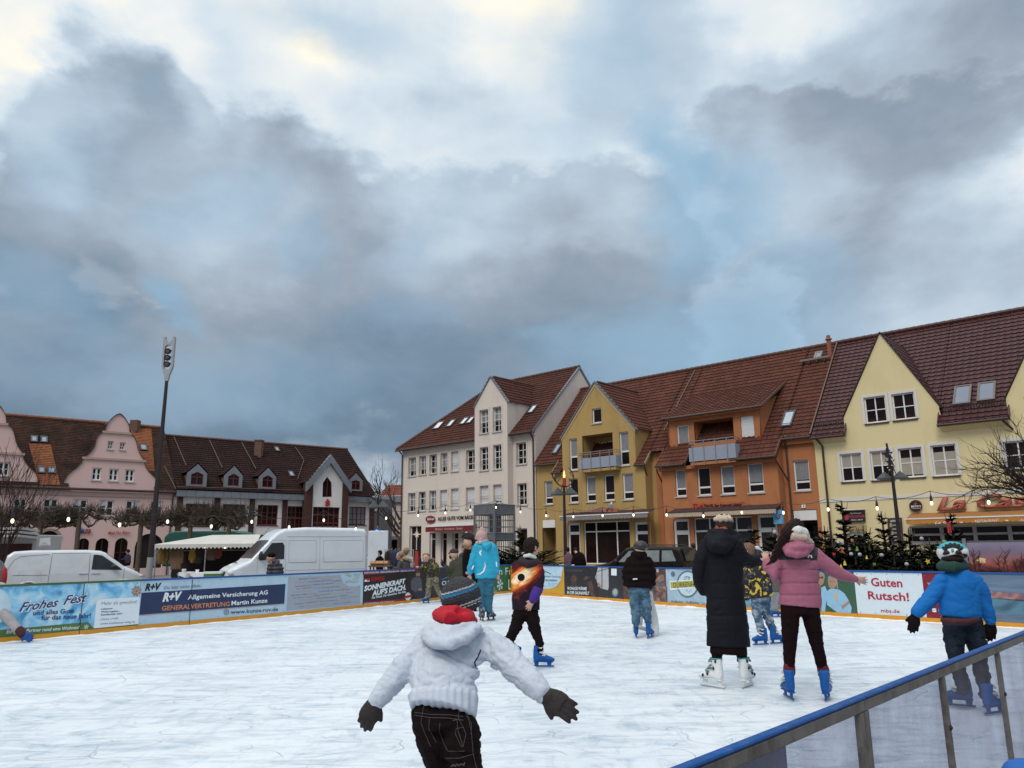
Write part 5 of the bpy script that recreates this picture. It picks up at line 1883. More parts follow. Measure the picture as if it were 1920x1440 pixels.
flake(F,za(1365,790),10,M('gold_flake',(.40,.20,.09),.5),pn,.007,8)
# insurance banner
t,pn,F=board(263.2,535.5,'pale blue and navy insurance banner with the letters R+V',pale_b,seams=(358,))
sheet(F,[zB(84,772),zB(1172,687),zB(1182,540),zB(102,606)],navy,pn,'navy_band',.003)
sheet(F,[zB(84,779),zB(1172,694),zB(1172,691),zB(84,775)],M('salmon_line',(.5,.2,.13),.5),pn,'line',.003)
lettering(F,'R+V',zB(126,590),zB(248,583),12.5,dark_ink,pn,shear=.25,bold=.05)
lettering(F,'Du bist nicht allein.',zB(267,580),zB(548,562),5.5,grey_ink,pn,shear=.25,bold=.02)
lettering(F,'R+V',zB(258,670),zB(402,658),15,white_pr,pn,shear=.25,bold=.05)
lettering(F,'Allgemeine Versicherung AG',zB(448,656),zB(1048,617),8.2,white_pr,pn,bold=.02)
lettering(F,'GENERALVERTRETUNG',zB(252,740),zB(762,704),8.6,M('orange_ink',(.56,.21,.09),.5),pn,bold=.02)
lettering(F,'Martin Kunze',zB(775,700),zB(1045,678),8.2,white_pr,pn,bold=.02)
lettering(F,'www.kunze.ruv.de',zB(770,765),zB(1125,741),6.8,M('blackish_ink',(.03,.035,.05),.6),pn,bold=.012)
mb=MB()
pp=[F.P(*F.uv(*zB(*p),.006),.006)for p in ell(738,750,19,19,16)]
mb.tube(pp,.007,5,close=True)
mb.tube([F.P(*F.uv(*zB(719,750),.006),.006),F.P(*F.uv(*zB(757,749),.006),.006)],.006,5)
mb.tube([F.P(*F.uv(*zB(738,731),.006),.006),F.P(*F.uv(*zB(738,769),.006),.006)],.006,5)
mb.build('globe_symbol',grey_ink,pn)
# town tourism word cloud
t,pn,F=board(535.5,681,'grey word-cloud banner with a gold plant emblem',pale_b)
sheet(F,[zC(42,492),zC(845,422),zC(850,215),zC(800,230),zC(720,225),zC(665,195),zC(630,105),zC(62,128)],M('grey_print',(.34,.36,.41),.5,.06,2),pn,'grey_field',.003)
gold=M('gold_ink',(.42,.36,.18),.5)
blue_i=M('blue_ink',(.10,.22,.48),.6)
ltgold=M('faded_gold_ink',(.40,.37,.29),.6)
dkgrey=M('charcoal_ink',(.10,.11,.13),.6)
lettering(F,'TKS',zC(768,125),zC(840,118),4.2,gold,pn,bold=.02)
lettering(F,'LÜBBEN',zC(765,152),zC(840,145),3,gold,pn)
for k,pts in enumerate(([(690,190),(730,180),(775,188),(835,178)],[(685,180),(720,168),(760,172),(820,160)])):
 mb=MB()
 mb.tube([F.P(*F.uv(*zC(*p),.005),.005)for p in pts],.006,5)
 mb.build('wave_line',gold,pn)
mb=MB()
for(a,b)in(((690,95),(745,130)),((712,108),(735,88)),((722,115),(752,112)),((700,100),(708,120))):
 A,B_=F.uv(*zC(*a),.005),F.uv(*zC(*b),.005)
 mb.tube([F.P(*A,.005),F.P((A[0]+B_[0])/2,(A[1]+B_[1])/2,.005),F.P(*B_,.005)],[.004,.016,.003],5)
mb.build('plant_emblem',gold,pn)
_w=[('Bildungsgeber',180,285,158,dkgrey,2.4),('Freizeitwerk',300,382,150,dkgrey,2.2),('Familienprogramm',400,598,150,ltgold,4),('Sternmagazin',128,275,195,ltgold,2.8),('Kulturveranstaltungen',285,525,190,blue_i,4),('Social Media',535,632,180,dkgrey,2.5),('SpreewaldService',135,312,240,grey_ink,4),('Zertifizierte Touristinformation',325,555,220,dkgrey,2.6),('Lübben',568,630,205,ltgold,2.2),('Stadt',150,192,265,blue_i,2.4),('Gastgeberverzeichnis',212,325,256,dkgrey,1.8),('Events',345,412,255,blue_i,2.6),('Familienstadtrallye',425,625,256,grey_ink,4),('Ganzjahresticket',640,710,250,ltgold,2),('Spreewaldfest',115,300,300,ltgold,4),('Arbeitskreis',395,555,296,blue_i,4.2),('Marketing und Reiseinformation',570,742,278,dkgrey,2),('Mein Abitur in Lübben',92,270,335,dkgrey,2.6),('Karten Verkauf',285,382,318,grey_ink,2),('Kahnfahrt',420,532,325,dkgrey,2),('Erlebniskarte',545,680,325,ltgold,3.2),('Wochenmarkt',690,770,303,blue_i,1.8),('Aktion Weihnacht',112,235,362,dkgrey,2),('Tourismus',250,320,355,blue_i,3),('Hafen',340,402,340,dkgrey,2.2),('Online-Veranstaltungskalender',370,595,368,dkgrey,2.2),('Turmgespräch',612,710,340,dkgrey,2),('Stadtführungen',165,350,392,ltgold,3.2),('Kinder',635,705,368,blue_i,2.4),('Gästezeitung',715,820,350,grey_ink,1.8),('Stadtbus',135,230,428,blue_i,3),('Reiseplanung Angebote',245,388,412,dkgrey,2),('Eine Ferienwohnung',405,600,402,blue_i,3),('Radwege',610,740,398,ltgold,3),('Messen',175,232,455,dkgrey,2),('Veranstaltungskalender',250,540,450,ltgold,4),('Lübben im Spreewald',552,748,424,dkgrey,2.2)]
for s_,x0,x1,y,m,h in _w:
 lettering(F,s_,zC(x0,y),zC(x1,y-(x1-x0)*.085),h,m,pn,w=.005,name='word')
 # solar banner
t,pn,F=board(681,797,'black and red solar banner reading Sonnenkraft aufs Dach',M('black_print',(.018,.012,.014),.4,.3,2))
redb=M('red_print',(.26,.012,.028),.45,.1,3)
sheet(F,[zC(876,108),zC(1545,50),zC(1545,14),zC(876,62)],redb,pn,'red_stripe',.003)
sheet(F,[zC(870,440),zC(1320,405),zC(1380,362),zC(870,400)],redb,pn,'red_stripe',.003)
lettering(F,'PHOTOVOLTAIK · ENERGIEVERSORGUNG · ELEKTROTECHNIK',zC(893,92),zC(1442,62),3.0,white_pr,pn,bold=.02)
lettering(F,'EMIS',zC(968,172),zC(1112,163),7.5,redp,pn,bold=.01)
sheet(F,[zC(892,180),zC(948,176),zC(948,135),zC(925,145),zC(892,140)],redp,pn,'logo',.004)
sheet(F,[zC(892,180),zC(948,176),zC(948,160),zC(930,172),zC(908,155),zC(892,165)],white_pr,pn,'logo_wave',.0055)
lettering(F,'SONNENKRAFT',zC(888,282),zC(1340,195),9.2,white_pr,pn,shear=.12,bold=.05)
lettering(F,"AUF'S DACH.",zC(975,334),zC(1345,262),9.2,white_pr,pn,shear=.12,bold=.05)
lettering(F,'Für Privat. Für Gewerbe. Für Alle.',zC(972,367),zC(1345,296),4,white_pr,pn,bold=.03,shear=.1)
lettering(F,'AUS DER REGION. FÜR DIE REGION.',zC(885,430),zC(1218,402),2.8,white_pr,pn,bold=.02)
lettering(F,'www.emis.group',zC(1412,382),zC(1540,370),3,white_pr,pn)
sheet(F,[zC(*p)for p in ell(1368,340,32,44,18)],white_pr,pn,'badge',.004)
sheet(F,[zC(1326,362),zC(1412,345),zC(1412,318),zC(1326,335)],redp,pn,'badge_band',.0055)
skin_p=M('skin_print',(.36,.21,.15),.5,.1,8)
gj=M('grey_jacket_print',(.10,.105,.12),.5,.3,9)
sheet(F,[zC(1402,260),zC(1398,170),zC(1420,140),zC(1455,125),zC(1495,125),zC(1515,160),zC(1520,240),zC(1500,290),zC(1440,290)],gj,pn,'printed_jacket',.004)
sheet(F,[zC(1425,285),zC(1440,290),zC(1545,262),zC(1560,330),zC(1500,365),zC(1430,330)],M('dark_jeans_print',(.03,.035,.06),.5),pn,'printed_trousers',.005)
sheet(F,[zC(*p)for p in ell(1476,98,24,36,16)],skin_p,pn,'printed_face',.006)
sheet(F,[zC(1453,85),zC(1499,82),zC(1497,58),zC(1478,50),zC(1456,60)],M('brown_hair_print',(.10,.055,.035),.6),pn,'printed_hair',.007)
sheet(F,[zC(1460,118),zC(1494,116),zC(1490,135),zC(1466,136)],M('brown_hair_print',(.10,.055,.035),.6),pn,'printed_beard',.007)
sheet(F,[zC(*p)for p in ell(1500,262,24,16,12)],skin_p,pn,'printed_hands',.007)
# club banner, green banner
dkb=M('dark_club_print',(.022,.016,.022),.4,.4,2)
t,pn,F=board(797,884,'dark banner with white CLUB lettering behind the olive-jacketed skater',dkb)
lettering(F,'CLUB',zD(1328,1078),zD(1545,1062),7.5,white_pr,pn,bold=.02)
mb=MB()
mb.tube([F.P(*F.uv(*zD(*p),.005),.005)for p in((1285,965),(1340,972),(1400,945),(1460,925),(1510,940))],[.004,.012,.014,.012,.004],6)
mb.build('curved_line',M('teal_ink',(.05,.2,.26),.5),pn)
gr=M('green_print',(.028,.115,.034),.4,.15,2)
t,pn,F=board(884,957.5,'green banner with white lettering and a snowflake behind the blue jacket',gr)
z7=ZZ(860,930,7.577)
lettering(F,'Ein Fri',z7(495,1118),z7(770,1118),13.5,white_pr,pn,bold=.0)
lettering(F,'L',z7(706,1325),z7(745,1328),18,white_pr,pn,bold=.03)
flake(F,z7(587,1262),10.5,white_pr,pn)
flake(F,z7(500,1370),10,M('pale_green_print',(.3,.42,.3),.5),pn)
# estate agent banner
yel=M('amber_print',(.56,.30,.03),.4,.06,3)
t,pn,F=board(957.5,1058.2,'amber and pale blue estate agent banner behind the space-print hoodie',yel)
sheet(F,[z7(760,1300),z7(1290,1320),z7(1390,1285),z7(1450,1190),z7(1485,995),z7(760,988)],M('sky_print',(.44,.60,.72),.4),pn,'pale_field',.003)
lettering(F,'Dietmar Grünberg',z7(1205,1150),z7(1448,1162),3.6,navy_ink,pn)
lettering(F,'Immobilien',z7(1205,1208),z7(1398,1216),4.6,navy_ink,pn,bold=.01)
for y,a,b,s_ in((1252,1080,1210,'Verkauf'),(1252,1270,1420,'Hausverwaltung'),(1282,1080,1240,'Vermietung'),(1284,1270,1410,'Wertermittlung')):
 lettering(F,s_,z7(a,y),z7(b,y+(b-a)*.03),2.2,blue_i,pn,w=.005)
lettering(F,'spreewaldimmobilien.de',z7(1180,1432),z7(1490,1438),3,dkgrey,pn)
lettering(F,'Hauptstr. 5   15907 Lübben',z7(1180,1392),z7(1390,1396),1.8,dkgrey,pn)
for k in(0,1):
 sheet(F,[z7(1195,1048+14*k),z7(1195,1052+14*k),z7(1318,1112),z7(1318,1106)],dark_ink,pn,'roof_line',.005)
 # sauna banner
char=M('charcoal_print',(.028,.026,.032),.45,.3,2)
t,pn,F=board(1058.2,1168,'charcoal sauna banner with white lettering',char,seams=(1120,))
lettering(F,'WOHLIGE WÄRME',zE(142,335),zE(362,340),5.6,white_pr,pn,bold=.02)
lettering(F,'IN DER SAUNAWELT',zE(142,382),zE(390,392),5.6,white_pr,pn,bold=.02)
lettering(F,'TAUCH DEM TEUFELSTEN HINTZ',zE(138,128),zE(312,130),3.2,M('dim_ink',(.13,.13,.15),.6),pn)
lettering(F,'VOM 24.10. BIS 11.12.',zE(145,420),zE(270,424),2.6,M('dim_ink',(.13,.13,.15),.6),pn)
brn=M('brown_photo_print',(.10,.055,.04),.45,.5,6)
win_p=M('pale_photo_print',(.42,.42,.44),.45,.12,4)
sheet(F,[zE(455,195),zE(490,75),zE(605,78),zE(608,300),zE(600,340),zE(520,320),zE(480,260)],win_p,pn,'printed_window',.003)
sheet(F,[zE(455,130),zE(605,92),zE(605,98),zE(455,137)],char,pn,'printed_bar',.004)
sheet(F,[zE(528,75),zE(536,75),zE(536,330),zE(528,325)],char,pn,'printed_bar',.0045)
sheet(F,[zE(375,250),zE(415,235),zE(440,330),zE(455,430),zE(400,380)],brn,pn,'printed_figure',.004)
sheet(F,[zE(315,215),zE(350,185),zE(400,190),zE(370,215),zE(330,232)],brn,pn,'printed_figure',.004)
sheet(F,[zE(480,300),zE(492,240),zE(530,310),zE(500,300)],skin_p,pn,'printed_figure',.005)
sheet(F,[zE(*p)for p in ell(215,210,34,40,14)],brn,pn,'printed_figure',.003)
sheet(F,[zE(190,240),zE(245,240),zE(255,300),zE(180,295)],M('dim_brown_print',(.06,.035,.03),.5),pn,'printed_figure',.0028)
sheet(F,[zE(*p)for p in ell(680,365,36,48,20)],blue_i,pn,'emblem',.004)
sheet(F,[zE(*p)for p in ell(680,360,20,32,16)],M('yellow_ink',(.5,.42,.06),.5),pn,'emblem_leaf',.0055)
lettering(F,'SPREEWELTEN',zE(635,438),zE(732,441),2.2,blue_i,pn)
sheet(F,[zE(636,172),zE(697,176),zE(697,98),zE(636,96)],white_pr,pn,'blank_label',.004)
t,pn,F=board(1168,1251.5,'banner of brown and blue photographs behind the child with the black helmet',brn)
sheet(F,[zE(1060,480),zE(1270,500),zE(1265,295),zE(1060,290)],print_mat('dusk_print',[lin(30,40,60),lin(90,70,70),lin(150,110,90),lin(110,140,170)],5),pn,'printed_dusk',.003)
sheet(F,[zE(1118,135),zE(1170,137),zE(1168,85),zE(1118,83)],win_p,pn,'printed_window',.004)
sheet(F,[zE(1120,240),zE(1180,170),zE(1225,160),zE(1235,230),zE(1180,250)],M('tan_photo',(.26,.15,.10),.5,.4,8),pn,'printed_table',.004)
sheet(F,[zE(1118,290),zE(1245,290),zE(1240,255),zE(1118,248)],M('grey_photo',(.10,.11,.13),.5,.3,5),pn,'printed_field',.0035)
# farm shop banner
t,pn,F=board(1251.5,1372,'pale blue farm shop banner with a round tractor emblem',M('mottled_pale_blue',(.33,.45,.54),.4,.25,3))
mb=MB()
for r in(1.0,.93):
 mb.tube([F.P(*F.uv(*zE(*p),.006),.006)for p in ell(1496,270,120*r,148*r,40)],.007 if r==1 else .004,5,close=True)
mb.build('ring',dkgrey,pn)
sheet(F,[zE(*p)for p in ell(1496,270,108,134,36)],M('pale_disc_print',(.48,.60,.68),.4),pn,'disc',.003)
sheet(F,[zE(1300,342),zE(1690,300),zE(1690,215),zE(1292,235)],white_pr,pn,'banner_edge',.0075)
sheet(F,[zE(1308,318),zE(1690,296),zE(1690,222),zE(1300,248)],M('olive_yellow_print',(.38,.36,.08),.45,.1,4),pn,'banner_strip',.009)
lettering(F,'DÜRRENHOFE',zE(1338,312),zE(1665,296),9.2,dark_ink,pn,w=.0105)
lettering(F,'Hofladen · Hofküche · La',zE(1312,480),zE(1690,500),5,dkgrey,pn,bold=.01)
flake(F,zE(1330,158),5.5,dkgrey,pn,.005,8)
mb=MB()
for(cx,cy,r)in((1468,205,14),(1508,208,9)):
 mb.tube([F.P(*F.uv(*zE(*p),.006),.006)for p in ell(cx,cy,r,r*1.1,14)],.005,5,close=True)
mb.tube([F.P(*F.uv(*zE(*p),.006),.006)for p in((1468,190),(1490,182),(1515,192),(1520,205))],.006,5)
mb.build('tractor_symbol',dkgrey,pn)
for(x,y)in((1488,345),(1512,358),(1532,345)):
 sheet(F,[zE(x-6,y),zE(x,y-9),zE(x+6,y),zE(x,y+10)],dkgrey,pn,'seed_symbol',.006)
 # hidden middle and olive banner
t,pn,F=board(1372,1438,'pale banner section hidden behind the long dark coat',print_mat('farm_print',[lin(60,90,110),lin(120,160,180),lin(190,205,210)],4))
t,pn,F=board(1438,1540.5,'olive banner with pale lettering behind the pink jacket',M('olive_print',(.16,.16,.06),.45,.1,3))
for k,s_ in enumerate(('unter','Saft von','Knochen','Bürger')):
 lettering(F,s_,(1446,1104+7.2*k),(1462+3*(k%3),1104.5+7.2*k),3.2,white_pr,pn)
 # two men in light shirts
t,pn,F=board(1540.5,1602.8,'green banner picturing two men in light blue shirts',M('forest_print',(.04,.10,.055),.45,.2,2))
zG=ZZ(1280,950,3.692)
shirt=M('light_blue_shirt_print',(.26,.46,.64),.5,.1,6)
sheet(F,[zG(960,735),zG(960,560),zG(985,548),zG(1000,585),zG(985,740)],shirt,pn,'printed_shirt',.003)
sheet(F,[zG(985,600),zG(1010,575),zG(1035,565),zG(1085,575),zG(1120,600),zG(1150,650),zG(1170,700),zG(1165,740),zG(1080,740),zG(1000,680)],shirt,pn,'printed_shirt',.0045)
sheet(F,[zG(*p)for p in ell(955,500,26,46,16)],skin_p,pn,'printed_face',.004)
sheet(F,[zG(*p)for p in ell(1036,525,30,46,16)],skin_p,pn,'printed_face',.006)
sheet(F,[zG(1004,520),zG(1006,485),zG(1030,470),zG(1062,480),zG(1072,520),zG(1078,575),zG(1066,560),zG(1062,505),zG(1030,490)],M('grey_hair_print',(.28,.26,.24),.6),pn,'printed_hair',.0075)
sheet(F,[zG(930,480),zG(932,462),zG(960,448),zG(982,470),zG(984,500),zG(976,478),zG(950,468)],M('grey_hair_print',(.28,.26,.24),.6),pn,'printed_hair',.0075)
sheet(F,[zG(1048,580),zG(1062,600),zG(1080,665),zG(1065,660),zG(1045,610)],M('tie_print',(.5,.42,.2),.5),pn,'printed_tie',.006)
sheet(F,[zG(1098,690),zG(1150,650),zG(1158,668),zG(1105,710)],skin_p,pn,'printed_hands',.006)
lettering(F,'www.rvs-lds.de',zG(962,738),zG(1168,745),3,white_pr,pn,w=.007)
for(x,y,r)in((948,492,7),(965,490,7)):
 mb=MB()
 mb.tube([F.P(*F.uv(*zG(*p),.007),.007)for p in ell(x,y,r,6,10)],.003,4,close=True)
 mb.build('printed_glasses',dark_ink,pn)
for(x,y)in((1024,518),(1047,518),(948,492),(965,490)):
 sheet(F,[zG(*p)for p in ell(x,y,4,3,8)],dark_ink,pn,'printed_eye',.0072)
 # new-year banner of the bank, red end with S, sunset end
t,pn,F=board(1602.8,1739,'white New Year banner reading Guten Rutsch in red',M('cool_white_print',(.60,.68,.73),.4,.04,3,dirt=(.5,.58,.64),dscale=3,damt=.5))
ri=M('raspberry_ink',(.37,.012,.035),.55)
lettering(F,'Guten',(1633.5,1098.5),(1692.5,1101),15,ri,pn,bold=.02)
lettering(F,'Rutsch!',(1628,1123),(1705,1127),14.5,ri,pn,bold=.02)
lettering(F,'mbs.de',(1652,1148),(1687,1149.5),6.5,ri,pn,bold=.01)
t,pn,F=board(1739,1826,'red bank banner with a white letter S behind the child in the blue jacket',M('deep_red_print',(.20,.012,.028),.45,.1,2))
lettering(F,'S',(1748,1147),(1756.5,1147.5),6,white_pr,pn,bold=.06)
lettering(F,'Mittelbrandenburgische',(1760,1146),(1822,1149),3.2,white_pr,pn)
lettering(F,'V',(1739.8,1098),(1745,1098),6,white_pr,pn)
t,pn,F=board(1826,2120,'banner with a blurred blue and pink sunset at the right end of the boards',M('dusk_ice_print',(.12,.17,.25),.3,.5,1.5,stretch=(.5,.5,6)))
sheet(F,[zF(785,505),zF(1300,560),zF(1300,500),zF(785,455)],print_mat('pink_reflection',[lin(70,70,90),lin(140,100,100),lin(180,140,130)],5),pn,'printed_reflection',.003)
sheet(F,[zF(800,610),zF(1300,650),zF(1300,540),zF(800,505)],print_mat('teal_ice',[lin(50,70,90),lin(80,120,140),lin(100,130,150)],2),pn,'printed_ice',.003)
board(2120,2300,'plain pale barrier section at the far right corner',pale_b)
# snow pushed up along the boards
snow_m=M('loose_rink_snow',(.80,.84,.87),.9,.05,9,bump=.6,bscale=30)
mb=MB()
for i in range(1,len(K)):
 F=LEGS[i-1]
 Ln=(K[i]-K[i-1]).length
 n=int(Ln/.09)
 prev=None
 for k in range(n+1):
  u=Ln*k/n
  h=.012+.05*max(0,noise.noise(Vector((u*2.1+i*9,1,0))))+.022*max(0,noise.noise(Vector((u*9+i*5,4,0))))
  wd=.05+h*2.2
  ring=[F.P(u,h,.014),F.P(u,h*.8,.014+wd*.35),F.P(u,h*.3,.014+wd*.7),F.P(u,.001,.014+wd)]
  st=mb.pts(ring)
  if prev is not None:
   for q in range(3):
    mb.face((prev+q,prev+q+1,st+q+1,st+q))
  prev=st
o=mb.build('snow',snow_m,None,smooth=True)
o['kind']='stuff'
# ------------------------------------------------------------------ near barrier with clear panels
RP=Plane(tuple(RAIL0-RAILD*9),RAILD)
galv=M('worn_galvanised_frame',(.19,.175,.165),.5,.25,14,metal=.5,dirt=(.07,.05,.04),dscale=9,damt=.8,bump=.1,bscale=50)
cap_m=M('glossy_blue_cap',(.005,.062,.235),.5,.12,7,dirt=(.25,.35,.5),dscale=25,damt=.12,spec=.2)
scr_m=bpy.data.materials.new('scratched_clear_panel')
scr_m.use_nodes=True
N_,L_,b_=nodes_of(scr_m)
b_.inputs['Base Color'].default_value=(.26,.25,.29,1)
b_.inputs['Roughness'].default_value=.3
tr=N_.new('ShaderNodeBsdfTransparent')
tr.inputs[0].default_value=(.80,.82,.88,1)
mxs=N_.new('ShaderNodeMixShader')
tc=N_.new('ShaderNodeTexCoord')
nz=N_.new('ShaderNodeTexNoise')
nz.inputs['Scale'].default_value,nz.inputs['Detail'].default_value,nz.inputs['Roughness'].default_value=5,9,.7
mpn=N_.new('ShaderNodeMapping')
mpn.inputs['Scale'].default_value=(1,1,.6)
L_.new(tc.outputs['Object'],mpn.inputs[0])
L_.new(mpn.outputs[0],nz.inputs['Vector'])
mr=N_.new('ShaderNodeMapRange')
mr.inputs[1].default_value,mr.inputs[2].default_value,mr.inputs[3].default_value,mr.inputs[4].default_value=.35,.75,.14,.36
L_.new(nz.outputs[0],mr.inputs[0])
L_.new(mr.outputs[0],mxs.inputs[0])
L_.new(tr.outputs[0],mxs.inputs[1])
L_.new(b_.outputs[0],mxs.inputs[2])
L_.new(mxs.outputs[0],N_['Material Output'].inputs[0])
ztop=.93
zR=ZZ(1240,1140,2.8235)
# post positions from the photograph
posts=[RP.uv(*zR(x,y),0)[0]for x,y in((1055,700),(1495,600),(1798,500))]
secs=[posts[0]-2.05,posts[0],posts[0]+2.05,posts[0]+4.1,posts[0]+6.15]
secs=[-0.0]+[posts[0]-2.6,posts[0],posts[2]+.75,posts[2]+2.3,posts[2]+3.9,posts[2]+6.0,posts[2]+8.1,posts[2]+10.2]
inner={2:[posts[1],posts[2]],1:[posts[0]-1.2],0:[1.5],3:[posts[2]+1.5],4:[posts[2]+3.1]}
names=['clear-panelled barrier section beside the camera','barrier section with blue cap rail and a white inner board at the lower edge','barrier section with blue cap rail and scratched clear panels in front of the blue-helmeted child','clear barrier section leaving the right edge of the picture','second clear barrier section beyond the right edge of the picture','clear barrier section further along towards the far right corner']
for i in range(len(secs)-1):
 u0,u1=secs[i]+.002,secs[i+1]-.002
 t=thing('clear_barrier',names[min(i,5)],'barrier',RP.P((u0+u1)/2,0,0),'clear barrier sections beyond the right edge' if i>4 else None)
 mb=MB()
 RP.box(mb,u0,u1,ztop-.013,ztop,.0,.032)
 mb.build('cap_rail',cap_m,t,bevel=.008)
 mb=MB()
 RP.box(mb,u0,u1,ztop-.05,ztop-.015,.002,.026)
 mb.build('top_rail',galv,t,bevel=.004)
 for j,u in enumerate(sorted([u0+.022,u1-.022]+inner.get(i,[]))):
  mb=MB()
  wd=.0205
  RP.box(mb,u-wd,u+wd,GZ,ztop-.052,.002,.022)
  ps=mb.build('post',galv,t,bevel=.004)
  mb=MB()
  for v in(.68,.30):
   mb.tube([RP.P(u,v,.022),RP.P(u,v,.027)],.011,10)
   mb.tube([RP.P(u,v,.027),RP.P(u,v,.031)],.006,6)
  mb.build('bolt',M('dark_bolt',(.05,.04,.04),.4,metal=.6),ps)
 mb=MB()
 RP.box(mb,u0,u1,.02,ztop-.048,-.012,-.002)
 mb.build('clear_panel',scr_m,t)
 mb=MB()
 RP.box(mb,u0,u1,.0,KH,-.028,-.014)
 mb.build('kick_strip',kick_m,t)
a=RP.uv(*zR(345,845),-.06)[0]
b=RP.uv(*zR(588,800),-.06)[0]
mb=MB()
RP.box(mb,a-.9,b,.2,ztop-.07,-.024,-.016)
o=mb.build('white_panel',M('white_advert_back',(.50,.52,.62),.5,.05,3))
o.name='advert_sheet'
tag(o,'white advertising panel on the inside of the near barrier, at the lower edge','panel')
# ------------------------------------------------------------------ trees
bark=M('grey_brown_bark',(.085,.062,.048),.9,.3,9,bump=.4,bscale=30)
bark2=M('lichen_bark',(.085,.066,.042),.9,.35,7,bump=.4,bscale=25)
twig_m=M('dark_twigs',(.032,.018,.015),.9,.3,6)
def jit(a):
 return Vector((rnd.uniform(-a,a),rnd.uniform(-a,a),rnd.uniform(-a,a)))
def grow(mb,p,d,ln,r,depth,up=.12,spread=.55,kids=(2,3),seg=3,shrink=.72,rmin=.006):
 pts,rr=[p.copy()],[r]
 q=p.copy()
 dd=d.normalized()
 for i in range(seg):
  dd=(dd+jit(.16)+Vector((0,0,up))).normalized()
  q=q+dd*(ln/seg)
  pts.append(q.copy())
  rr.append(max(r*(1-.4*(i+1)/seg),rmin))
 mb.tube(pts,rr,6 if r>.05 else(4 if r>.02 else 3),cap=False)
 if depth<=0:
  return
 for k in range(rnd.randint(*kids)):
  t=rnd.uniform(.35,1.0)if k else 1.0
  i=min(int(t*seg),seg)
  nd=(dd+jit(spread)).normalized()
  grow(mb,pts[i],nd,ln*shrink*rnd.uniform(.8,1.15),max(rr[i]*.68,rmin),depth-1,up,spread,kids,seg,shrink,rmin)
def pollard(xp,yb,D,label,half,top):
 base=at(xp,yb,D)
 base.z=GZ
 t=thing('pollarded_tree',label,'tree',base,'pollarded trees along the square')
 zt=at(xp,975,D).z
 mb=MB()
 mb.tube([base,base+Vector((.03,0,1.2)),base+Vector((0,.02,zt-GZ)),base+Vector((.02,0,zt-GZ+.35))],[.17,.13,.13,.10],8)
 mb.build('trunk',bark2,t)
 mb=MB()
 c=base+Vector((0,0,zt-GZ))
 for k in range(18):
  sx=rnd.choice((-1,1))
  z0=rnd.uniform(-.35,.45)
  L_=half*rnd.uniform(.5,1.05)
  pts=[c+Vector((0,0,z0*.6))]
  n=7
  y_=rnd.uniform(-.8,.8)
  for i in range(1,n+1):
   f=i/n
   pts.append(c+Vector((sx*L_*f,y_*f,z0+.16*math.sin(f*7+k)+rnd.uniform(-.09,.09))))
  mb.tube(pts,[.06*(1-.72*i/n)+.010 for i in range(n+1)],5,cap=False)
  for i in range(1,n+1):
   if rnd.random()<.5:
    mb.ball(pts[i],rnd.uniform(.04,.08),n=6,m=4)
   for _ in range(7):
    d=Vector((rnd.uniform(-.8,.8),rnd.uniform(-.5,.5),rnd.uniform(.1,1.2)))
    L2=rnd.uniform(.25,top)
    m_=pts[i]+d.normalized()*L2*.5+jit(.05)
    mb.tube([pts[i],m_,m_+(d.normalized()+Vector((0,0,.25))+jit(.2)).normalized()*L2*.5],[.013,.009,.006],3,cap=False)
   if rnd.random()<.45:
    d=Vector((rnd.uniform(-.8,.8),rnd.uniform(-.3,.3),rnd.uniform(-.5,.1)))
    mb.tube([pts[i],pts[i]+d*.35,pts[i]+d*.55+Vector((0,0,.12))],[.03,.02,.008],4,cap=False)
 mb.build('crown',M('pollard_twigs',(.062,.044,.030),.9,.35,6),t)
for(xp,lab,hf)in((-8,'pollarded tree at the left edge above the food trailer',1.5),(67,'pollarded tree behind the food trailer roof',1.5),(139,'pollarded tree rising over the silver-white van roof',1.7),(257,'pollarded tree just left of the tall floodlight mast',1.7),(351,'pollarded tree behind the green truck roof',1.6),(424,'pollarded tree in front of the second bank window',1.6)):
 pollard(xp,1060,43,lab,hf,.75)
 # shrub-like bare tree at the left edge
b=at(-15,1060,34)
b.z=GZ
t=thing('bare_bush','bare seedy tree crown at the left edge in front of the pink house','tree',b)
mb=MB()
for k in range(7):
 grow(mb,b+Vector((rnd.uniform(-.5,.5),0,.8)),Vector((rnd.uniform(-.5,.55),rnd.uniform(-.3,.3),1.4)),2.0,.05,4,.12,.42,(2,3),3,.74,.008)
mb.build('crown',twig_m,t)
mb=MB()
mb.tube([b,b+Vector((0,0,1.0))],[.16,.1],7)
mb.build('trunk',bark,t)
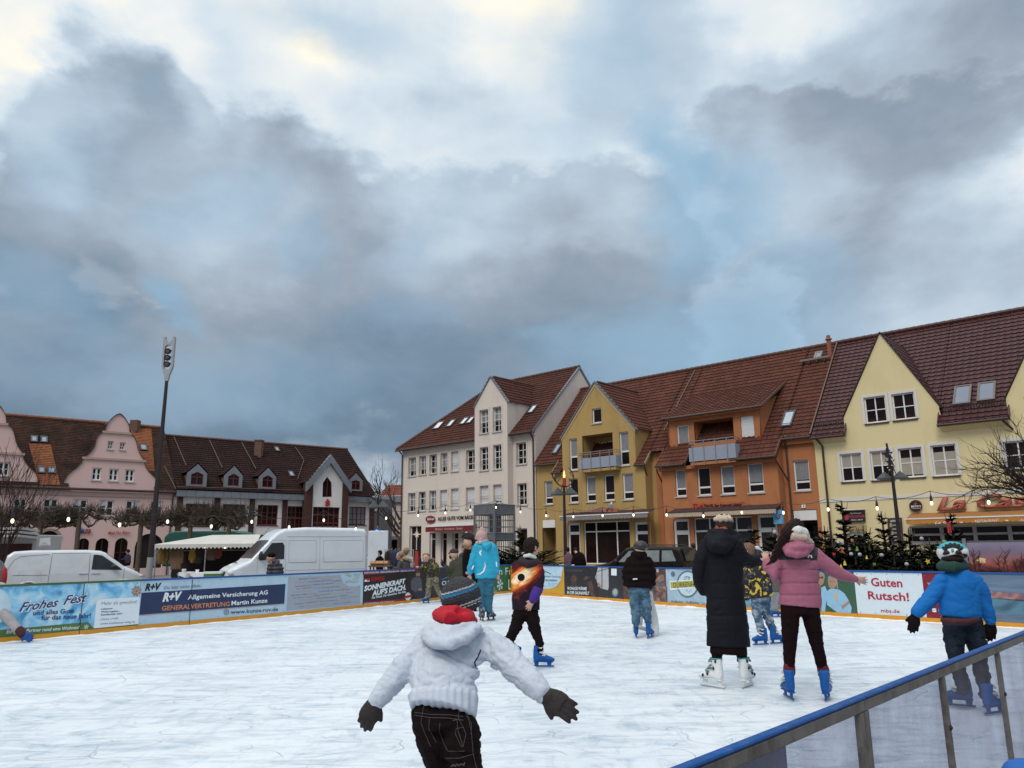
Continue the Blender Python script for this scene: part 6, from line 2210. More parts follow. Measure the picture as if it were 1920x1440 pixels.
# bare tree arching in from the right edge
b=at(1985,1060,23)
b.z=GZ
t=thing('bare_tree','bare tree arching over the restaurant letters from the right edge','tree',b)
mb=MB()
c=b+Vector((0,0,2.7))
mb.tube([b,b+Vector((.05,0,1.5)),c],[.16,.13,.11],8)
mb.build('trunk',bark,t)
mb=MB()
tips=[(1855,895),(1830,915),(1815,880),(1850,850),(1880,835),(1905,800),(1930,780),(1810,925),(1845,935),(1870,870),(1960,790),(1890,905),(1835,870),(2000,800),(1905,860),(1925,840),(1830,895),(1865,925),(2020,850),(1900,880)]
for(tx,ty)in tips:
 e=at(tx,ty,23+rnd.uniform(-1.2,1.2))
 pts,rr=[],[]
 n=9
 bow=rnd.uniform(.15,.5)
 for i in range(n+1):
  f=i/n
  p=c.lerp(e,f)+Vector((0,0,bow*math.sin(math.pi*f)*(1 if ty>850 else .3)))+jit(.035)
  pts.append(p)
  rr.append(.05*(1-f)**1.3+.007)
 mb.tube(pts,rr,5,cap=False)
 for i in range(3,n+1):
  for _ in range(3):
   d=(pts[i]-pts[i-1]).normalized()+jit(.9)
   grow(mb,pts[i],d,rnd.uniform(.25,.55),.011,1,.1,.5,(1,2),3,.7,.0045)
mb.build('crown',twig_m,t)
def simple_bare(name,label,xp,D,h,dep=5,lean=0):
 b=at(xp,1050,D)
 b.z=GZ
 t=thing(name,label,'tree',b)
 mb=MB()
 mb.tube([b,b+Vector((0,0,h*.35))],[h*.03,h*.022],7)
 mb.build('trunk',bark,t)
 mb=MB()
 p=b+Vector((0,0,h*.33))
 for k in range(5):
  grow(mb,p+Vector((0,0,k*h*.05)),Vector((rnd.uniform(-.8,.8),rnd.uniform(-.5,.5),1.0)),h*.24,h*.014,dep,.1,.5,(2,3),3,.72,.012)
 mb.build('crown',twig_m,t)
simple_bare('bare_street_tree','bare tree between the bank and the cream corner house',748,66,8.0,4)
simple_bare('distant_bare_tree','bare treetop showing above the red roof of the background house',728,125,15.5,4)
simple_bare('small_bare_tree','small bare tree in front of the bank wall beside the green truck',421,50,3.6,3)
# ------------------------------------------------------------------ fir trees with ornaments
fir_m=M('fir_needles',(.020,.026,.014),.85,.5,3,spec=.12)
fir_br=M('fir_branch',(.07,.05,.035),.9)
def fir_mesh(h,R,seed):
 rg=random.Random(seed)
 nb,tb=MB(),MB()
 tb.tube([(0,0,0),(0.01,0,h*.6),(0,0,h)],[.05,.03,.008],6)
 z=.18
 while z<h-.12:
  f=(z/h)
  Rz=R*min(1,1.5*(1-f))**1.5*(1 if f<.62 else .42)+.04
  nbr=rg.randint(10,14)if f<.62 else 5
  for k in range(nbr):
   a=2*math.pi*(k+rg.random())/nbr
   L=Rz*rg.uniform(.65,1.12)
   d=Vector((math.cos(a),math.sin(a),0))
   s=Vector((-d.y,d.x,0))
   n=max(3,int(L/.1))
   lift=.05+.5*f+(.55*rg.random()if f>.58 else .15*rg.random())
   z1=z+(rg.uniform(-.09,.09)if f>.5 else rg.uniform(-.04,.04))
   prev=Vector((0,0,z1))
   pts=[prev]
   for i in range(1,n+1):
    g=i/n
    pts.append(Vector((0,0,z1))+d*L*g+Vector((0,0,L*(lift*g-.42*g*(1-g)*(1-f))))+s*rg.uniform(-.02,.02))
   tb.tube(pts,[.012*(1-.7*i/n)for i in range(n+1)],3,cap=False)
   for i in range(1,n+1):
    g=i/n
    # side twigs carrying needles
    for sg in(-1,1):
     tl=L*.42*(1-.65*g)*rg.uniform(.6,1.2)+.04
     td=(d*.75+s*sg+Vector((0,0,rg.uniform(-.15,.25)))).normalized()
     q0=pts[i]
     m=max(2,int(tl/.045))
     for j in range(m):
      p=q0+td*tl*(j+.5)/m
      for side in(-1,1):
       nd=(td*.6+td.cross(Vector((0,0,1)))*side+Vector((0,0,rg.uniform(-.1,.6)))).normalized()
       w=td*rg.uniform(.02,.032)
       e=p+nd*rg.uniform(.045,.075)
       nb.poly([p-w,p+w,e])
    for side in(-1,1):
     for _ in range(4):
      p=pts[i-1].lerp(pts[i],rg.random())
      nd=(d*.5+s*side*rg.uniform(.4,1)+Vector((0,0,rg.uniform(.1,.9)))).normalized()
      nb.poly([p-d*.024,p+d*.024,p+nd*.07])
  z+=rg.uniform(.075,.12)*(1.0 if f<.55 else 1.7)
  # bare leader
 for k in range(4):
  a=rg.random()*6.28
  tb.tube([(0,0,h-.32),(math.cos(a)*.08,math.sin(a)*.08,h-.16),(math.cos(a)*.1,math.sin(a)*.1,h-.04)],[.008,.006,.004],3,cap=False)
 return nb.mesh('foliage'),tb.mesh('trunk')
FIRS=[fir_mesh(2.4,.85,3),fir_mesh(2.1,.95,11),fir_mesh(1.7,.8,23)]
for me_f,me_t in FIRS:
 me_f.materials.append(fir_m)
 me_t.materials.append(fir_br)
def fir(xp,ytop,D,v,label,zb=GZ):
 p=at(xp,ytop,D)
 hh=p.z-zb
 t=thing('fir_tree',label,'tree',(p.x,p.y,zb),'cut fir trees around the rink')
 k=hh/(2.4,2.1,1.7)[v]
 t.rotation_euler=(0,0,rnd.uniform(0,6.28))
 t.scale=(max(k,.9)*1.28,max(k,.9)*1.28,k)
 for nm,me in(('foliage',FIRS[v][0]),('trunk',FIRS[v][1])):
  o=bpy.data.objects.new(nm,me)
  COL.objects.link(o)
  o.parent=t
 return t
for a in((1412,983,19.5,1,'dark fir between the long dark coat and the pink jacket'),(1448,990,20.2,2,'small fir with a white ball behind the dark-haired skater'),(1502,1000,19.0,1,'fir hidden behind the pink jacket'),(1545,985,19.6,1,'fir directly right of the pink-jacketed skater'),(1577,938,18.6,0,'tallest fir with a long bare leader and a blue star'),(1618,985,18.2,2,'low fir below the driving school sign'),(1652,958,18.4,0,'fir left of the lamp post with a forked bare tip'),(1703,990,17.6,1,'bushy fir right of the lamp post'),(1742,1008,17.2,2,'low fir with a yellow star beside the blue helmet'),(1781,958,17.9,0,'fir with a red bow behind the blue helmet'),(975,985,29.0,2,'fir beside the steel cage tower'),(1600,1012,17.6,1,'bushy fir hung with bells behind the New Year banner'),(1672,1012,17.2,1,'wide low fir at the foot of the lamp post'),(935,1030,29.2,2,'low fir in front of the steel cage base'),(1560,1010,17.7,2,'low fir touching the outstretched pink sleeve'),(1630,1020,17.1,1,'spreading fir with white ornaments above the Rutsch lettering'),(1725,1020,16.6,1,'lowest fir right above the red banner'),(1555,1000,18.3,1,'broad fir at the back of the fir group under the leader with the blue star'),(1690,1003,18.4,1,'broad fir at the back of the group right of the lamp post'),(1765,1010,17.3,1,'broad fir just left of the turquoise helmet')):
 fir(*a)
def star_prism(c,r,th,ri=.42,n=5,rot=.3):
 ps=[]
 for k in range(2*n):
  a=math.pi*k/n+math.pi/2+rot
  q=r if k%2==0 else r*ri
  ps.append(Vector(c)+Vector((math.cos(a)*q,0,math.sin(a)*q)))
 return ps,Vector((0,th,0))
def ornament(kind,xp,yp,D,colr,label,r=.07):
 c=at(xp,yp,D)
 r*=.6
 mb=MB()
 mt=M('ornament_'+colr[0].replace(' ','_'),colr[1],.4,.15,9)
 if kind=='star':
  mb.prism(*star_prism(c,r,.03))
 elif kind=='ball':
  mb.ball(c,r,n=12,m=8)
 elif kind=='bell':
  mb.tube([c+Vector((0,0,r*1.2)),c+Vector((0,0,r*.8)),c,c-Vector((0,0,r*.8)),c-Vector((0,0,r))],[r*.15,r*.45,r*.55,r*.8,r*.95],10)
  mb.ball(c-Vector((0,0,r*1.1)),r*.22,n=6,m=4)
 elif kind=='bow':
  for s_ in(-1,1):
   mb.limb([c+Vector((0,0,r)),c+Vector((s_*r*.9,0,r*1.5)),c+Vector((s_*r*.8,0,r*.8)),c+Vector((0,0,r))],[r*.18,r*.4,r*.35,r*.18],6)
   mb.limb([c+Vector((0,0,r)),c+Vector((s_*r*.35,0,-r)),c+Vector((s_*r*.5,0,-r*3.2))],[r*.25,r*.34,r*.42],6)
 o=mb.build(kind if kind!='ball' else 'bauble',mt,None,smooth=kind=='ball')
 o.name='ornament_'+(kind if kind!='ball' else 'bauble')
 tag(o,label,'ornament','ornaments on the fir trees')
YL,BLU,RD,GN,WH,OG=('yellow',(.62,.46,.05)),('blue',(.02,.15,.55)),('red',(.50,.03,.03)),('green',(.10,.24,.04)),('white',(.34,.34,.36)),('orange',(.55,.22,.04))
for a in(('ball',1545,1023,18.6,YL,'yellow bauble nearest the pink shoulder'),('star',1576,1018,17.75,BLU,'blue star on the tallest fir'),('bell',1579,1032,17.6,RD,'red bell hanging below the blue star'),('star',1564,1039,17.2,RD,'red star left of the red bell'),('star',1740,1053,16.2,YL,'yellow star low on the fir left of the blue helmet',.10),('bell',1607,1029,17.0,GN,'green bell right of the blue star'),('star',1598,1013,17.3,OG,'orange star high between two fir tips'),('ball',1596,1039,16.9,WH,'white bauble under the orange star'),('ball',1653,1041,16.7,WH,'white bauble below the lamp post fir'),('bow',1779,985,17.2,RD,'red bow near the tip of the fir behind the helmet',.085),('ball',1771,1017,17.0,GN,'green bauble just above the blue helmet',.09),('bell',1584,1056,16.9,YL,'yellow bell just above the boards behind the pink sleeve'),('bell',1577,1063,16.8,YL,'lowest yellow bell touching the top of the boards'),('ball',1452.5,998,18.9,WH,'white bauble left of the dark long hair',.09),('ball',1700,1058,16.4,WH,'white bauble low beside the yellow star'),('ball',1728,1010,16.9,WH,'white bauble high on the bushy fir'),('bell',1625,1045,16.5,YL,'yellow bell over the letter G of the banner',.05),('star',1640,1058,16.4,GN,'green star low over the New Year banner'),('ball',1612,1040,16.7,WH,'white bauble between green and yellow bells')):
 ornament(*a)
 # ------------------------------------------------------------------ lamps, mast, signs
lamp_grey=M('slate_lamp_shade',(.055,.062,.064),.5,.15,5)
def street_lamp(xb,yb,xt,yt,ysh,D,label,dx=38):
 """Pole between two photo points, two pyramid shades on a cross arm."""
 a,b=at(xb,yb,D),at(xt,yt,D)
 f=(a.z-GZ)/(b.z-a.z)
 base=a-(b-a)*f
 t=thing('street_lamp',label,'street lamp',base,'twin street lamps on the square')
 s=at((xb+xt)/2,ysh,D)
 top=Vector((base.x,base.y,b.z))
 cz=s.z
 mb=MB()
 mb.tube([base,Vector((base.x,base.y,cz*.5)),top],[.085,.075,.05],10)
 mb.tube([base,base+Vector((0,0,.5))],.11,10)
 mb.build('pole',dark_metal,t)
 mb=MB()
 hw=dx/FPX*D
 ax=Vector((.93,-.36,0))
 c=Vector((base.x,base.y,cz))
 mb.tube([c-ax*hw*.8,c+ax*hw*.8],.04,6)
 for s_ in(-1,1):
  mb.tube([c+Vector((0,0,.62)),c+ax*s_*hw*.5+Vector((0,0,.1))],.018,5)
 mb.build('cross_arm',dark_metal,t)
 for s_ in(-1,1):
  mb=MB()
  q=c+ax*s_*hw*.95
  ay=Vector((-ax.y,ax.x,0))
  R=.0098*D
  base4=[q+ax*R,q+ay*R,q-ax*R,q-ay*R]
  ap=q+Vector((0,0,.0092*D))
  for i in range(4):
   mb.poly([base4[i],base4[(i+1)%4],ap])
  mb.prism(base4,(0,0,-.05))
  mb.build('lamp_shade',lamp_grey,t)
 return top
street_lamp(1061,1060,1057.5,912,926,34,'twin street lamp with an antler candle ornament before the ochre house',13)
street_lamp(1688,1030,1668,878,896,28,'twin street lamp topped by a star chain before the yellow restaurant house',14)
street_lamp(706,1060,708,940,951,47,'twin street lamp topped by a dark star beside the bank',10)
# decorations on top of the lamps
c=at(1058,897,34)
t=thing('antler_candle_ornament','ring of dark antlers round a red candle on the lamp before the ochre house','ornament',c-Vector((0,0,.4)))
mb=MB()
for s_ in(-1,1):
 pts=[c+Vector((s_*.42*math.sin(a),0,-.42*math.cos(a)+.05))for a in[math.pi*k/10 for k in range(9)]]
 mb.tube(pts,[.035-.002*k for k in range(9)],6)
 for k in(3,5,7):
  mb.tube([pts[k],pts[k]+Vector((-s_*.16,0,.2))],[.025,.01],5)
mb.tube([c-Vector((0,0,.38)),c-Vector((0,0,.62))],.03,6)
mb.build('antlers',dark_metal,t)
mb=MB()
mb.tube([c-Vector((0,0,.34)),c+Vector((0,0,.02))],.075,10)
mb.build('candle',M('red_candle',(.40,.03,.02),.5),t)
mb=MB()
mb.tube([c+Vector((0,0,.02)),c+Vector((0,0,.12)),c+Vector((0,0,.36))],[.04,.055,.01],8)
mb.build('flame',M('warm_flame',(1.0,.62,.18),.5,emit=1.1),t)
def light_star(xp,yp,D,r,label,dark=True):
 c=at(xp,yp,D)
 t=thing('light_star',label,'ornament',c-Vector((0,0,r)))
 ps,_=star_prism(c,r,.05,.45,5,0)
 mb=MB()
 mb.tube(ps,.035,5,close=True)
 mb.tube([c-Vector((0,0,r*.6)),c-Vector((0,0,r*1.7))],.03,5)
 mb.build('frame',dark_metal,t)
 mb=MB()
 for a,b_ in zip(ps,ps[1:]+ps[:1]):
  for f in(.3,.7):
   mb.ball(a.lerp(b_,f)-Vector((0,.05,0)),.022,n=6,m=4)
 mb.build('bulbs',M('unlit_bulb',(.6,.6,.58),.3),t)
light_star(709,922,47,.34,'dark star of bulbs on the lamp beside the bank')
c=at(1665,852,28)
t=thing('star_chain_ornament','tall dark chain of three stars on the lamp before the restaurant house','ornament',c-Vector((0,0,.5)))
mb=MB()
for(dx,dz,r)in((0,.0,.24),(.06,-.28,.2),(.1,-.5,.14)):
 ps,e=star_prism(c+Vector((dx,0,dz)),r,.05,.4,5,.15)
 mb.prism(ps,e)
mb.tube([c+Vector((.0,.02,.42)),c+Vector((.1,.02,-.7))],[.04,.05],6)
mb.build('frame',dark_metal,t)
mb=MB()
for k in range(9):
 mb.ball(c+Vector((rnd.uniform(-.12,.16),-.03,.1-.085*k)),.025,n=6,m=4)
mb.build('bulbs',M('unlit_bulb',(.6,.6,.58),.3),t)
# tall floodlight mast
D=20.6
a,b,c2=at(277,1087,D),at(312.7,713,D),at(318.5,632,D)
base=a-(b-a)*((a.z-GZ)/(b.z-a.z))
t=thing('floodlight_mast','tall dark mast with three round lamps in a pale fork at its top','lamp post',base)
g=at(282.5,1045,D)
mb=MB()
mb.tube([g,b],[.075,.043],14)
mb.build('pole',dark_metal,t)
mb=MB()
mb.tube([base,g],[.088,.080],14)
mb.build('sleeve',M('grey_mast_sleeve',(.26,.25,.25),.6,.12,4),t)
ax=(c2-b).normalized()
sd_=Vector((1,0,0))-ax*ax.x
sd_.normalize()
Lh=(c2-b).length
fr_o=[(-.045,-.02),(-.075,.12),(-.155,.30),(-.165,1.0),(-.10,1.0),(-.105,.96),(-.07,.90),(0,.87),(.07,.90),(.105,.96),(.10,1.0),(.165,1.0),(.155,.30),(.075,.12),(.045,-.02)]
fr_i=[(-.105,.34),(-.09,.28),(-.045,.235),(.045,.235),(.09,.28),(.105,.34),(.105,.74),(.09,.78),(.045,.81),(-.045,.81),(-.09,.78),(-.105,.74)]
pts=[Vector(p)for p in fr_o+fr_i]
no=len(fr_o)
ed=[(i,(i+1)%no)for i in range(no)]+[(no+i,no+(i+1)%len(fr_i))for i in range(len(fr_i))]
vv,ee,ff=delaunay_2d_cdt(pts,ed,[],0,1e-5)[:3]
mb=MB()
for dy in(-.045,.045):
 n=mb.pts([b+sd_*q.x+ax*(q.y*Lh)+Vector((0,dy,0))for q in vv])
 for f in ff:
  cc=sum((vv[i]for i in f),Vector((0,0)))/len(f)
  if inside(cc,fr_o)and not inside(cc,fr_i):
   mb.face([n+i for i in f])
for poly in(fr_o,fr_i):
 for i in range(len(poly)):
  p,q=poly[i],poly[(i+1)%len(poly)]
  A,B_=b+sd_*p[0]+ax*(p[1]*Lh),b+sd_*q[0]+ax*(q[1]*Lh)
  mb.poly([A+Vector((0,.045,0)),B_+Vector((0,.045,0)),B_-Vector((0,.045,0)),A-Vector((0,.045,0))])
mb.build('fork_frame',M('pale_grey_paint',(.30,.31,.33),.5,.06,4),t)
for k,f in enumerate((.39,.54,.69)):
 p=b+ax*(f*Lh)
 mb=MB()
 mb.tube([p+Vector((0,.07,.0)),p+Vector((0,-.02,-.03)),p+Vector((0,-.08,-.05))],[.045,.08,.085],12)
 l=mb.build('floodlight',dark_metal,t)
 mb=MB()
 mb.ball(p+Vector((0,-.082,-.052)),(.06,.015,.06),n=10,m=6)
 mb.build('lens',M('lamp_lens',(.07,.05,.045),.25),l)
 mb=MB()
 mb.tube([p-sd_*.105,p+sd_*.105],.014,5)
 mb.build('bracket',dark_metal,l)
 # traffic sign
D=42
a=at(707,1058,D)
t=thing('traffic_sign','round blue turn-left sign above a small bicycle plate','traffic sign',(a.x,a.y,GZ))
c=at(707.5,996,D)
mb=MB()
mb.tube([(c.x,c.y+.05,GZ),(c.x,c.y+.05,c.z+.3)],.035,8)
mb.build('post',steel,t)
mb=MB()
mb.tube([c,c+Vector((0,.03,0))],.18*D/42+.0,24)
mb.build('disc',M('traffic_blue',(.01,.10,.42),.4),t)
mb=MB()
y=-.012
mb.prism([c+Vector((-.0+dx*.18,y,dz*.18))for dx,dz in((.35,-.65),(.35,.15),(.2,.38),(-.15,.38),(-.15,.6),(-.65,.22),(-.15,-.15),(-.15,.1),(.05,.1),(.08,.0),(.08,-.65))],(0,.008,0))
mb.build('arrow',white_ink,t)
pz=at(707,1015,D)
mb=MB()
mb.cbox(pz,.34,.02,.30)
pl=mb.build('plate',M('white_plate',(.62,.62,.62),.5),t)
mb=MB()
for dx in(-.08,.08):
 mb.tube([pz+Vector((dx+.055*math.cos(a_),-.016,-.02+.055*math.sin(a_)))for a_ in[2*math.pi*k/10 for k in range(10)]],.008,4,close=True)
mb.tube([pz+Vector((-.08,-.016,-.02)),pz+Vector((-.03,-.016,.06)),pz+Vector((.05,-.016,.06)),pz+Vector((.08,-.016,-.02))],.008,4)
mb.build('bicycle_symbol',dark_ink,pl)
# ------------------------------------------------------------------ festoon lights over the boards
bulbs=[(23,979,'in front of the pollarded trees at the far left'),(128,976,'left of the blue ring sign'),(224,986,'above the bistro lettering'),(314,980,'just right of the tall mast'),(396,989,'over the clothes stall canopy'),(472,980,'left of the third bank window'),(542,990,'above the white delivery van roof'),(607,977,'in front of the bank entrance glass'),(667,993,'over the open rear door of the van'),(724,973,'in front of the bare street tree'),(784,968,'at the left edge of the cream house windows'),(835,963,'over the bakery lettering'),(882,957.5,'left of the cage tower'),(930,952.5,'in front of the cage tower corner post'),(976,961,'right of the cage tower'),(1024,968,'beside the ochre house number plate'),(1075,970,'at the left end of the grey scalloped awning'),(1130,968,'at the middle of the grey scalloped awning'),(1188,967,'at the right end of the grey scalloped awning'),(1250,967,'at the left end of the striped awning'),(1319,969,'on the striped awning left of the white beret'),(1391,962.5,'right of the white beret'),(1469,963,'right of the blue projecting sign'),(1553,957,'on the dark downpipe of the yellow house'),(1645,955,'right of the driving school sign'),(1747,945.5,'between the round beer sign and the big letters'),(1854,944,'in the middle of the big terracotta letters')]
bulb_gl=M('lit_warm_bulb',(1.0,.86,.62),.4,emit=1.5)
pr=None
cl=[]
for i,(x,y,lab)in enumerate(bulbs):
 leg=next(k for k in range(1,len(K))if x<=K_px[k]or k==len(K)-1)
 F=LEGS[leg-1]
 u,v=F.uv(x,y,-.5)
 p=F.P(u,v,-.5)
 cl.append(p+Vector((0,0,.26)))
 if pr is None:
  t=thing('festoon_bulb','x','light bulb',p)
  mb=MB()
  mb.tube([p+Vector((0,0,.26)),p+Vector((0,0,.17))],.008,4)
  mb.tube([p+Vector((0,0,.17)),p+Vector((0,0,.10)),p+Vector((0,0,.06))],[.018,.028,.025],8)
  mb.build('socket',dark_metal,t)
  mb=MB()
  mb.ball(p+Vector((0,0,.02)),(.027,.027,.042),n=10,m=8)
  mb.build('bulb',bulb_gl,t,smooth=True)
  pr=t
 else:
  t=copy_tree(pr)
  t.location=p
 tag(t,'lit warm festoon bulb '+lab,'light bulb','festoon bulbs over the rink boards')
for(i0,i1,lab)in((0,12,'thin black festoon cable along the left boards'),(12,len(cl)-1,'thin black festoon cable along the back boards')):
 mb=MB()
 pts=[]
 seq=cl[i0:i1+1]
 if i0==0:
  seq=[cl[0]+(cl[0]-cl[1])]+seq
 else:
  seq=seq+[cl[-1]+(cl[-1]-cl[-2])*1.5]
 for a,b in zip(seq,seq[1:]):
  for k in range(6):
   f=k/6
   pts.append(a.lerp(b,f)-Vector((0,0,.09*4*f*(1-f))))
 pts.append(seq[-1])
 mb.tube(pts,.006,5)
 tag(mb.build('light_cable',dark_metal),lab,'cable')
 # ------------------------------------------------------------------ steel cage tower
D=29.5
x0,xc,x1=at(890,1040,D+1.0),at(926.5,1045,D),at(965,1040,D+1.0)
t=thing('steel_cage_tower','tall square grey steel cage with sheet bands and bars behind the blue jacket','cage',(xc.x,xc.y+.7,GZ))
zt=at(926,944,D).z
cm=M('grey_painted_steel',(.12,.125,.14),.5,.15,5,dirt=(.07,.065,.065),dscale=3,damt=.5)
cor=[Vector((p.x,p.y,0))for p in(xc,x1,x0+(x1-xc),x0)]
zz_=[(zt,zt-.36),(at(926,1000,D).z,at(926,1012,D).z),(at(926,1052,D).z,GZ)]
mb=MB()
for p in cor:
 mb.cbox(p+Vector((0,0,(zt+GZ)/2)),.09,.09,zt-GZ)
for i in range(4):
 for z in(zt-.02,zt-.38,zz_[1][0]+.01,zz_[1][1]-.01,zz_[2][0]):
  mb.tube([cor[i]+Vector((0,0,z)),cor[(i+1)%4]+Vector((0,0,z))],.03,4)
mb.build('frame',cm,t)
for(a_,b_)in zz_:
 for i in range(4):
  mb=MB()
  p,q=cor[i],cor[(i+1)%4]
  d=(q-p).normalized()
  nn=Vector((d.y,-d.x,0))*.012
  mb.box(p+d*.05+Vector((0,0,b_)),(q-p)-d*.1,Vector((0,0,a_-b_)),nn)
  mb.build('sheet_panel',cm,t)
mb=MB()
for i in range(4):
 for(a_,b_)in((zz_[0][1],zz_[1][0]),(zz_[1][1],zz_[2][0])):
  for k in range(1,9):
   p=cor[i].lerp(cor[(i+1)%4],k/9)
   mb.tube([p+Vector((0,0,a_)),p+Vector((0,0,b_))],.011,4)
  for f in(.33,.66):
   z=a_+(b_-a_)*f
   mb.tube([cor[i]+Vector((0,0,z)),cor[(i+1)%4]+Vector((0,0,z))],.012,4)
mb.build('bars',cm,t)
# ------------------------------------------------------------------ sunset picture screen at the right
F=LEGS[-1]
FB=LEGS[-2]if False else Plane((K[-3].x,K[-3].y),(K[-2].x-K[-3].x,K[-2].y-K[-3].y))
wv=-.7
a0,a1=FB.uv(1817,1040,wv),FB.uv(2060,1040,wv)
vt,vb=FB.uv(1860,1017,wv)[1],FB.uv(1860,1075,wv)[1]
t=thing('sunset_screen','large printed sunset picture with bare trees on a steel frame behind the boards','banner',FB.P((a0[0]+a1[0])/2,GZ,wv))
m=bpy.data.materials.new('sunset_print')
m.use_nodes=True
N_,L_,b_=nodes_of(m)
tc=N_.new('ShaderNodeTexCoord')
sp=N_.new('ShaderNodeSeparateXYZ')
L_.new(tc.outputs['Generated'],sp.inputs[0])
nz=N_.new('ShaderNodeTexNoise')
nz.inputs['Scale'].default_value,nz.inputs['Detail'].default_value=5,6
L_.new(tc.outputs['Generated'],nz.inputs['Vector'])
ad=N_.new('ShaderNodeMath')
ad.operation='MULTIPLY_ADD'
L_.new(nz.outputs[0],ad.inputs[0])
ad.inputs[1].default_value=.45
L_.new(sp.outputs[2],ad.inputs[2])
cr=N_.new('ShaderNodeValToRGB')
e=cr.color_ramp.elements
for i,(p,c_)in enumerate(((.30,lin(40,22,26)),(.42,lin(120,55,50)),(.58,lin(165,95,82)),(.75,lin(140,98,108)),(.95,lin(118,102,122)),(1.2,lin(130,118,140)))):
 p=p/1.25
 if i<2:
  e[i].position,e[i].color=p,c_+(1,)
 else:
  e.new(p).color=c_+(1,)
mu=N_.new('ShaderNodeMath')
mu.operation='MULTIPLY'
mu.inputs[1].default_value=1/1.25
L_.new(ad.outputs[0],mu.inputs[0])
L_.new(mu.outputs[0],cr.inputs[0])
L_.new(cr.outputs[0],b_.inputs['Base Color'])
b_.inputs['Roughness'].default_value=.4
mb=MB()
FB.box(mb,a0[0],a1[0],vb,vt,wv,wv+.03)
pn=mb.build('picture',m,t)
mb=MB()
rg=random.Random(5)
for k in range(30):
 u=a0[0]+(a1[0]-a0[0])*rg.random()
 h=(vt-vb)*rg.uniform(.2,.75)
 pts=[FB.P(u+rg.uniform(-.02,.02),vb+h*f,wv+.033)for f in(0,.3,.6,1)]
 mb.tube(pts,[.012,.009,.007,.003],3)
 for j in range(9):
  f=rg.uniform(.3,.95)
  p=FB.P(u,vb+h*f,wv+.033)
  mb.tube([p,p+FB.e*rg.uniform(-.12,.12)+Vector((0,0,rg.uniform(.04,.14)))],[.005,.002],3)
mb.build('printed_trees',M('dark_tree_print',(.085,.035,.032),.6),pn)
mb=MB()
c_=FB.uv(1842,1051,wv)
n=16
mb.poly([FB.P(c_[0]+.06*math.cos(2*math.pi*k/n)*(1+.3*(k%3)),c_[1]+.05*math.sin(2*math.pi*k/n),wv+.0315)for k in range(n)])
mb.build('printed_sun',M('sun_print',(.75,.50,.25),.5),pn)
mb=MB()
for u in(a0[0]-.06,a1[0]):
 mb.tube([FB.P(u,GZ,wv),FB.P(u,vt+.08,wv)],.035,8)
mb.build('post',steel,t)
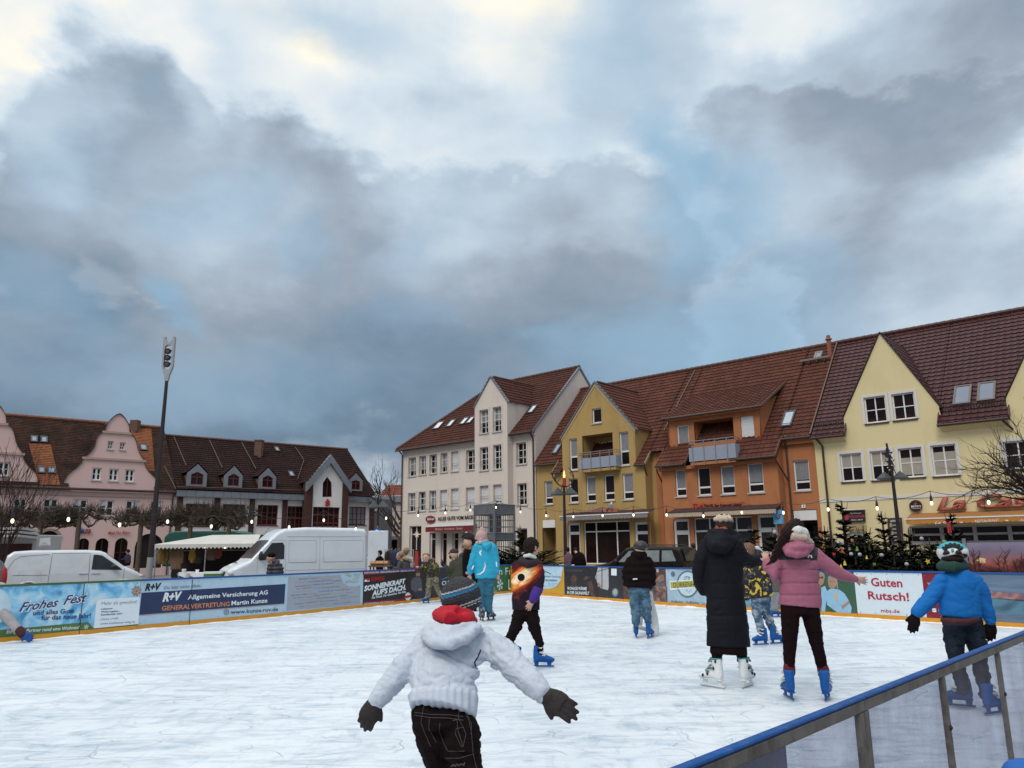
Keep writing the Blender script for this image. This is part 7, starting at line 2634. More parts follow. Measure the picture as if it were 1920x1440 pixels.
# ------------------------------------------------------------------ vehicles
class Car:
 """Vehicle surface: x forward from the rear, z up; top profile and half width by x."""
 def __init__(s,L,top,hw,zb=.32,arches=(),ar=.38,tumble=.09,tz=1.0,rc=.12,nose=.18):
  s.L,s.top,s.hw,s.zb,s.ar,s.arch,s.tumble,s.tz,s.rc,s.nose=L,top,hw,zb,ar,arches,tumble,tz,rc,nose
 def zt(s,x):
  t=s.top
  if x<=t[0][0]:
   return t[0][1]
  for a,b in zip(t,t[1:]):
   if x<=b[0]:
    f=(x-a[0])/(b[0]-a[0])
    return a[1]+(b[1]-a[1])*f
  return t[-1][1]
 def w(s,x):
  e=min(x/.12,1)
  k=1-.06*(1-e)**2
  d=s.L-x
  if d<s.nose*3:
   k*=1-.22*(1-d/(s.nose*3))**2
  return s.hw*k
 def y(s,x,z):
  w=s.w(x)-s.tumble*max(0,z-s.tz)
  d=s.zt(x)-z
  if d<s.rc:
   q=(s.rc-max(d,0))/s.rc
   w-=s.rc*(1-math.sqrt(max(0,1-q*q)))
  return max(w,.05)
 def low(s,x):
  z=s.zb
  for c in s.arch:
   if abs(x-c)<s.ar:
    z=max(z,.33+math.sqrt(s.ar**2-(x-c)**2))
  return z
 def body(s,mb):
  xs=set()
  n=46
  for i in range(n+1):
   xs.add(round(s.L*i/n,3))
  for(x,z)in s.top:
   xs.add(x)
  for c in s.arch:
   for k in range(11):
    xs.add(round(c+s.ar*math.cos(math.pi*k/10)*.999,3))
  xs=sorted(x for x in xs if 0<=x<=s.L)
  prev=None
  fr=[0,.25,.5,.7,.85]
  for x in xs:
   zb_,zt_=s.low(x),s.zt(x)
   zs=[zb_+(zt_-s.rc-zb_)*f for f in fr]+[zt_-s.rc*k for k in(1,.7,.4,.2,.07,0)]
   ring=[(x,s.y(x,z),z)for z in zs]+[(x,-s.y(x,z),z)for z in reversed(zs)]
   st=mb.pts(ring)
   m=len(ring)
   if prev is not None:
    for q in range(m):
     q2=(q+1)%m
     mb.face((prev+q,prev+q2,st+q2,st+q))
   else:
    mb.face(range(st,st+m))
   prev=st
  mb.face(range(prev+m-1,prev-1,-1))
 def patch(s,mb,poly,side,eps=.008):
  pts=[Vector(p)for p in poly]
  n0=len(pts)
  x0,x1=min(p.x for p in pts),max(p.x for p in pts)
  z0,z1=min(p.y for p in pts),max(p.y for p in pts)
  ed=[(i,(i+1)%n0)for i in range(n0)]
  for i in range(1,8):
   for j in range(1,8):
    q=Vector((x0+(x1-x0)*i/8,z0+(z1-z0)*j/8))
    if inside(q,poly):
     pts.append(q)
  vv,ee,ff=delaunay_2d_cdt(pts,ed,[],0,1e-5)[:3]
  n=mb.pts([(q.x,side*(s.y(q.x,q.y)+eps),q.y)for q in vv])
  for f in ff:
   c=sum((vv[i]for i in f),Vector((0,0)))/len(f)
   if inside(c,poly):
    mb.face([n+i for i in f])
 def line(s,mb,pts,side,r=.007):
  out=[]
  for a,b in zip(pts,pts[1:]):
   for k in range(8):
    x,z=a[0]+(b[0]-a[0])*k/8,a[1]+(b[1]-a[1])*k/8
    out.append((x,side*s.y(x,z),z))
  out.append((pts[-1][0],side*s.y(*pts[-1]),pts[-1][1]))
  mb.tube(out,r,4)
 def screen(s,mb,xa,xb,k=.86,eps=.01,n=6):
  """Windscreen lying on the sloping top surface between xa and xb."""
  rows=[]
  for i in range(n+1):
   x=xa+(xb-xa)*i/n
   z=s.zt(x)
   w=(s.w(x)-s.tumble*max(0,z-s.tz)-s.rc*.45)*k/.86
   rows.append([Vector((x+eps*.6,w*(j/3-1),z+eps-.015*abs(j/3-1)**3))for j in range(7)])
  st=[mb.pts(r)for r in rows]
  for a,b in zip(st,st[1:]):
   for j in range(6):
    mb.face((a+j,a+j+1,b+j+1,b+j))
tyre_m=M('tyre_rubber',(.018,.016,.016),.85)
rim_m=M('silver_rim',(.30,.30,.31),.4,.1,8,metal=.6)
seam_m=M('panel_gap',(.03,.03,.035),.7)
whitep=M('white_van_paint',(.61,.645,.69),.35,.03,2,coat=.4,dirt=(.45,.45,.46),dscale=1.5,damt=.3)
silvp=M('pale_silver_van_paint',(.56,.575,.60),.35,.04,2,coat=.4,dirt=(.40,.38,.38),dscale=1.5,damt=.35)
blackp=M('black_car_paint',(.008,.005,.005),.35,.1,2,spec=.2)
carglass=M('car_glass',(.022,.022,.026),.08,.5,1,spec=.3,rv=.02)
blk_pl=M('black_plastic',(.022,.02,.022),.6)
def place(t,p,head):
 """Objects were built at the origin with x forward; turn and move the thing."""
 t.location=p
 t.rotation_euler=(0,0,math.atan2(head[1],head[0]))
def wheels(t,car,r=.33):
 for c in car.arch:
  for s_ in(-1,1):
   mb=MB()
   yy=s_*(car.hw-.13)
   mb.tube([(c,yy-.1,r),(c,yy-.085,r),(c,yy+.085,r),(c,yy+.1,r)],[r-.03,r,r,r-.03],24)
   w=mb.build('wheel',tyre_m,t)
   mb=MB()
   mb.tube([(c,yy+s_*.085,r),(c,yy+s_*.104,r)],[r*.62,r*.58],18)
   for k in range(5):
    a=2*math.pi*k/5
    mb.tube([(c,yy+s_*.11,r),(c+.19*math.cos(a),yy+s_*.108,r+.19*math.sin(a))],.025,5)
   mb.build('rim',rim_m,w)
   # white delivery van, facing left
t=thing('delivery_van','white high-roofed delivery van with its rear door swung open','van')
V=Car(5.6,[(0,2.45),(.12,2.56),(.6,2.6),(2.6,2.62),(3.45,2.56),(3.75,2.42),(4.02,2.18),(4.78,1.36),(4.86,1.30),(5.35,1.10),(5.52,.98),(5.6,.72)],.97,.34,(1.1,4.65),.40,.07,1.25,.15,.2)
mb=MB()
V.body(mb)
mb.build('body',whitep,t,smooth=False)
mb=MB()
V.screen(mb,4.08,4.72)
mb.build('windscreen',M('windscreen_glass',(.04,.04,.045),.12,.5,2,spec=.25),t)
for s_ in(-1,1):
 mb=MB()
 V.patch(mb,[(3.48,1.38),(4.44,1.34),(4.42,1.42),(3.98,2.0),(3.55,2.02),(3.48,1.9)],s_)
 w=mb.build('side_window',carglass,t)
 mb=MB()
 V.line(mb,[(3.42,.5),(3.42,2.1)],s_)
 V.line(mb,[(3.42,2.1),(3.95,2.12),(4.5,1.45)],s_)
 V.line(mb,[(4.5,1.45),(4.5,.85)],s_)
 V.line(mb,[(2.05,.45),(2.05,2.25)],s_)
 V.line(mb,[(.06,2.25),(3.4,2.25)],s_,.012)
 V.line(mb,[(.1,.95),(3.4,.95)],s_,.008)
 for(a,b)in((.2,1.9),(2.2,3.3)):
  V.line(mb,[(a,1.25),(b,1.25),(b,2.1),(a,2.1),(a,1.25)],s_,.008)
 mb.build('panel_gap',M('white_panel_edge',(.36,.38,.42),.5),t)
 mb=MB()
 V.patch(mb,[(.15,.42),(1.0,.42),(1.0,.56),(.15,.56)]if False else[(1.6,.40),(4.2,.40),(4.2,.58),(1.6,.58)],s_,.02)
 mb.build('rub_strip',blk_pl,t)
 mb=MB()
 p=Vector((4.42,s_*(V.y(4.42,1.5)+.16),1.52))
 mb.ball(p,(.09,.12,.17),n=10,m=8)
 mb.tube([p,(4.45,s_*V.y(4.45,1.4),1.42)],.03,6)
 mb.build('mirror',blk_pl,t)
 mb=MB()
 mb.ball((5.36,s_*.70,.86),(.2,.22,.13),n=12,m=8)
 mb.build('headlight',M('headlight_glass',(.45,.46,.48),.1,.3,8,spec=.8),t)
mb=MB()
mb.cbox((5.58,0,.86),.07,.85,.16)
mb.build('grille',blk_pl,t)
mb=MB()
mb.cbox((5.56,0,.5),.2,1.74,.26)
mb.build('bumper',M('grey_bumper',(.10,.10,.105),.6),t,bevel=.05)
mb=MB()
mb.cbox((5.02,-.3,1.265),.05,.35,.02)
mb.build('air_vent',blk_pl,t)
mb=MB()
mb.tube([(3.95,-.5,2.3),(3.75,-.5,2.62)],.008,4)
mb.build('aerial',blk_pl,t)
wheels(t,V)
# open rear door, hinged at the near rear corner
mb=MB()
mb.box((-.02,.93,.5),(-.72,.42,0),(0,0,1.98),(.04,.06,0))
dr=mb.build('rear_door',whitep,t,bevel=.02)
mb=MB()
mb.box((-.14,1.015,1.55),(-.5,.29,0),(0,0,.75),(-.006,-.01,0))
mb.build('door_recess',M('white_panel_edge',(.36,.38,.42),.5),dr)
mb=MB()
mb.box((-.13,1.07,.58),(-.45,.26,0),(0,0,.12),(.006,.012,0))
mb.build('number_plate',white_ink,dr)
p0_=at(672,1083,33.2)
hd=Vector((-.84,-.54,0)).normalized()
p0_.z=GZ
place(t,p0_,hd)
# pale silver van, facing right
t=thing('panel_van','pale silver-white panel van parked behind the left boards','van')
V=Car(4.75,[(0,1.45),(.06,1.72),(.25,1.86),(.8,1.90),(2.6,1.90),(3.1,1.86),(3.3,1.78),(4.0,1.26),(4.1,1.21),(4.5,1.02),(4.68,.86),(4.75,.62)],.95,.30,(.85,4.0),.40,.10,1.1,.15,.2)
mb=MB()
V.body(mb)
mb.build('body',silvp,t)
mb=MB()
V.screen(mb,3.34,3.98)
mb.build('windscreen',carglass,t)
for s_ in(-1,1):
 mb=MB()
 V.patch(mb,[(2.86,1.16),(3.92,1.12),(3.85,1.2),(3.18,1.68),(2.95,1.72),(2.88,1.70)],s_)
 mb.build('side_window',carglass,t)
 mb=MB()
 V.patch(mb,[(.05,.31),(.42,.31),(.42,.40),(.05,.40)],s_,.012)
 V.patch(mb,[(1.3,.31),(3.55,.31),(3.55,.38),(1.3,.38)],s_,.012)
 mb.build('sill_strip',blk_pl,t)
 mb=MB()
 for q in([(2.8,.42),(2.76,1.78)],[(1.45,.42),(1.5,1.8)],[(4.0,1.18),(3.98,.78)],[(.3,1.0),(1.42,.98)],[(1.5,1.78),(2.74,1.78)]):
  V.line(mb,q,s_)
 V.line(mb,[(.12,1.2),(.3,1.55),(.5,1.68),(1.4,1.74)],s_)
 mb.build('panel_gap',seam_m,t)
 mb=MB()
 for x in(2.45,2.86):
  mb.box((x,s_*V.y(x,1.02),1.0),(.28,0,0),(0,s_*.03,0),(0,0,.04))
 mb.build('handle',silvp,t)
 mb=MB()
 p=Vector((3.6,s_*(V.y(3.6,1.2)+.1),1.24))
 mb.ball(p,(.10,.11,.10),n=10,m=8)
 mb.build('mirror',blk_pl,t)
 mb=MB()
 mb.ball((4.52,s_*.70,.86),(.2,.16,.11),n=12,m=8)
 mb.build('headlight',M('headlight_glass',(.45,.46,.48),.1,.3,8,spec=.8),t)
 mb=MB()
 mb.ball((.03,s_*.86,1.1),(.06,.07,.3),n=10,m=8)
 mb.build('tail_light',M('tail_light_red',(.42,.02,.02),.25),t)
 mb=MB()
 c=V.arch[1]
 for ca in V.arch:
  pts=[(ca+.42*math.cos(math.pi*k/12),s_*(V.w(ca+.42*math.cos(math.pi*k/12))+.004),.33+.42*math.sin(math.pi*k/12))for k in range(13)]
  mb.tube(pts,.03,6)
 mb.build('wheel_arch',silvp,t)
wheels(t,V)
a,b=at(8,1085,28.0),at(268,1085,30.2)
h=(b-a)
p0_=Vector((a.x,a.y,GZ))
k=(Vector((b.x,b.y,0))-Vector((a.x,a.y,0))).length/4.75
place(t,p0_,h)
t.scale=(k,k,k)
# dark car cut by the left edge
t=thing('dark_car','dark car with a red tail lamp cut by the left edge','car')
V=Car(4.3,[(0,1.0),(.03,1.25),(.22,1.52),(.5,1.6),(2.2,1.62),(2.7,1.5),(3.3,1.05),(4.1,.9),(4.3,.6)],.9,.28,(.8,3.4),.36,.16,.9,.14)
mb=MB()
V.body(mb)
mb.build('body',M('grey_car_paint',(.10,.10,.105),.3,.05,2,coat=.5),t)
for s_ in(-1,1):
 mb=MB()
 V.patch(mb,[(.45,1.0),(3.0,1.0),(2.6,1.42),(.6,1.5)],s_)
 mb.build('side_window',carglass,t)
 mb=MB()
 mb.ball((.06,s_*.80,1.05),(.07,.09,.3),n=10,m=8)
 mb.build('tail_light',M('tail_light_red',(.42,.02,.02),.25),t)
mb=MB()
mb.prism([(-.012,-.7,1.02),(-.012,.7,1.02),(.16,.62,1.5),(.16,-.62,1.5)],(-.01,0,.004))
mb.build('rear_window',carglass,t)
mb=MB()
mb.box((.02,-.66,1.56),(.3,0,0),(0,1.32,0),(0,0,.05))
mb.build('spoiler',blk_pl,t,bevel=.02)
mb=MB()
mb.cbox((.02,0,.5),.2,1.7,.3)
mb.build('bumper',blk_pl,t,bevel=.05)
wheels(t,V,.31)
p0_=at(-58,1085,20.5)
p0_.z=GZ
place(t,p0_,(-.75,.66))
# black estate car in front of the orange house
t=thing('estate_car','black estate car with roof rails parked before the orange house','car')
V=Car(4.6,[(0,.95),(.05,1.15),(.22,1.62),(.45,1.70),(2.4,1.73),(2.75,1.66),(3.45,1.10),(3.6,1.05),(4.35,.92),(4.6,.62)],.9,.28,(.85,3.65),.37,.17,.95,.14)
mb=MB()
V.body(mb)
mb.build('body',blackp,t)
mb=MB()
V.screen(mb,2.8,3.4)
mb.build('windscreen',carglass,t)
sw_=M('pale_car_window',(.20,.23,.23),.08,.3,2,spec=.4)
for s_ in(-1,1):
 for q in([(.36,1.12),(1.0,1.10),(1.0,1.55),(.55,1.55)],[(1.12,1.09),(1.95,1.08),(1.95,1.56),(1.12,1.56)],[(2.07,1.08),(3.05,1.08),(2.55,1.54),(2.07,1.56)]):
  mb=MB()
  V.patch(mb,q,s_)
  mb.build('side_window',sw_,t)
 mb=MB()
 mb.tube([(.5,s_*.62,1.70),(.6,s_*.62,1.77),(2.3,s_*.62,1.80),(2.4,s_*.62,1.74)],.02,6)
 mb.build('roof_rail',blk_pl,t)
 mb=MB()
 mb.ball((.05,s_*.80,.86),(.05,.08,.12),n=8,m=6)
 mb.build('tail_light',M('amber_red_lamp',(.42,.10,.03),.25),t)
 mb=MB()
 mb.ball((3.1,s_*1.0,1.12),(.08,.1,.08),n=8,m=6)
 mb.build('mirror',blk_pl,t)
mb=MB()
mb.prism([(.0,-.68,1.12),(.0,.68,1.12),(.17,.6,1.58),(.17,-.6,1.58)],(-.012,0,.004))
mb.build('rear_window',carglass,t)
mb=MB()
mb.cbox((.0,0,.5),.2,1.7,.28)
mb.build('bumper',blk_pl,t,bevel=.05)
mb=MB()
mb.cbox((.0,0,.8),.03,.5,.11)
mb.build('number_plate',M('plate_grey',(.3,.3,.3),.5),t)
wheels(t,V,.33)
p0_=at(1300,1062,32.5)
p0_.z=GZ
place(t,p0_,(-.80,.60))
# silver cars far behind
cp0=None
for(xp,D,hdv,lab)in((700,58,(-.4,.9),'silver car far behind the traffic sign post'),(722,62,(.3,.95),'silver car under the bare street tree')):
 if cp0 is None:
  t=thing('silver_car',lab,'car',(0,0,0),'parked silver cars')
  V=Car(4.2,[(0,.9),(.05,1.1),(.35,1.42),(.8,1.48),(2.0,1.5),(2.4,1.42),(3.1,1.0),(4.0,.85),(4.2,.6)],.88,.28,(.8,3.3),.35,.18,.9,.14)
  mb=MB()
  V.body(mb)
  mb.build('body',M('silver_paint',(.40,.41,.43),.3,.05,2,coat=.4),t)
  for s_ in(-1,1):
   mb=MB()
   V.patch(mb,[(.5,1.0),(2.9,.98),(2.3,1.36),(.8,1.38)],s_)
   mb.build('side_window',carglass,t)
  mb=MB()
  mb.prism([(.02,-.6,1.0),(.02,.6,1.0),(.32,.5,1.4),(.32,-.5,1.4)],(-.012,0,.004))
  mb.build('rear_window',carglass,t)
  wheels(t,V,.3)
  cp0=t
 else:
  t=copy_tree(cp0)
  t['label']=lab
 p=at(xp,1060,D)
 p.z=GZ
 place(t,p,hdv)
 # green box truck behind the stall
D=46
a,b=at(324,1000,D),at(474,1000,D)
zt=at(400,996,D).z
t=thing('green_truck','dark green box truck behind the clothes stall','truck',((a.x+b.x)/2,D,GZ))
grn=M('truck_green',(.018,.095,.075),.5,.12,1.5)
mb=MB()
L_=b.x-a.x
prof=[(0,.9),(0,zt-GZ-.35),(.25,zt-GZ-.08),(.6,zt-GZ),(L_-.8,zt-GZ),(L_-.3,zt-GZ-.12),(L_,zt-GZ-.5),(L_,.9)]
mb.prism([(a.x+x,D-1.1,GZ+z)for x,z in prof],(0,2.2,0))
mb.build('box_body',grn,t,bevel=.06)
mb=MB()
mb.cbox((b.x+.7,D,GZ+1.3),1.3,2.0,1.5)
mb.build('cab',grn,t,bevel=.15)
mb=MB()
mb.cbox((b.x+.75,D,GZ+1.68),1.25,2.02,.55)
mb.build('cab_window',carglass,t)
mb=MB()
for x in(a.x+1.0,a.x+1.9,b.x+.7):
 for y in(-.95,.95):
  mb.tube([(x,D+y-.12,GZ+.45),(x,D+y+.12,GZ+.45)],.45,18)
mb.build('wheel',tyre_m,t)
# food trailer with raised flap at the left edge
D=36
a,b=at(-150,1010,D),at(70,1010,D)
zt=at(20,993,D).z
t=thing('food_trailer','white food trailer with layered awning and a dark red counter at the left edge','trailer',((a.x+b.x)/2,D,GZ))
mb=MB()
mb.box((a.x,D,GZ+.5),(b.x-a.x,0,0),(0,2.0,0),(0,0,zt-GZ-.75))
mb.build('box_body',M('trailer_white',(.48,.46,.45),.5,.06,2),t,bevel=.04)
for k in range(3):
 mb=MB()
 z=zt-.02-.16*k
 mb.prism([(a.x,D+.1,z-.1),(b.x+.0,D+.1,z-.1),(b.x+.0-.05*k,D-1.2,z-.02),(a.x,D-1.2,z-.02)],(0,0,.10))
 mb.build('awning',M('trailer_awning',(.52,.50,.48),.6,.06,3),t)
mb=MB()
mb.box((a.x,D-.03,GZ+1.1),(b.x-a.x-.2,0,0),(0,.02,0),(0,0,zt-GZ-1.75))
mb.build('serving_hatch',M('dark_red_interior',(.06,.012,.012),.7,.3,3),t)
mb=MB()
mb.cbox(((a.x+b.x)/2,D-.25,GZ+1.08),b.x-a.x,.5,.06)
mb.build('counter',white_frame,t)
mb=MB()
for x in(a.x+1.2,b.x-1.2):
 mb.tube([(x,D-.02,GZ+.32),(x,D+.2,GZ+.32)],.32,16)
mb.build('wheel',tyre_m,t)
# white van nose behind the trailer
t=thing('white_market_van','white van nose with a slanted sign board beside the food trailer','van')
V=Car(5.2,[(0,2.3),(.3,2.4),(3.5,2.4),(3.8,2.25),(4.5,1.4),(5.0,1.15),(5.2,.8)],.95,.34,(1.0,4.3),.4,.08,1.2,.15,.2)
mb=MB()
V.body(mb)
mb.build('body',whitep,t)
for s_ in(-1,1):
 mb=MB()
 V.patch(mb,[(3.2,1.35),(4.3,1.33),(3.75,2.05),(3.25,2.05)],s_)
 mb.build('side_window',carglass,t)
mb=MB()
V.screen(mb,3.85,4.45)
mb.build('windscreen',carglass,t)
wheels(t,V)
b2=at(112,1060,39)
place(t,(b2.x-5.0,39.0,GZ),(1,-.05))
c=at(82,1018,35.5)
t=thing('stall_sign','slanted white sign board with dark lettering beside the food trailer','sign',c-Vector((0,0,.5)))
SP=Plane((c.x,c.y),(1,0))
mb=MB()
q=[SP.P(*SP.uv(*zv(x,y)))for x,y in((387,345),(500,335),(500,255),(400,262))]
mb.prism(q,(0,.04,0))
pn=mb.build('board',white_ink,t)
lettering(SP,'Familie',zv(425,318),zv(468,315),2.2,dark_ink,pn,w=.006)
lettering(SP,'Hausmann',zv(400,340),zv(492,333),2.4,dark_ink,pn,w=.006)
mb=MB()
mb.tube([(c.x,c.y+.03,c.z-.3),(c.x,c.y+.03,GZ)],.03,6)
mb.build('post',steel,t)
# ------------------------------------------------------------------ clothes stall
D=34.5
a,b=at(288,1022,D),at(482,1020,D)
t=thing('clothes_stall','white canopied market stall hung with coats','market stall',((a.x+b.x)/2,D+1,GZ))
cw_=M('off_white_canvas',(.50,.48,.45),.75,.08,2)
zf,zr_=at(380,1020,D).z,at(400,1003,D+1.2).z
mb=MB()
xl,xr=a.x,b.x
mb.poly([(xl,D,zf),(xr,D,zf),(xr-.3,D+1.3,zr_),(xl+2.1,D+1.3,zr_)])
mb.poly([(xl,D,zf),(xl+2.1,D+1.3,zr_),(xl+2.1,D+1.8,zr_),(xl,D+2.8,zf)])
mb.poly([(xl+2.1,D+1.3,zr_),(xr-.3,D+1.3,zr_),(xr-.3,D+1.8,zr_),(xl+2.1,D+1.8,zr_)])
mb.poly([(xl,D+2.8,zf),(xl+2.1,D+1.8,zr_),(xr-.3,D+1.8,zr_),(xr,D+2.8,zf)])
mb.build('canopy',cw_,t)
mb=MB()
n=26
for i in range(n):
 x0_,x1_=xl+(xr-xl)*i/n,xl+(xr-xl)*(i+1)/n
 xm=(x0_+x1_)/2
 mb.prism([(x0_,D,zf),(x1_,D,zf),(x1_,D,zf-.13),(xm,D,zf-.21),(x0_,D,zf-.13)],(0,-.015,0))
mb.build('valance',cw_,t)
mb=MB()
mb.box((xl+.1,D+2.6,GZ),(xr-xl-.2,0,0),(0,.03,0),(0,0,zf-GZ))
mb.build('back_cloth',M('dark_back_cloth',(.016,.010,.010),.9),t)
for x in(xl+.1,(xl+xr)/2,xr-.1):
 for y in(D+.1,D+2.7):
  mb=MB()
  mb.tube([(x,y,GZ),(x,y,zf)],.03,6)
  mb.build('pole',steel,t)
mb=MB()
zr2=zf-.28
mb.tube([(xl,D+.5,zr2),(xr,D+.5,zr2)],.02,6)
mb.build('rail',steel,t)
for(x,y)in((352,1021),(363,1023.5),(385,1025),(422,1025.5)):
 p=at(x,y,D+.25)
 mb=MB()
 mb.ball(p,.075,n=10,m=8)
 mb.build('lamp_bulb',bulb_gl,t,smooth=True)
def garment(x0,x1,y0,y1,D,mat,label,long=False):
 a,b=at(x0,(y0+y1)/2,D),at(x1,(y0+y1)/2,D)
 zt,zb=at(x0,y0,D).z,at(x0,y1,D).z
 w,h=b.x-a.x,zt-zb
 cx=(a.x+b.x)/2
 t=thing('hanging_coat',label,'garment',(cx,D,zb),'clothes hanging on the market stalls')
 mb=MB()
 n=8
 pts=[Vector((cx,D,zt-h*f))for f in(0,.04,.10,.3,.6,.85,1.0)]
 mb.tube(pts,[(.05,.05),(w*.22,.07),(w*.33,.09),(w*.34,.10),(w*.37,.11),(w*.40,.12),(w*.41,.11)],14,side=(1,0,0))
 for s_ in(-1,1):
  mb.limb([Vector((cx+s_*w*.3,D,zt-h*.1)),Vector((cx+s_*w*.42,D-.02,zt-h*.4)),Vector((cx+s_*w*.45,D-.03,zt-h*.72))],[.075,.07,.06],8)
 me=mb.fuse(.03,3)
 displace(me,lambda p:.018*math.sin(p.x*34+p.z*3)*.6+.012*noise.noise(p*6))
 link_mesh('cloth',me,mat,t,True)
 mb=MB()
 mb.tube([(cx,D,zt),(cx,D,zt+.06),(cx+.03,D,zt+.1)],.008,4)
 mb.build('hanger',steel,t)
plaid=M('mustard_plaid_cloth',(.14,.085,.022),.9,.7,9)
for g_ in((286,295,1030,1062,M('faded_denim',(.16,.20,.27),.9,.3,8),'pale denim jacket at the left end of the stall'),(293,317,1027,1058,plaid,'mustard and black plaid jacket on the stall'),(318,344,1024,1068,M('camel_cloth',(.15,.088,.05),.9,.15,5),'long camel coat on the stall'),(356,368,1028,1056,M('mustard_cloth',(.20,.11,.025),.9,.15,5),'mustard coat half hidden by a black coat'),(365,382,1023,1058,M('black_cloth',(.012,.009,.009),.9),'black coat in the middle of the stall'),(386,408,1023,1051,M('tweed_cloth',(.085,.055,.038),.9,.4,20),'brown tweed coat right of the black coat'),(405,415,1026,1048,M('brick_red_cloth',(.14,.025,.018),.9,.15,5),'brick red jacket at the right end of the stall')):
 garment(g_[0],g_[1],g_[2],g_[3],D+.5,g_[4],g_[5])
def trestle(x0,x1,yt,D,label,top_m):
 a,b=at(x0,yt,D),at(x1,yt,D)
 t=thing('trestle_table',label,'table',((a.x+b.x)/2,D+.35,GZ))
 mb=MB()
 mb.box((a.x,D,a.z-.04),(b.x-a.x,0,0),(0,.7,0),(0,0,.04))
 mb.build('table_top',top_m,t)
 mb=MB()
 mb.prism([(a.x-.02,D-.01,a.z),(b.x+.02,D-.01,a.z),(b.x+.02,D-.01,a.z-.14),(a.x+.3,D-.01,a.z-.22),(a.x-.02,D-.01,a.z-.12)],(0,.008,0))
 mb.build('table_cloth',top_m,t)
 for s_ in(0,1):
  x=a.x+.1+s_*(b.x-a.x-.2)
  for k in(-1,1):
   mb=MB()
   mb.tube([(x+k*.22,D+.1+.5*s_,GZ),(x-k*.22,D+.1+.5*s_,a.z-.04)],.018,5)
   mb.build('leg',steel,t)
trestle(336,357,1073,29.5,'left white folding table before the clothes stall',white_ink)
trestle(359,381,1074,29.0,'right white folding table before the clothes stall',white_ink)
p=at(397,1088,28)
t=thing('green_box','green box with a white lid beside the white delivery van','box',(p.x,p.y,GZ))
zt_=at(397,1073,28).z
mb=MB()
mb.box((p.x-.3,p.y,GZ+.0),(.55,.12,0),(-.08,.4,0),(0,0,zt_-GZ-.06))
mb.build('body',M('leaf_green_card',(.06,.20,.03),.6,.3,8),t)
mb=MB()
mb.box((p.x-.32,p.y-.02,zt_-.055),(.6,.13,0),(-.09,.44,0),(0,0,.07))
mb.build('lid',white_ink,t)
for(x,y,s_,lab)in((345,1070,.11,'small white cup on the left folding table'),(370,1071,.09,'folded white cloth bundle on the right folding table')):
 p=at(x,y,29.3)
 mb=MB()
 mb.tube([p-Vector((0,0,.07)),p+Vector((0,0,.05)),p+Vector((0,0,.06))],[s_*.6,s_*.75,s_*.7],10)
 tag(mb.build('cup',white_ink),lab,'cup')
 # clothes rack, cardboard boxes and roll banner behind the corner of the boards
D=24.5
a,b=at(722,1031,D),at(775,1031,D)
t=thing('clothes_rack','steel clothes rack with dark garments behind the solar banner','clothes rack',((a.x+b.x)/2,D,GZ))
mb=MB()
mb.tube([(a.x,D,GZ),(a.x,D,a.z),(b.x,D,b.z),(b.x,D,GZ)],.02,6)
mb.build('frame',M('pale_tube',(.34,.32,.31),.4),t)
for(x0,x1,m_,lab)in((724,732,M('black_cloth',(.012,.009,.009),.9),'black jacket at the left of the clothes rack'),(730,738,M('charcoal_cloth',(.03,.028,.03),.9),'charcoal jacket on the clothes rack'),(737,745,M('deep_blue_cloth',(.012,.03,.10),.9),'deep blue jacket on the clothes rack'),(744,751,M('navy_cloth',(.015,.018,.04),.9),'navy coat beside the fur-hooded woman')):
 garment(x0,x1,1033.5,1063,D,m_,lab)
cb=M('cardboard',(.36,.20,.10),.8,.12,5)
D=23.6
a0_=at(694,1060,D)
for k,(x0,x1,lab)in enumerate(((694,703.5,'left cardboard box beside the open van door'),(704,719,'wide middle cardboard box behind the boards'),(719.5,727,'right cardboard box below the clothes rack'))):
 a,b=at(x0,1060,D),at(x1,1060,D)
 zt_=at(x0,1052,D).z
 t=thing('cardboard_box',lab,'box',((a.x+b.x)/2,D+.2,a.z),'cardboard boxes behind the boards')
 mb=MB()
 mb.box((a.x,D,a.z),(b.x-a.x-.01,0,0),(0,.4,0),(0,0,zt_-a.z))
 mb.build('body',cb,t)
 mb=MB()
 mb.prism([(a.x,D-.002,zt_),(b.x-.01,D-.002,zt_),(b.x-.0,D-.06,zt_-.07),(a.x-.0,D-.06,zt_-.07)],(0,.004,.003))
 mb.build('flap',cb,t)
a,b=at(692,1060,D),at(733,1060,D)
t=thing('market_table','brown wooden table carrying the cardboard boxes','table',((a.x+b.x)/2,D+.2,GZ))
wood=M('brown_wood',(.14,.075,.04),.7,.25,3,stretch=(1,6,6))
mb=MB()
mb.box((a.x,D-.1,a.z-.05),(b.x-a.x,0,0),(0,.7,0),(0,0,.045))
mb.build('table_top',wood,t)
for x in(a.x+.05,b.x-.05):
 for y in(D-.05,D+.5):
  mb=MB()
  mb.tube([(x,y,GZ),(x,y,a.z-.05)],.025,5)
  mb.build('leg',wood,t)
D=23.8
p=at(780,1050,D)
t=thing('red_roll_banner','narrow red upright banner beside the clothes rack','banner',(p.x,p.y,GZ))
zt_=at(780,1034,D).z
mb=MB()
mb.prism([(p.x-.06,D,.2),(p.x+.06,D,.2),(p.x+.07,D,zt_),(p.x-.03,D,zt_)],(0,.02,0))
mb.build('cloth',M('bright_red_cloth',(.42,.03,.012),.7,.15,4),t)
mb=MB()
mb.tube([(p.x-.09,D+.02,GZ),(p.x-.08,D+.02,zt_+.05)],.015,5)
mb.build('pole',steel,t)
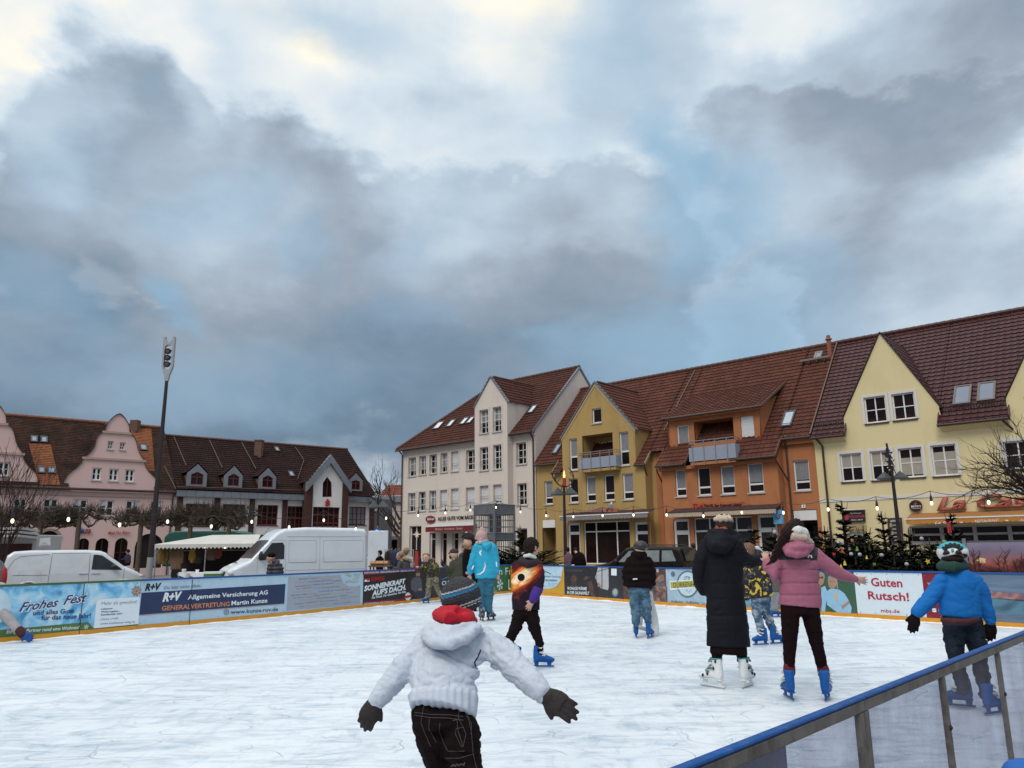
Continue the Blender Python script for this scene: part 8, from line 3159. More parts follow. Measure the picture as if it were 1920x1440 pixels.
# bicycles
def bicycle(xp,D,label,head):
 t=thing('bicycle',label,'bicycle',(0,0,0),'bicycles leaning before the ochre house')
 bm_=M('dark_bicycle_frame',(.03,.02,.022),.5)
 for x in(-.52,.52):
  mb=MB()
  ring=[(x+.33*math.cos(2*math.pi*k/20),0,.34+.33*math.sin(2*math.pi*k/20))for k in range(20)]
  mb.tube(ring,.018,5,close=True)
  for k in range(8):
   a=math.pi*k/8
   mb.tube([(x+.32*math.cos(a),0,.34+.32*math.sin(a)),(x-.32*math.cos(a),0,.34-.32*math.sin(a))],.003,3)
  mb.build('wheel',tyre_m,t)
 mb=MB()
 for q in([(-.52,0,.34),(-.08,0,.3),(.36,0,.82),(-.2,0,.78),(-.08,0,.3)],[(-.52,0,.34),(-.2,0,.78),(-.24,0,.92)],[(.52,0,.34),(.36,0,.82),(.33,0,1.0)]):
  mb.tube(q,.018,6)
 mb.build('frame',bm_,t)
 mb=MB()
 mb.tube([(.25,-.28,1.02),(.36,-.1,1.03),(.36,.1,1.03),(.25,.28,1.02)],.014,6)
 mb.build('handlebar',M('bike_chrome',(.35,.35,.36),.3,metal=.7),t)
 mb=MB()
 mb.ball((-.26,0,.95),(.14,.08,.04),n=10,m=6)
 mb.build('saddle',blk_pl,t)
 p=at(xp,1062,D)
 p.z=GZ
 place(t,p,head)
bicycle(1030,33,'bicycle beside the entrance niche of the ochre house',(.9,-.3))
bicycle(1052,32,'bicycle leaning against the lamp before the ochre house',(.5,-.8))
# ------------------------------------------------------------------ people
from mathutils.bvhtree import BVHTree
skin_m=M('skin',(.46,.27,.20),.5,.08,12,spec=.35)
black_m=M('black_fabric',(.0075,.0035,.0038),.9,.3,6,bump=.25,bscale=40,spec=.12)
navyc=M('dark_navy_quilt',(.0065,.0065,.0105),.7,.2,5,bump=.15,bscale=30,spec=.15)
hair_d=M('dark_brown_hair',(.016,.008,.0065),.65,.4,30,stretch=(3,3,.6),bump=.5,bscale=60,spec=.15)
hair_b=M('light_brown_hair',(.15,.075,.04),.6,.4,30,bump=.5,bscale=60)
hair_l=M('dark_blond_hair',(.24,.16,.09),.6,.4,30,bump=.5,bscale=60)
skate_blue=M('blue_skate_plastic',(.006,.072,.27),.45,.15,8,spec=.2,dirt=(.03,.12,.32),dscale=12,damt=.5)
skate_white=M('white_skate_shell',(.66,.68,.68),.4,.05,6)
skate_black=M('black_skate_shell',(.015,.014,.016),.4,.2,8)
blade_m=M('skate_blade_steel',(.42,.43,.45),.3,.1,20,metal=.7)
lace_m=M('pale_buckle',(.50,.50,.50),.5)
denim=M('blue_denim',(.035,.085,.15),.85,.35,9,bump=.3,bscale=60)
def wp(q,D):
 dy=q[3]if len(q)>3 else 0.0
 return at(q[0],q[1],D+dy),q[2]*(D+dy)/FPX
def strokes(mb,pts,D,k=1.0,n=12):
 P_,R_=[],[]
 for q in pts:
  p,r=wp(q,D)
  P_.append(p)
  R_.append(r*k)
 mb.limb(P_,R_,n)
def torso(mb,pts,D,ratio=.62,k=1.0,side=None,n=18):
 P_,R_=[],[]
 for q in pts:
  p,r=wp(q,D)
  P_.append(p)
  R_.append((r*k,r*k*ratio))
 mb.tube(P_,R_,n,side or(1,0,0))
def hand(mb,wr,tip,s=1.0,thumb=1,curl=.5,fat=1.0,nrm=None):
 d=(tip-wr).normalized()
 n=nrm or(EYE-wr).normalized()
 n=(n-d*n.dot(d)).normalized()
 c=d.cross(n)
 mb.tube([wr-d*.01*s,wr+d*.03*s,wr+d*.06*s,wr+d*.092*s],[(.026*s*fat,.02*s*fat),(.036*s*fat,.019*s*fat),(.042*s*fat,.018*s*fat),(.040*s*fat,.015*s*fat)],12,c)
 for i,L in enumerate((.068,.083,.078,.060)):
  b=wr+d*(.085-.004*abs(i-1.3))*s+c*(.031-.0205*i)*s*(1+.15*(fat-1))*thumb
  a=curl*(.55+.12*i)
  f=(d+c*((.20-.14*i)if fat<1.2 else(.10-.07*i))*thumb).normalized()
  pts,rr=[b],[.0098*s*fat]
  for j in range(3):
   f=(f-n*a*(.45,.8,.7)[j]).normalized()
   pts.append(pts[-1]+f*L*s*(.45,.32,.25)[j])
   rr.append((.0094,.0085,.0072)[j]*s*fat)
  mb.limb(pts,rr,8)
 b=wr+d*.022*s+c*.026*s*thumb
 f=(d*.75+c*.75*thumb-n*.15).normalized()
 pts=[b,b+f*.034*s,b+f*.034*s+(f+d*.5).normalized()*.030*s]
 mb.limb(pts,[.0135*s*fat,.0115*s*fat,.0088*s*fat],8)
_skm={}
def skate_meshes(s,lean):
 key=(round(s,2),round(lean,2))
 if key in _skm:
  return _skm[key]
 V=lambda x,y,z:Vector((x+lean*z*.35,y,z))*s
 mb=MB()
 mb.tube([V(-.035,0,.295),V(-.035,0,.27),V(-.045,0,.21),V(-.045,0,.14),V(-.04,0,.09)],[(.062*s,.052*s),(.062*s,.052*s),(.058*s,.047*s),(.062*s,.046*s),(.05*s,.04*s)],14,(1,0,0))
 mb.tube([V(-.10,0,.115),V(-.06,0,.125),V(.02,0,.135),V(.09,0,.125),V(.15,0,.112),V(.185,0,.105)],[(.028*s,.03*s),(.042*s,.045*s),(.046*s,.055*s),(.048*s,.042*s),(.042*s,.032*s),(.022*s,.018*s)],14,(0,1,0))
 mb.ball(V(.165,0,.107),(.035*s,.04*s,.028*s))
 boot=mb.fuse(.010*s,3)
 mb=MB()
 mb.tube([V(-.10,0,.085),V(.02,0,.085),V(.17,0,.08)],[(.034*s,.010*s),(.034*s,.012*s),(.034*s,.010*s)],10,(0,1,0))
 for x in(-.06,.12):
  mb.tube([V(x,0,.085),V(x-.0,0,.02)],[(.034*s,.016*s),(.026*s,.009*s)],8,(1,0,0))
 mb.box(V(-.115,-.006,.016),V(.30,0,.0),V(0,.012,0),V(0,0,.018))
 hold=mb.mesh('holder')
 mb=MB()
 mb.prism([V(-.125,-.002,.018),V(-.12,-.002,.003),V(-.09,-.002,.0),V(.15,-.002,.0),V(.195,-.002,.012),V(.19,-.002,.02)],V(0,.004,0))
 blade=mb.mesh('blade')
 mb=MB()
 for(x,z,r)in((.015,.265,.05),(.022,.205,.05),(.06,.168,.05)):
  mb.tube([V(x-.03,.054,z-.0),V(x+.012,.04,z+.01),V(x+.022,0,z+.015),V(x+.012,-.04,z+.01),V(x-.03,-.054,z)],.009*s,5)
  mb.ball(V(x+.0,.052,z),(.014*s,.012*s,.012*s),n=8,m=6)
  mb.ball(V(x+.0,-.052,z),(.014*s,.012*s,.012*s),n=8,m=6)
 buck=mb.mesh('buckle')
 _skm[key]=(boot,hold,blade,buck)
 return _skm[key]
def skate(par,p,toe,s,mat,lean=0.0,holdm=None,buckm=None):
 boot,hold,blade,buck=skate_meshes(s,lean)
 a=math.atan2(toe[1],toe[0])
 q=Vector(p)-par.location
 o=None
 for nm,me,mm in(('skate',boot,mat),('holder',hold,holdm or mat),('blade',blade,blade_m),('buckle',buck,buckm or lace_m)):
  c=bpy.data.objects.new(nm,me.copy())
  COL.objects.link(c)
  c.data.materials.clear()
  c.data.materials.append(mm)
  if o is None:
   c.data.polygons.foreach_set('use_smooth',[True]*len(c.data.polygons))
   c.parent=par
   c.location=q
   c.rotation_euler=(0,0,a)
   o=c
  else:
   c.parent=o
 return o
def wrinkle(amp,sc,st=(1,1,1),ridge=True):
 return creases(amp*.85,sc*.62,(.25,.1,1),1+1.3*max(st[2],1)**.5,.7)
def creases(amp,sc,axis=(0,0,1),st=3.0,puff=.6,w=.13):
 """Cloth folds: narrow creases across the given axis between soft puffs."""
 ax=Vector(axis).normalized()
 def f(p):
  q=(p+ax*(p.dot(ax)*(st-1)))*sc
  q+=Vector((noise.noise(p*4+Vector((7,1,3))),0,noise.noise(p*4)))*.7
  n=noise.noise(q)
  n2=noise.noise(q*2.1+Vector((3,9,1)))
  m_=.5+.5*noise.noise(p*3+Vector((1,5,2)))
  return amp*(puff*n-m_*math.exp(-(n/w)**2)-.35*math.exp(-(n2/w)**2))
 return f
def quilt(zs,depth,width,amp=.0,wr=None):
 def f(p):
  d=min(abs(p.z-z+.012*noise.noise(Vector((p.x*5,p.y*5,z))))for z in zs)
  v=-depth*math.exp(-(d/width)**2)
  return v+(wr(p)if wr else 0)
 return f
def px_fn(fn):
 """Displacement given in photo coordinates so that seams follow the garment."""
 return lambda p:fn(*pxof(p),p)
def paint(me,poly,idx):
 """Give the faces of a garment lying inside a photo outline another cloth."""
 for f in me.polygons:
  c=pxof(f.center)
  if inside(c,poly)and f.normal.dot(EYE-f.center)>0:
   f.material_index=idx
def drape(me,pts,lift=.004):
 bvh=BVHTree.FromPolygons([v.co for v in me.vertices],[p.vertices[:]for p in me.polygons])
 out=[]
 for(x,y)in pts:
  d=ray(x,y).normalized()
  h=bvh.ray_cast(EYE,d)
  if h[0]is not None:
   out.append(h[0]-d*lift)
 return out
def dense(pts,n=6):
 out=[]
 for a,b in zip(pts,pts[1:]):
  for i in range(n):
   out.append((a[0]+(b[0]-a[0])*i/n,a[1]+(b[1]-a[1])*i/n))
 return out+[pts[-1]]
def person(label,D,head,face,torso_,arms,legs,v,top,pants,hands=(),ratio=.62,side=None,wr=None,wrp=None,neck=None,hair=None,ears=True,feet_z=0.0,jname='jacket',pname='trousers',group=None,hem_in=None,base=None,hip=None):
 hx,hy,hrx,hry,hdy=head
 hp=torso_[0]
 b=at(hp[0],hp[1],D)
 t=thing('person',label,'person',base or(b.x,D,feet_z),group)
 sk,cl,pn=MB(),MB(),MB()
 hc,hr=wp((hx,hy,hry,hdy),D)
 rx=hrx*(D+hdy)/FPX
 fd=Vector((face[0],face[1],face[2]if len(face)>2 else 0)).normalized()
 rt=fd.cross(Vector((0,0,1))).normalized()
 up=rt.cross(fd)
 # head: cranium, jaw, nose, ears
 sk.ball(hc+up*hr*.12,(rx*.98,rx*1.16,hr*.88),(rt,fd,up),16,12)
 sk.ball(hc-up*hr*.42+fd*rx*.28,(rx*.68,rx*.78,hr*.56),(rt,fd,up),14,10)
 sk.limb([hc+fd*rx*1.12+up*hr*.08,hc+fd*rx*1.30-up*hr*.18],[rx*.10,rx*.16],8)
 sk.ball(hc+fd*rx*.98-up*hr*.52,(rx*.28,rx*.12,hr*.10),(rt,fd,up),8,6)
 if ears:
  for s_ in(-1,1):
   sk.ball(hc+rt*s_*rx*.98-up*hr*.02-fd*rx*.08,(rx*.12,rx*.22,hr*.24),(rt,fd,up),8,6)
 nb=wp(torso_[-1],D)[0]
 sk.limb([hc-up*hr*.35,nb-Vector((0,0,.02))],[rx*.58,rx*.64],12)
 torso(sk,torso_,D,ratio,.68,side)
 for a in arms:
  strokes(sk,a,D,.58)
 for l in legs:
  strokes(sk,l,D,.58)
 for(w_,tp,s_,th,cu,gl)in hands:
  if gl is None:
   hand(sk,at(*w_),at(*tp),s_,th,cu)
 link_mesh('body',sk.fuse(v*.75 if D<12 else v,2),skin_m,t,True)
 for(w_,tp,s_,th,cu,gl)in hands:
  if gl is not None:
   g=MB()
   hand(g,at(*w_),at(*tp),s_,th,cu,1.3)
   a0_,b0_=at(*w_),at(*tp)
   d=(b0_-a0_).normalized()
   g.limb([a0_-d*.012*s_,a0_+d*.02*s_],[.030*s_,.034*s_],10)
   link_mesh('glove',g.fuse(.0055*s_ if D<8 else .009,2),gl,t,True)
   # trousers
 if legs:
  hips=hip or[(hp[0],hp[1]-hp[2]*.25,hp[2]*.80),(hp[0],hp[1]+hp[2]*.35,hp[2]*.84)]
  torso(pn,hips,D,ratio*1.05,1,side)
  for l in legs:
   strokes(pn,l,D)
  me=pn.fuse(v,3)
  if wrp:
   displace(me,lambda p:1.7*wrp(p))
  po=link_mesh(pname,me,pants,t,True)
 else:
  po=None
 torso(cl,torso_,D,ratio,1,side)
 for a in arms:
  strokes(cl,a,D)
 me=cl.fuse(v,3)
 if wr:
  displace(me,wr)
 jo=link_mesh(jname,me,top,t,True)
 if hair:
  hm,dn=hair
  h=MB()
  h.ball(hc+up*hr*.22-fd*rx*.12,(rx*1.10,rx*1.22,hr*.92),(rt,fd,up),18,12)
  h.ball(hc-up*hr*.05-fd*rx*.42,(rx*.98,rx*.85,hr*dn),(rt,fd,up),16,10)
  me=h.fuse(v*.7,2)
  displace(me,lambda p:.010*noise.noise(p*60)+.008*noise.noise(Vector((p.x*90,p.y*90,p.z*18))))
  bm=bmesh.new()
  bm.from_mesh(me)
  cut=hc+fd*rx*.92+up*hr*.30
  bmesh.ops.bisect_plane(bm,geom=bm.verts[:]+bm.edges[:]+bm.faces[:],plane_co=hc+fd*rx*.62,plane_no=(fd-up*.75).normalized(),clear_outer=True)
  bm.to_mesh(me)
  bm.free()
  link_mesh('hair',me,hm,t,True)
 return t,jo,po,(hc,rx,hr,rt,fd,up)
def world_me(o):
 """Copy of an object's mesh in world coordinates."""
 me=o.data.copy()
 me.transform(Matrix.Translation(root_loc(o)))
 return me
def eyes(t,H,mouth=True):
 hc,rx,hr,rt,fd,up=H
 em=M('eye',(.03,.025,.025),.2)
 for s_ in(-1,1):
  mb=MB()
  mb.ball(hc+rt*s_*rx*.36+fd*rx*1.07+up*hr*.06,(rx*.11,rx*.08,hr*.05),(rt,fd,up),8,6)
  mb.build('eye',em,t)
  mb=MB()
  mb.limb([hc+rt*s_*rx*.22+fd*rx*1.10+up*hr*.20,hc+rt*s_*rx*.55+fd*rx*.98+up*hr*.20],[rx*.035,rx*.03],5)
  mb.build('eyebrow',hair_d,t)
 if mouth:
  mb=MB()
  mb.ball(hc+fd*rx*1.06-up*hr*.50,(rx*.24,rx*.06,hr*.045),(rt,fd,up),8,6)
  mb.build('mouth',M('lips',(.34,.10,.09),.4),t)
def blob(t,name,shapes,mat,v,D,disp=None,smooth=3):
 """Fused garment piece from (x, y, rx, ry, depth, dy) photo ellipsoids or stroke lists."""
 mb=MB()
 for s_ in shapes:
  if isinstance(s_,list):
   strokes(mb,s_,D)
  else:
   x,y,rx,ry,rd,dy=s_
   k=(D+dy)/FPX
   mb.ball(at(x,y,D+dy),(rx*k,rd,ry*k),None,16,12)
 me=mb.fuse(v,smooth)
 if disp:
  displace(me,disp)
 return link_mesh(name,me,mat,t,True)
 # ---- 1: boy in the pale jacket, close to the camera
def jacket_pattern(name,c1,c2,sc):
 m=M(name,c1,.85,.06,6,bump=.22,bscale=55)
 N,L,b=nodes_of(m)
 src=b.inputs['Base Color'].links[0].from_socket
 tc=next(n for n in N if n.type=='TEX_COORD')
 nz=N.new('ShaderNodeTexNoise')
 nz.inputs['Scale'].default_value=6
 L.new(tc.outputs['Object'],nz.inputs['Vector'])
 mv=N.new('ShaderNodeMix')
 mv.data_type='RGBA'
 mv.inputs[0].default_value=.12
 L.new(tc.outputs['Object'],mv.inputs[6])
 L.new(nz.outputs['Color'],mv.inputs[7])
 v=N.new('ShaderNodeTexVoronoi')
 v.feature='DISTANCE_TO_EDGE'
 v.inputs['Scale'].default_value=sc
 L.new(mv.outputs[2],v.inputs['Vector'])
 mr=N.new('ShaderNodeMapRange')
 mr.inputs[1].default_value,mr.inputs[2].default_value,mr.inputs[3].default_value,mr.inputs[4].default_value=.02,.10,.4,0
 L.new(v.outputs['Distance'],mr.inputs[0])
 mx=N.new('ShaderNodeMix')
 mx.data_type='RGBA'
 L.new(mr.outputs[0],mx.inputs[0])
 L.new(src,mx.inputs[6])
 mx.inputs[7].default_value=c2+(1,)
 L.new(mx.outputs[2],b.inputs['Base Color'])
 return m
pale_j=jacket_pattern('pale_lilac_grey_jacket',(.45,.485,.555),(.52,.555,.63),13)
D1=3.85
side1=Vector((.93,0,-.22))
wrf=wrinkle(.022,7.5,(1,1,2.2))
fine=wrinkle(.007,22,(1,1,1.6))
wl,wr2,wt=creases(.0125,4.0,(.8,.2,.75),2.6),creases(.0125,4.0,(.85,.2,-.6),2.6),creases(.026,3.4,(.45,0,1),3.2)
def armf(p):
 x=pxof(p)[0]
 return wl(p)if x<792 else(wr2(p)if x>918 else wt(p))
t1,j1,p1_,Hd=person('boy in pale grey hooded jacket and striped knit hat gliding away with spread arms',D1,(866,1120,28,34,.42),(.55,.83,-.05),[(833,1312,57),(832,1285,61,.05),(838,1255,61,.12),(848,1222,58,.2),(855,1196,50,.27),(862,1168,32,.33)],[[(806,1196,24,.26),(784,1226,26,.2),(752,1258,26,.1),(726,1289,23,.03),(708,1311,19,0)],[(905,1198,27,.27),(934,1222,30,.22),(968,1252,28,.14),(998,1280,24,.07),(1017,1299,20,.03)]],[[(803,1335,30),(812,1385,33,.03),(830,1440,30,.08),(842,1495,24,.02),(846,1532,20,-.02)],[(856,1340,32),(867,1390,34,-.02),(874,1440,30,-.02),(880,1495,24,-.08),(884,1532,20,-.12)]],.008,pale_j,black_m,[((704,1314,D1),(692,1341,D1-.02),.93,-1,1.5,M('black_ski_glove',(.018,.012,.012),.75,.3,12,bump=.3,bscale=60)),((1022,1303,D1+.02),(1056,1325,D1-.02),1.08,1,.35,_mc['black_ski_glove']if 'black_ski_glove' in _mc else None)],.66,side1,lambda p:armf(p)+fine(p),lambda p:wrinkle(.012,8,(1,1,2.2))(p),hair=None,hip=[(832,1322,44),(834,1338,52),(838,1356,54)])
wm=world_me(j1)
mb=MB()
P_,R_=[],[]
for q in((828,1336,57,-.02),(831,1322,59,.0),(832,1306,61,.02),(833,1292,53,.03)):
 p,r=wp(q,D1)
 P_.append(p)
 R_.append((r*1.04,r*.78))
mb.tube(P_,R_,60,side1)
me=mb.fuse(.009,2)
displace(me,lambda p:.0035*math.sin(p.x*190))
link_mesh('hem_band',me,pale_j,t1,True)
fold=wrinkle(.008,9,(1,1,1))
blob(t1,'hood',[[(806,1178,13,.27),(803,1192,15,.12),(818,1206,14,.02),(845,1208,12,-.01),(874,1196,12,.05),(896,1178,11,.2)],(847,1192,40,20,.13,.16),[(812,1174,9,.24),(846,1182,11,.08),(888,1173,9,.22)]],pale_j,.010,D1,lambda p:fold(p)+fine(p))
blob(t1,'collar',[[(822,1153,13,.34),(842,1160,14,.18),(874,1160,13,.22),(889,1164,8,.4)],[(830,1146,11,.36),(855,1146,12,.24),(880,1152,10,.32)]],M('red_fleece',(.42,.008,.022),.9,.12,14,bump=.4,bscale=90),.009,D1,wrinkle(.006,16))
knit=M('charcoal_knit',(.045,.045,.052),.95,.35,70,bump=.8,bscale=130)
kb,kwh=M('blue_knit_stripe',(.03,.16,.30),.95,.2,60,bump=.6,bscale=130),M('white_knit_stripe',(.45,.45,.46),.95,.1,60,bump=.6,bscale=130)
hc,rx,hr,rt,fd,up=Hd
tilt=(up*.95+Vector((-.24,0,0))-fd*.12).normalized()
tx=fd.cross(tilt).normalized()
ty=tilt.cross(tx)
k_=4.27/FPX
mb=MB()
cH=at(864,1117,4.27)
mb.ball(cH,(36*k_,38*k_,33*k_),(tx,ty,tilt),24,16)
mb.tube([cH-tilt*27*k_,cH-tilt*14*k_,cH],[(30*k_,33*k_),(34*k_,36*k_),(35.8*k_,37.8*k_)],24,tx)
mb.ball(cH+tilt*30*k_,(9*k_,9*k_,5*k_),(tx,ty,tilt))
me=mb.fuse(.006,2)
displace(me,lambda p:.0022*math.sin((p-cH).dot(tilt)*420)+.004*noise.noise(p*24))
hat=link_mesh('knit_hat',me,[knit,kb,kwh],t1,True)
off=root_loc(hat)
for f in hat.data.polygons:
 z=(f.center+off-cH).dot(tilt)/k_+2.5*noise.noise((f.center+off)*9)
 f.material_index=1 if 6<z<12 else(2 if(13<z<15 or-15<z<-12.5 or-19<z<-17.5)else 0)
 if-12.5<z<-9:
  f.material_index=0
wm2=world_me(p1_)
stm=M('white_stitching',(.065,.058,.058),.8)
zz1=ZZ(660,1060,3.789)
for pts in([(445,1045),(560,1060),(680,1062),(790,1075)],[(445,1065),(560,1082),(680,1085),(790,1100)],[(520,955),(500,1050),(490,1120),(520,1200),(560,1290)],[(760,1010),(755,1080),(790,1150),(810,1200),(790,1285),(775,1285),(735,1200),(740,1160),(790,1150)],[(800,1035),(830,1100),(850,1200),(860,1340),(885,1440)],[(625,1120),(620,1180),(650,1260),(680,1320),(800,1320)],[(715,1105),(745,1095),(755,1180),(790,1290)],[(550,1080),(545,1160),(600,1260)],[(820,1060),(850,1130),(845,1200)],[(660,1370),(760,1370),(870,1340)]):
 q=drape(wm2,dense([zz1(*p)for p in pts],8),.003)
 if len(q)>2:
  mb=MB()
  mb.tube(q,.0014,4)
  mb.build('stitching',stm,p1_)
q=drape(wm2,[zz1(x,y)for x,y in((705,1428),(720,1418),(735,1425),(745,1412),(760,1424),(775,1410),(795,1420),(800,1400))],.003)
if len(q)>2:
 mb=MB()
 mb.tube(q,.004,4)
 mb.build('embroidery',stm,p1_)
q=drape(wm,dense([zz1(*p)for p in((915,600),(895,650),(870,690),(880,720))],6),.003)
if len(q)>2:
 mb=MB()
 mb.tube(q,.003,4)
 mb.build('zip',black_m,j1)
for x,y in((846,1538),(886,1538)):
 p=at(x,1555,D1-.03)
 skate(t1,(p.x,p.y,0),(.2,.98),.82,skate_blue)
 # ---- 2: woman in the turquoise jacket
D2=onz(905,1165).y
tq=M('turquoise_jacket',(.012,.30,.46),.55,.08,5,bump=.1,bscale=30)
tqp=M('teal_trousers',(.018,.10,.16),.8,.3,8)
t,j,p_,Hd=person('woman in turquoise ski jacket, teal trousers and pink bobble hat, seen from behind',D2,(903,1008,9.6,12,.02),(-.5,.86),[(911,1085,20.5),(911,1070,20.5),(910,1050,20),(909,1033,18.5),(908,1022,15),(905,1016,9)],[[(894,1026,8.2),(888,1045,8),(884,1060,7.4),(881,1073,6)],[(924,1026,8),(929,1045,7.6),(931,1062,7),(930,1073,6)]],[[(903,1090,9.5),(903,1112,8.5),(903,1132,7.5),(904,1146,7)],[(918,1090,9.5),(918,1112,8),(918,1130,7),(917,1144,6.5)]],.018,tq,tqp,[((881,1076,D2),(882,1086,D2),.95,1,.35,None),((931,1076,D2),(935,1088,D2),.95,-1,.35,None)],.6,wr=wrinkle(.02,5),wrp=wrinkle(.02,5))
blob(t,'bobble_hat',[(902.5,1004.5,11,10,.13,.02),[(892.5,1009,3,.02),(902,1012,3,-.1),(912,1010,3,.02)],(903.5,993,5.2,5.2,.055,.02)],M('pale_pink_knit',(.44,.27,.255),.95,.2,30,bump=.6,bscale=60),.014,D2)
blob(t,'scarf',[[(895,1018,4,.0),(902,1016,4.5,-.08),(912,1015,4.5,-.02)]],M('white_black_scarf',(.36,.35,.35),.9,.8,18),.014,D2)
blob(t,'hood',[(912,1024,9,7,.09,-.1),[(906,1018,4,-.08),(914,1030,4,-.14),(918,1020,4,-.08)]],tq,.015,D2)
wm=world_me(j)
refl=M('white_reflector',(.66,.68,.70),.5)
for pts,r in(([(903,1032),(900,1036),(902,1042)],.022),([(909,1054),(910,1062),(907,1071),(901,1076),(894,1077)],.018),([(888,1060),(885,1068)],.020),([(911,1016.5),(912,1022)],.012),([(930.5,1053),(931.5,1063)],.015)):
 q=drape(wm,dense(pts,5),.006)
 if len(q)>2:
  mb=MB()
  mb.tube(q,[r*(.25+.75*math.sin(math.pi*(i+.5)/len(q)))for i in range(len(q))],5)
  mb.build('reflector',refl,j)
spot=M('black_white_skate',(.02,.02,.022),.5,.2,8,dirt=(.55,.55,.55),dscale=14,damt=1.0)
for(x,y,s_)in((904,1165,1),(919,1164,1)):
 p=onz(x,y)
 skate(t,p,(.55,.83)if x>910 else(-.3,.95),.98,spot,0,skate_black)
 # ---- 3: boy in the space-print hoodie
D3=onz(1019,1252).y
sp_m=bpy.data.materials.new('space_print_fabric')
sp_m.use_nodes=True
N_,L_,b_=nodes_of(sp_m)
tc=N_.new('ShaderNodeTexCoord')
mp=N_.new('ShaderNodeMapping')
mp.vector_type='TEXTURE'
L_.new(tc.outputs['Object'],mp.inputs[0])
def mathn(N,L,op,a,b=None):
 q=N.new('ShaderNodeMath')
 q.operation=op
 for i,v in enumerate((a,b)):
  if v is None:
   continue
  if isinstance(v,(int,float)):
   q.inputs[i].default_value=v
  else:
   L.new(v,q.inputs[i])
 return q.outputs[0]
sx=N_.new('ShaderNodeSeparateXYZ')
L_.new(mp.outputs[0],sx.inputs[0])
X_,Z_=sx.outputs[0],sx.outputs[2]
mpn=N_.new('ShaderNodeMapping')
mpn.inputs['Scale'].default_value=(2.2,.0,16)
L_.new(mp.outputs[0],mpn.inputs[0])
nz=N_.new('ShaderNodeTexNoise')
nz.inputs['Scale'].default_value,nz.inputs['Detail'].default_value,nz.inputs['Distortion'].default_value=2.0,7,.8
L_.new(mpn.outputs[0],nz.inputs['Vector'])
nzb=N_.new('ShaderNodeTexNoise')
nzb.inputs['Scale'].default_value,nzb.inputs['Detail'].default_value=7,8
L_.new(tc.outputs['Object'],nzb.inputs['Vector'])
ex=mathn(N_,L_,'MULTIPLY',X_,.40)
e2=mathn(N_,L_,'SQRT',mathn(N_,L_,'ADD',mathn(N_,L_,'MULTIPLY',ex,ex),mathn(N_,L_,'MULTIPLY',Z_,Z_)))
e2=mathn(N_,L_,'ADD',e2,mathn(N_,L_,'MULTIPLY',mathn(N_,L_,'SUBTRACT',nz.outputs[0],.5),.16))
cr=N_.new('ShaderNodeValToRGB')
e=cr.color_ramp.elements
st=[(.0,(.85,.74,.55)),(.052,(.85,.62,.36)),(.070,(.74,.24,.04)),(.10,(.40,.055,.012)),(.13,(.085,.010,.012)),(.17,(.012,.006,.012))]
e[0].position,e[0].color=0,st[0][1]+(1,)
e[1].position,e[1].color=.19,st[-1][1]+(1,)
for p,c_ in st[1:-1]:
 e.new(p).color=c_+(1,)
L_.new(e2,cr.inputs[0])
rr=mathn(N_,L_,'SQRT',mathn(N_,L_,'ADD',mathn(N_,L_,'MULTIPLY',X_,X_),mathn(N_,L_,'MULTIPLY',Z_,Z_)))
hole=mathn(N_,L_,'LESS_THAN',rr,.046)
mx=N_.new('ShaderNodeMix')
mx.data_type='RGBA'
L_.new(hole,mx.inputs[0])
L_.new(cr.outputs[0],mx.inputs[6])
mx.inputs[7].default_value=(.006,.005,.008,1)
neb=N_.new('ShaderNodeMapRange')
neb.inputs[1].default_value,neb.inputs[2].default_value,neb.inputs[4].default_value=.60,.78,.55
L_.new(nzb.outputs[0],neb.inputs[0])
mx2=N_.new('ShaderNodeMix')
mx2.data_type='RGBA'
L_.new(neb.outputs[0],mx2.inputs[0])
L_.new(mx.outputs[2],mx2.inputs[6])
mx2.inputs[7].default_value=(.30,.06,.025,1)
L_.new(mx2.outputs[2],b_.inputs['Base Color'])
b_.inputs['Roughness'].default_value=.85
b_.inputs['Specular IOR Level'].default_value=.2
cuff_m=M('violet_blue_cuff',(.045,.018,.19),.85,.25,8,bump=.2,bscale=60)
t,j,p_,Hd=person('boy in a dark hoodie with a glowing black-hole print on the back, striding right',D3,(997,1026,12.5,16,0),(.82,.57),[(986,1144,26),(986,1120,25.5),(987,1095,25.5),(989,1072,24.5),(991,1058,20),(996,1045,11)],[[(1008,1062,11,-.02),(1012,1082,10.5,-.05),(1010,1100,9.8,-.09),(1002,1120,8,-.11)],[(970,1062,11,.03),(968,1085,10.5,.08),(972,1108,9.5,.12),(980,1126,8,.14)]],[[(975,1150,14),(967,1176,11.5),(957,1196,9.5,.06),(953,1212,8,.1)],[(996,1150,14),(1003,1180,11.5),(1010,1200,9,0),(1013,1216,8,0)]],.012,sp_m,black_m,[((999,1125,D3-.11),(991,1139,D3-.11),.92,1,.3,None)],.62,wr=wrinkle(.012,6),wrp=wrinkle(.012,8,(1,1,3)),hair=(hair_d,.75))
mp.inputs['Location'].default_value=tuple(at(977,1082,D3)-root_loc(j))
mp.inputs['Rotation'].default_value=(0,math.radians(-36),0)
blob(t,'collar',[[(984,1043,4,-.04),(993,1041,4.5,-.08),(1003,1046,4,-.03)]],M('mint_white_lining',(.50,.58,.52),.9),.012,D3)
blob(t,'hood',[[(976,1053,6,-.05),(990,1058,8,-.11),(1008,1055,6,-.05)],[(978,1048,5,-.02),(1006,1050,5,-.02)]],M('dark_purple_cloth',(.022,.010,.018),.85,.4,9),.012,D3)
blob(t,'cuff',[[(1009,1104,10,-.09),(1003,1116,9.4,-.11),(999,1124,7.6,-.11)]],cuff_m,.010,D3)
p=onz(1014,1252)
skate(t,p,(.97,-.15),.88,skate_blue)
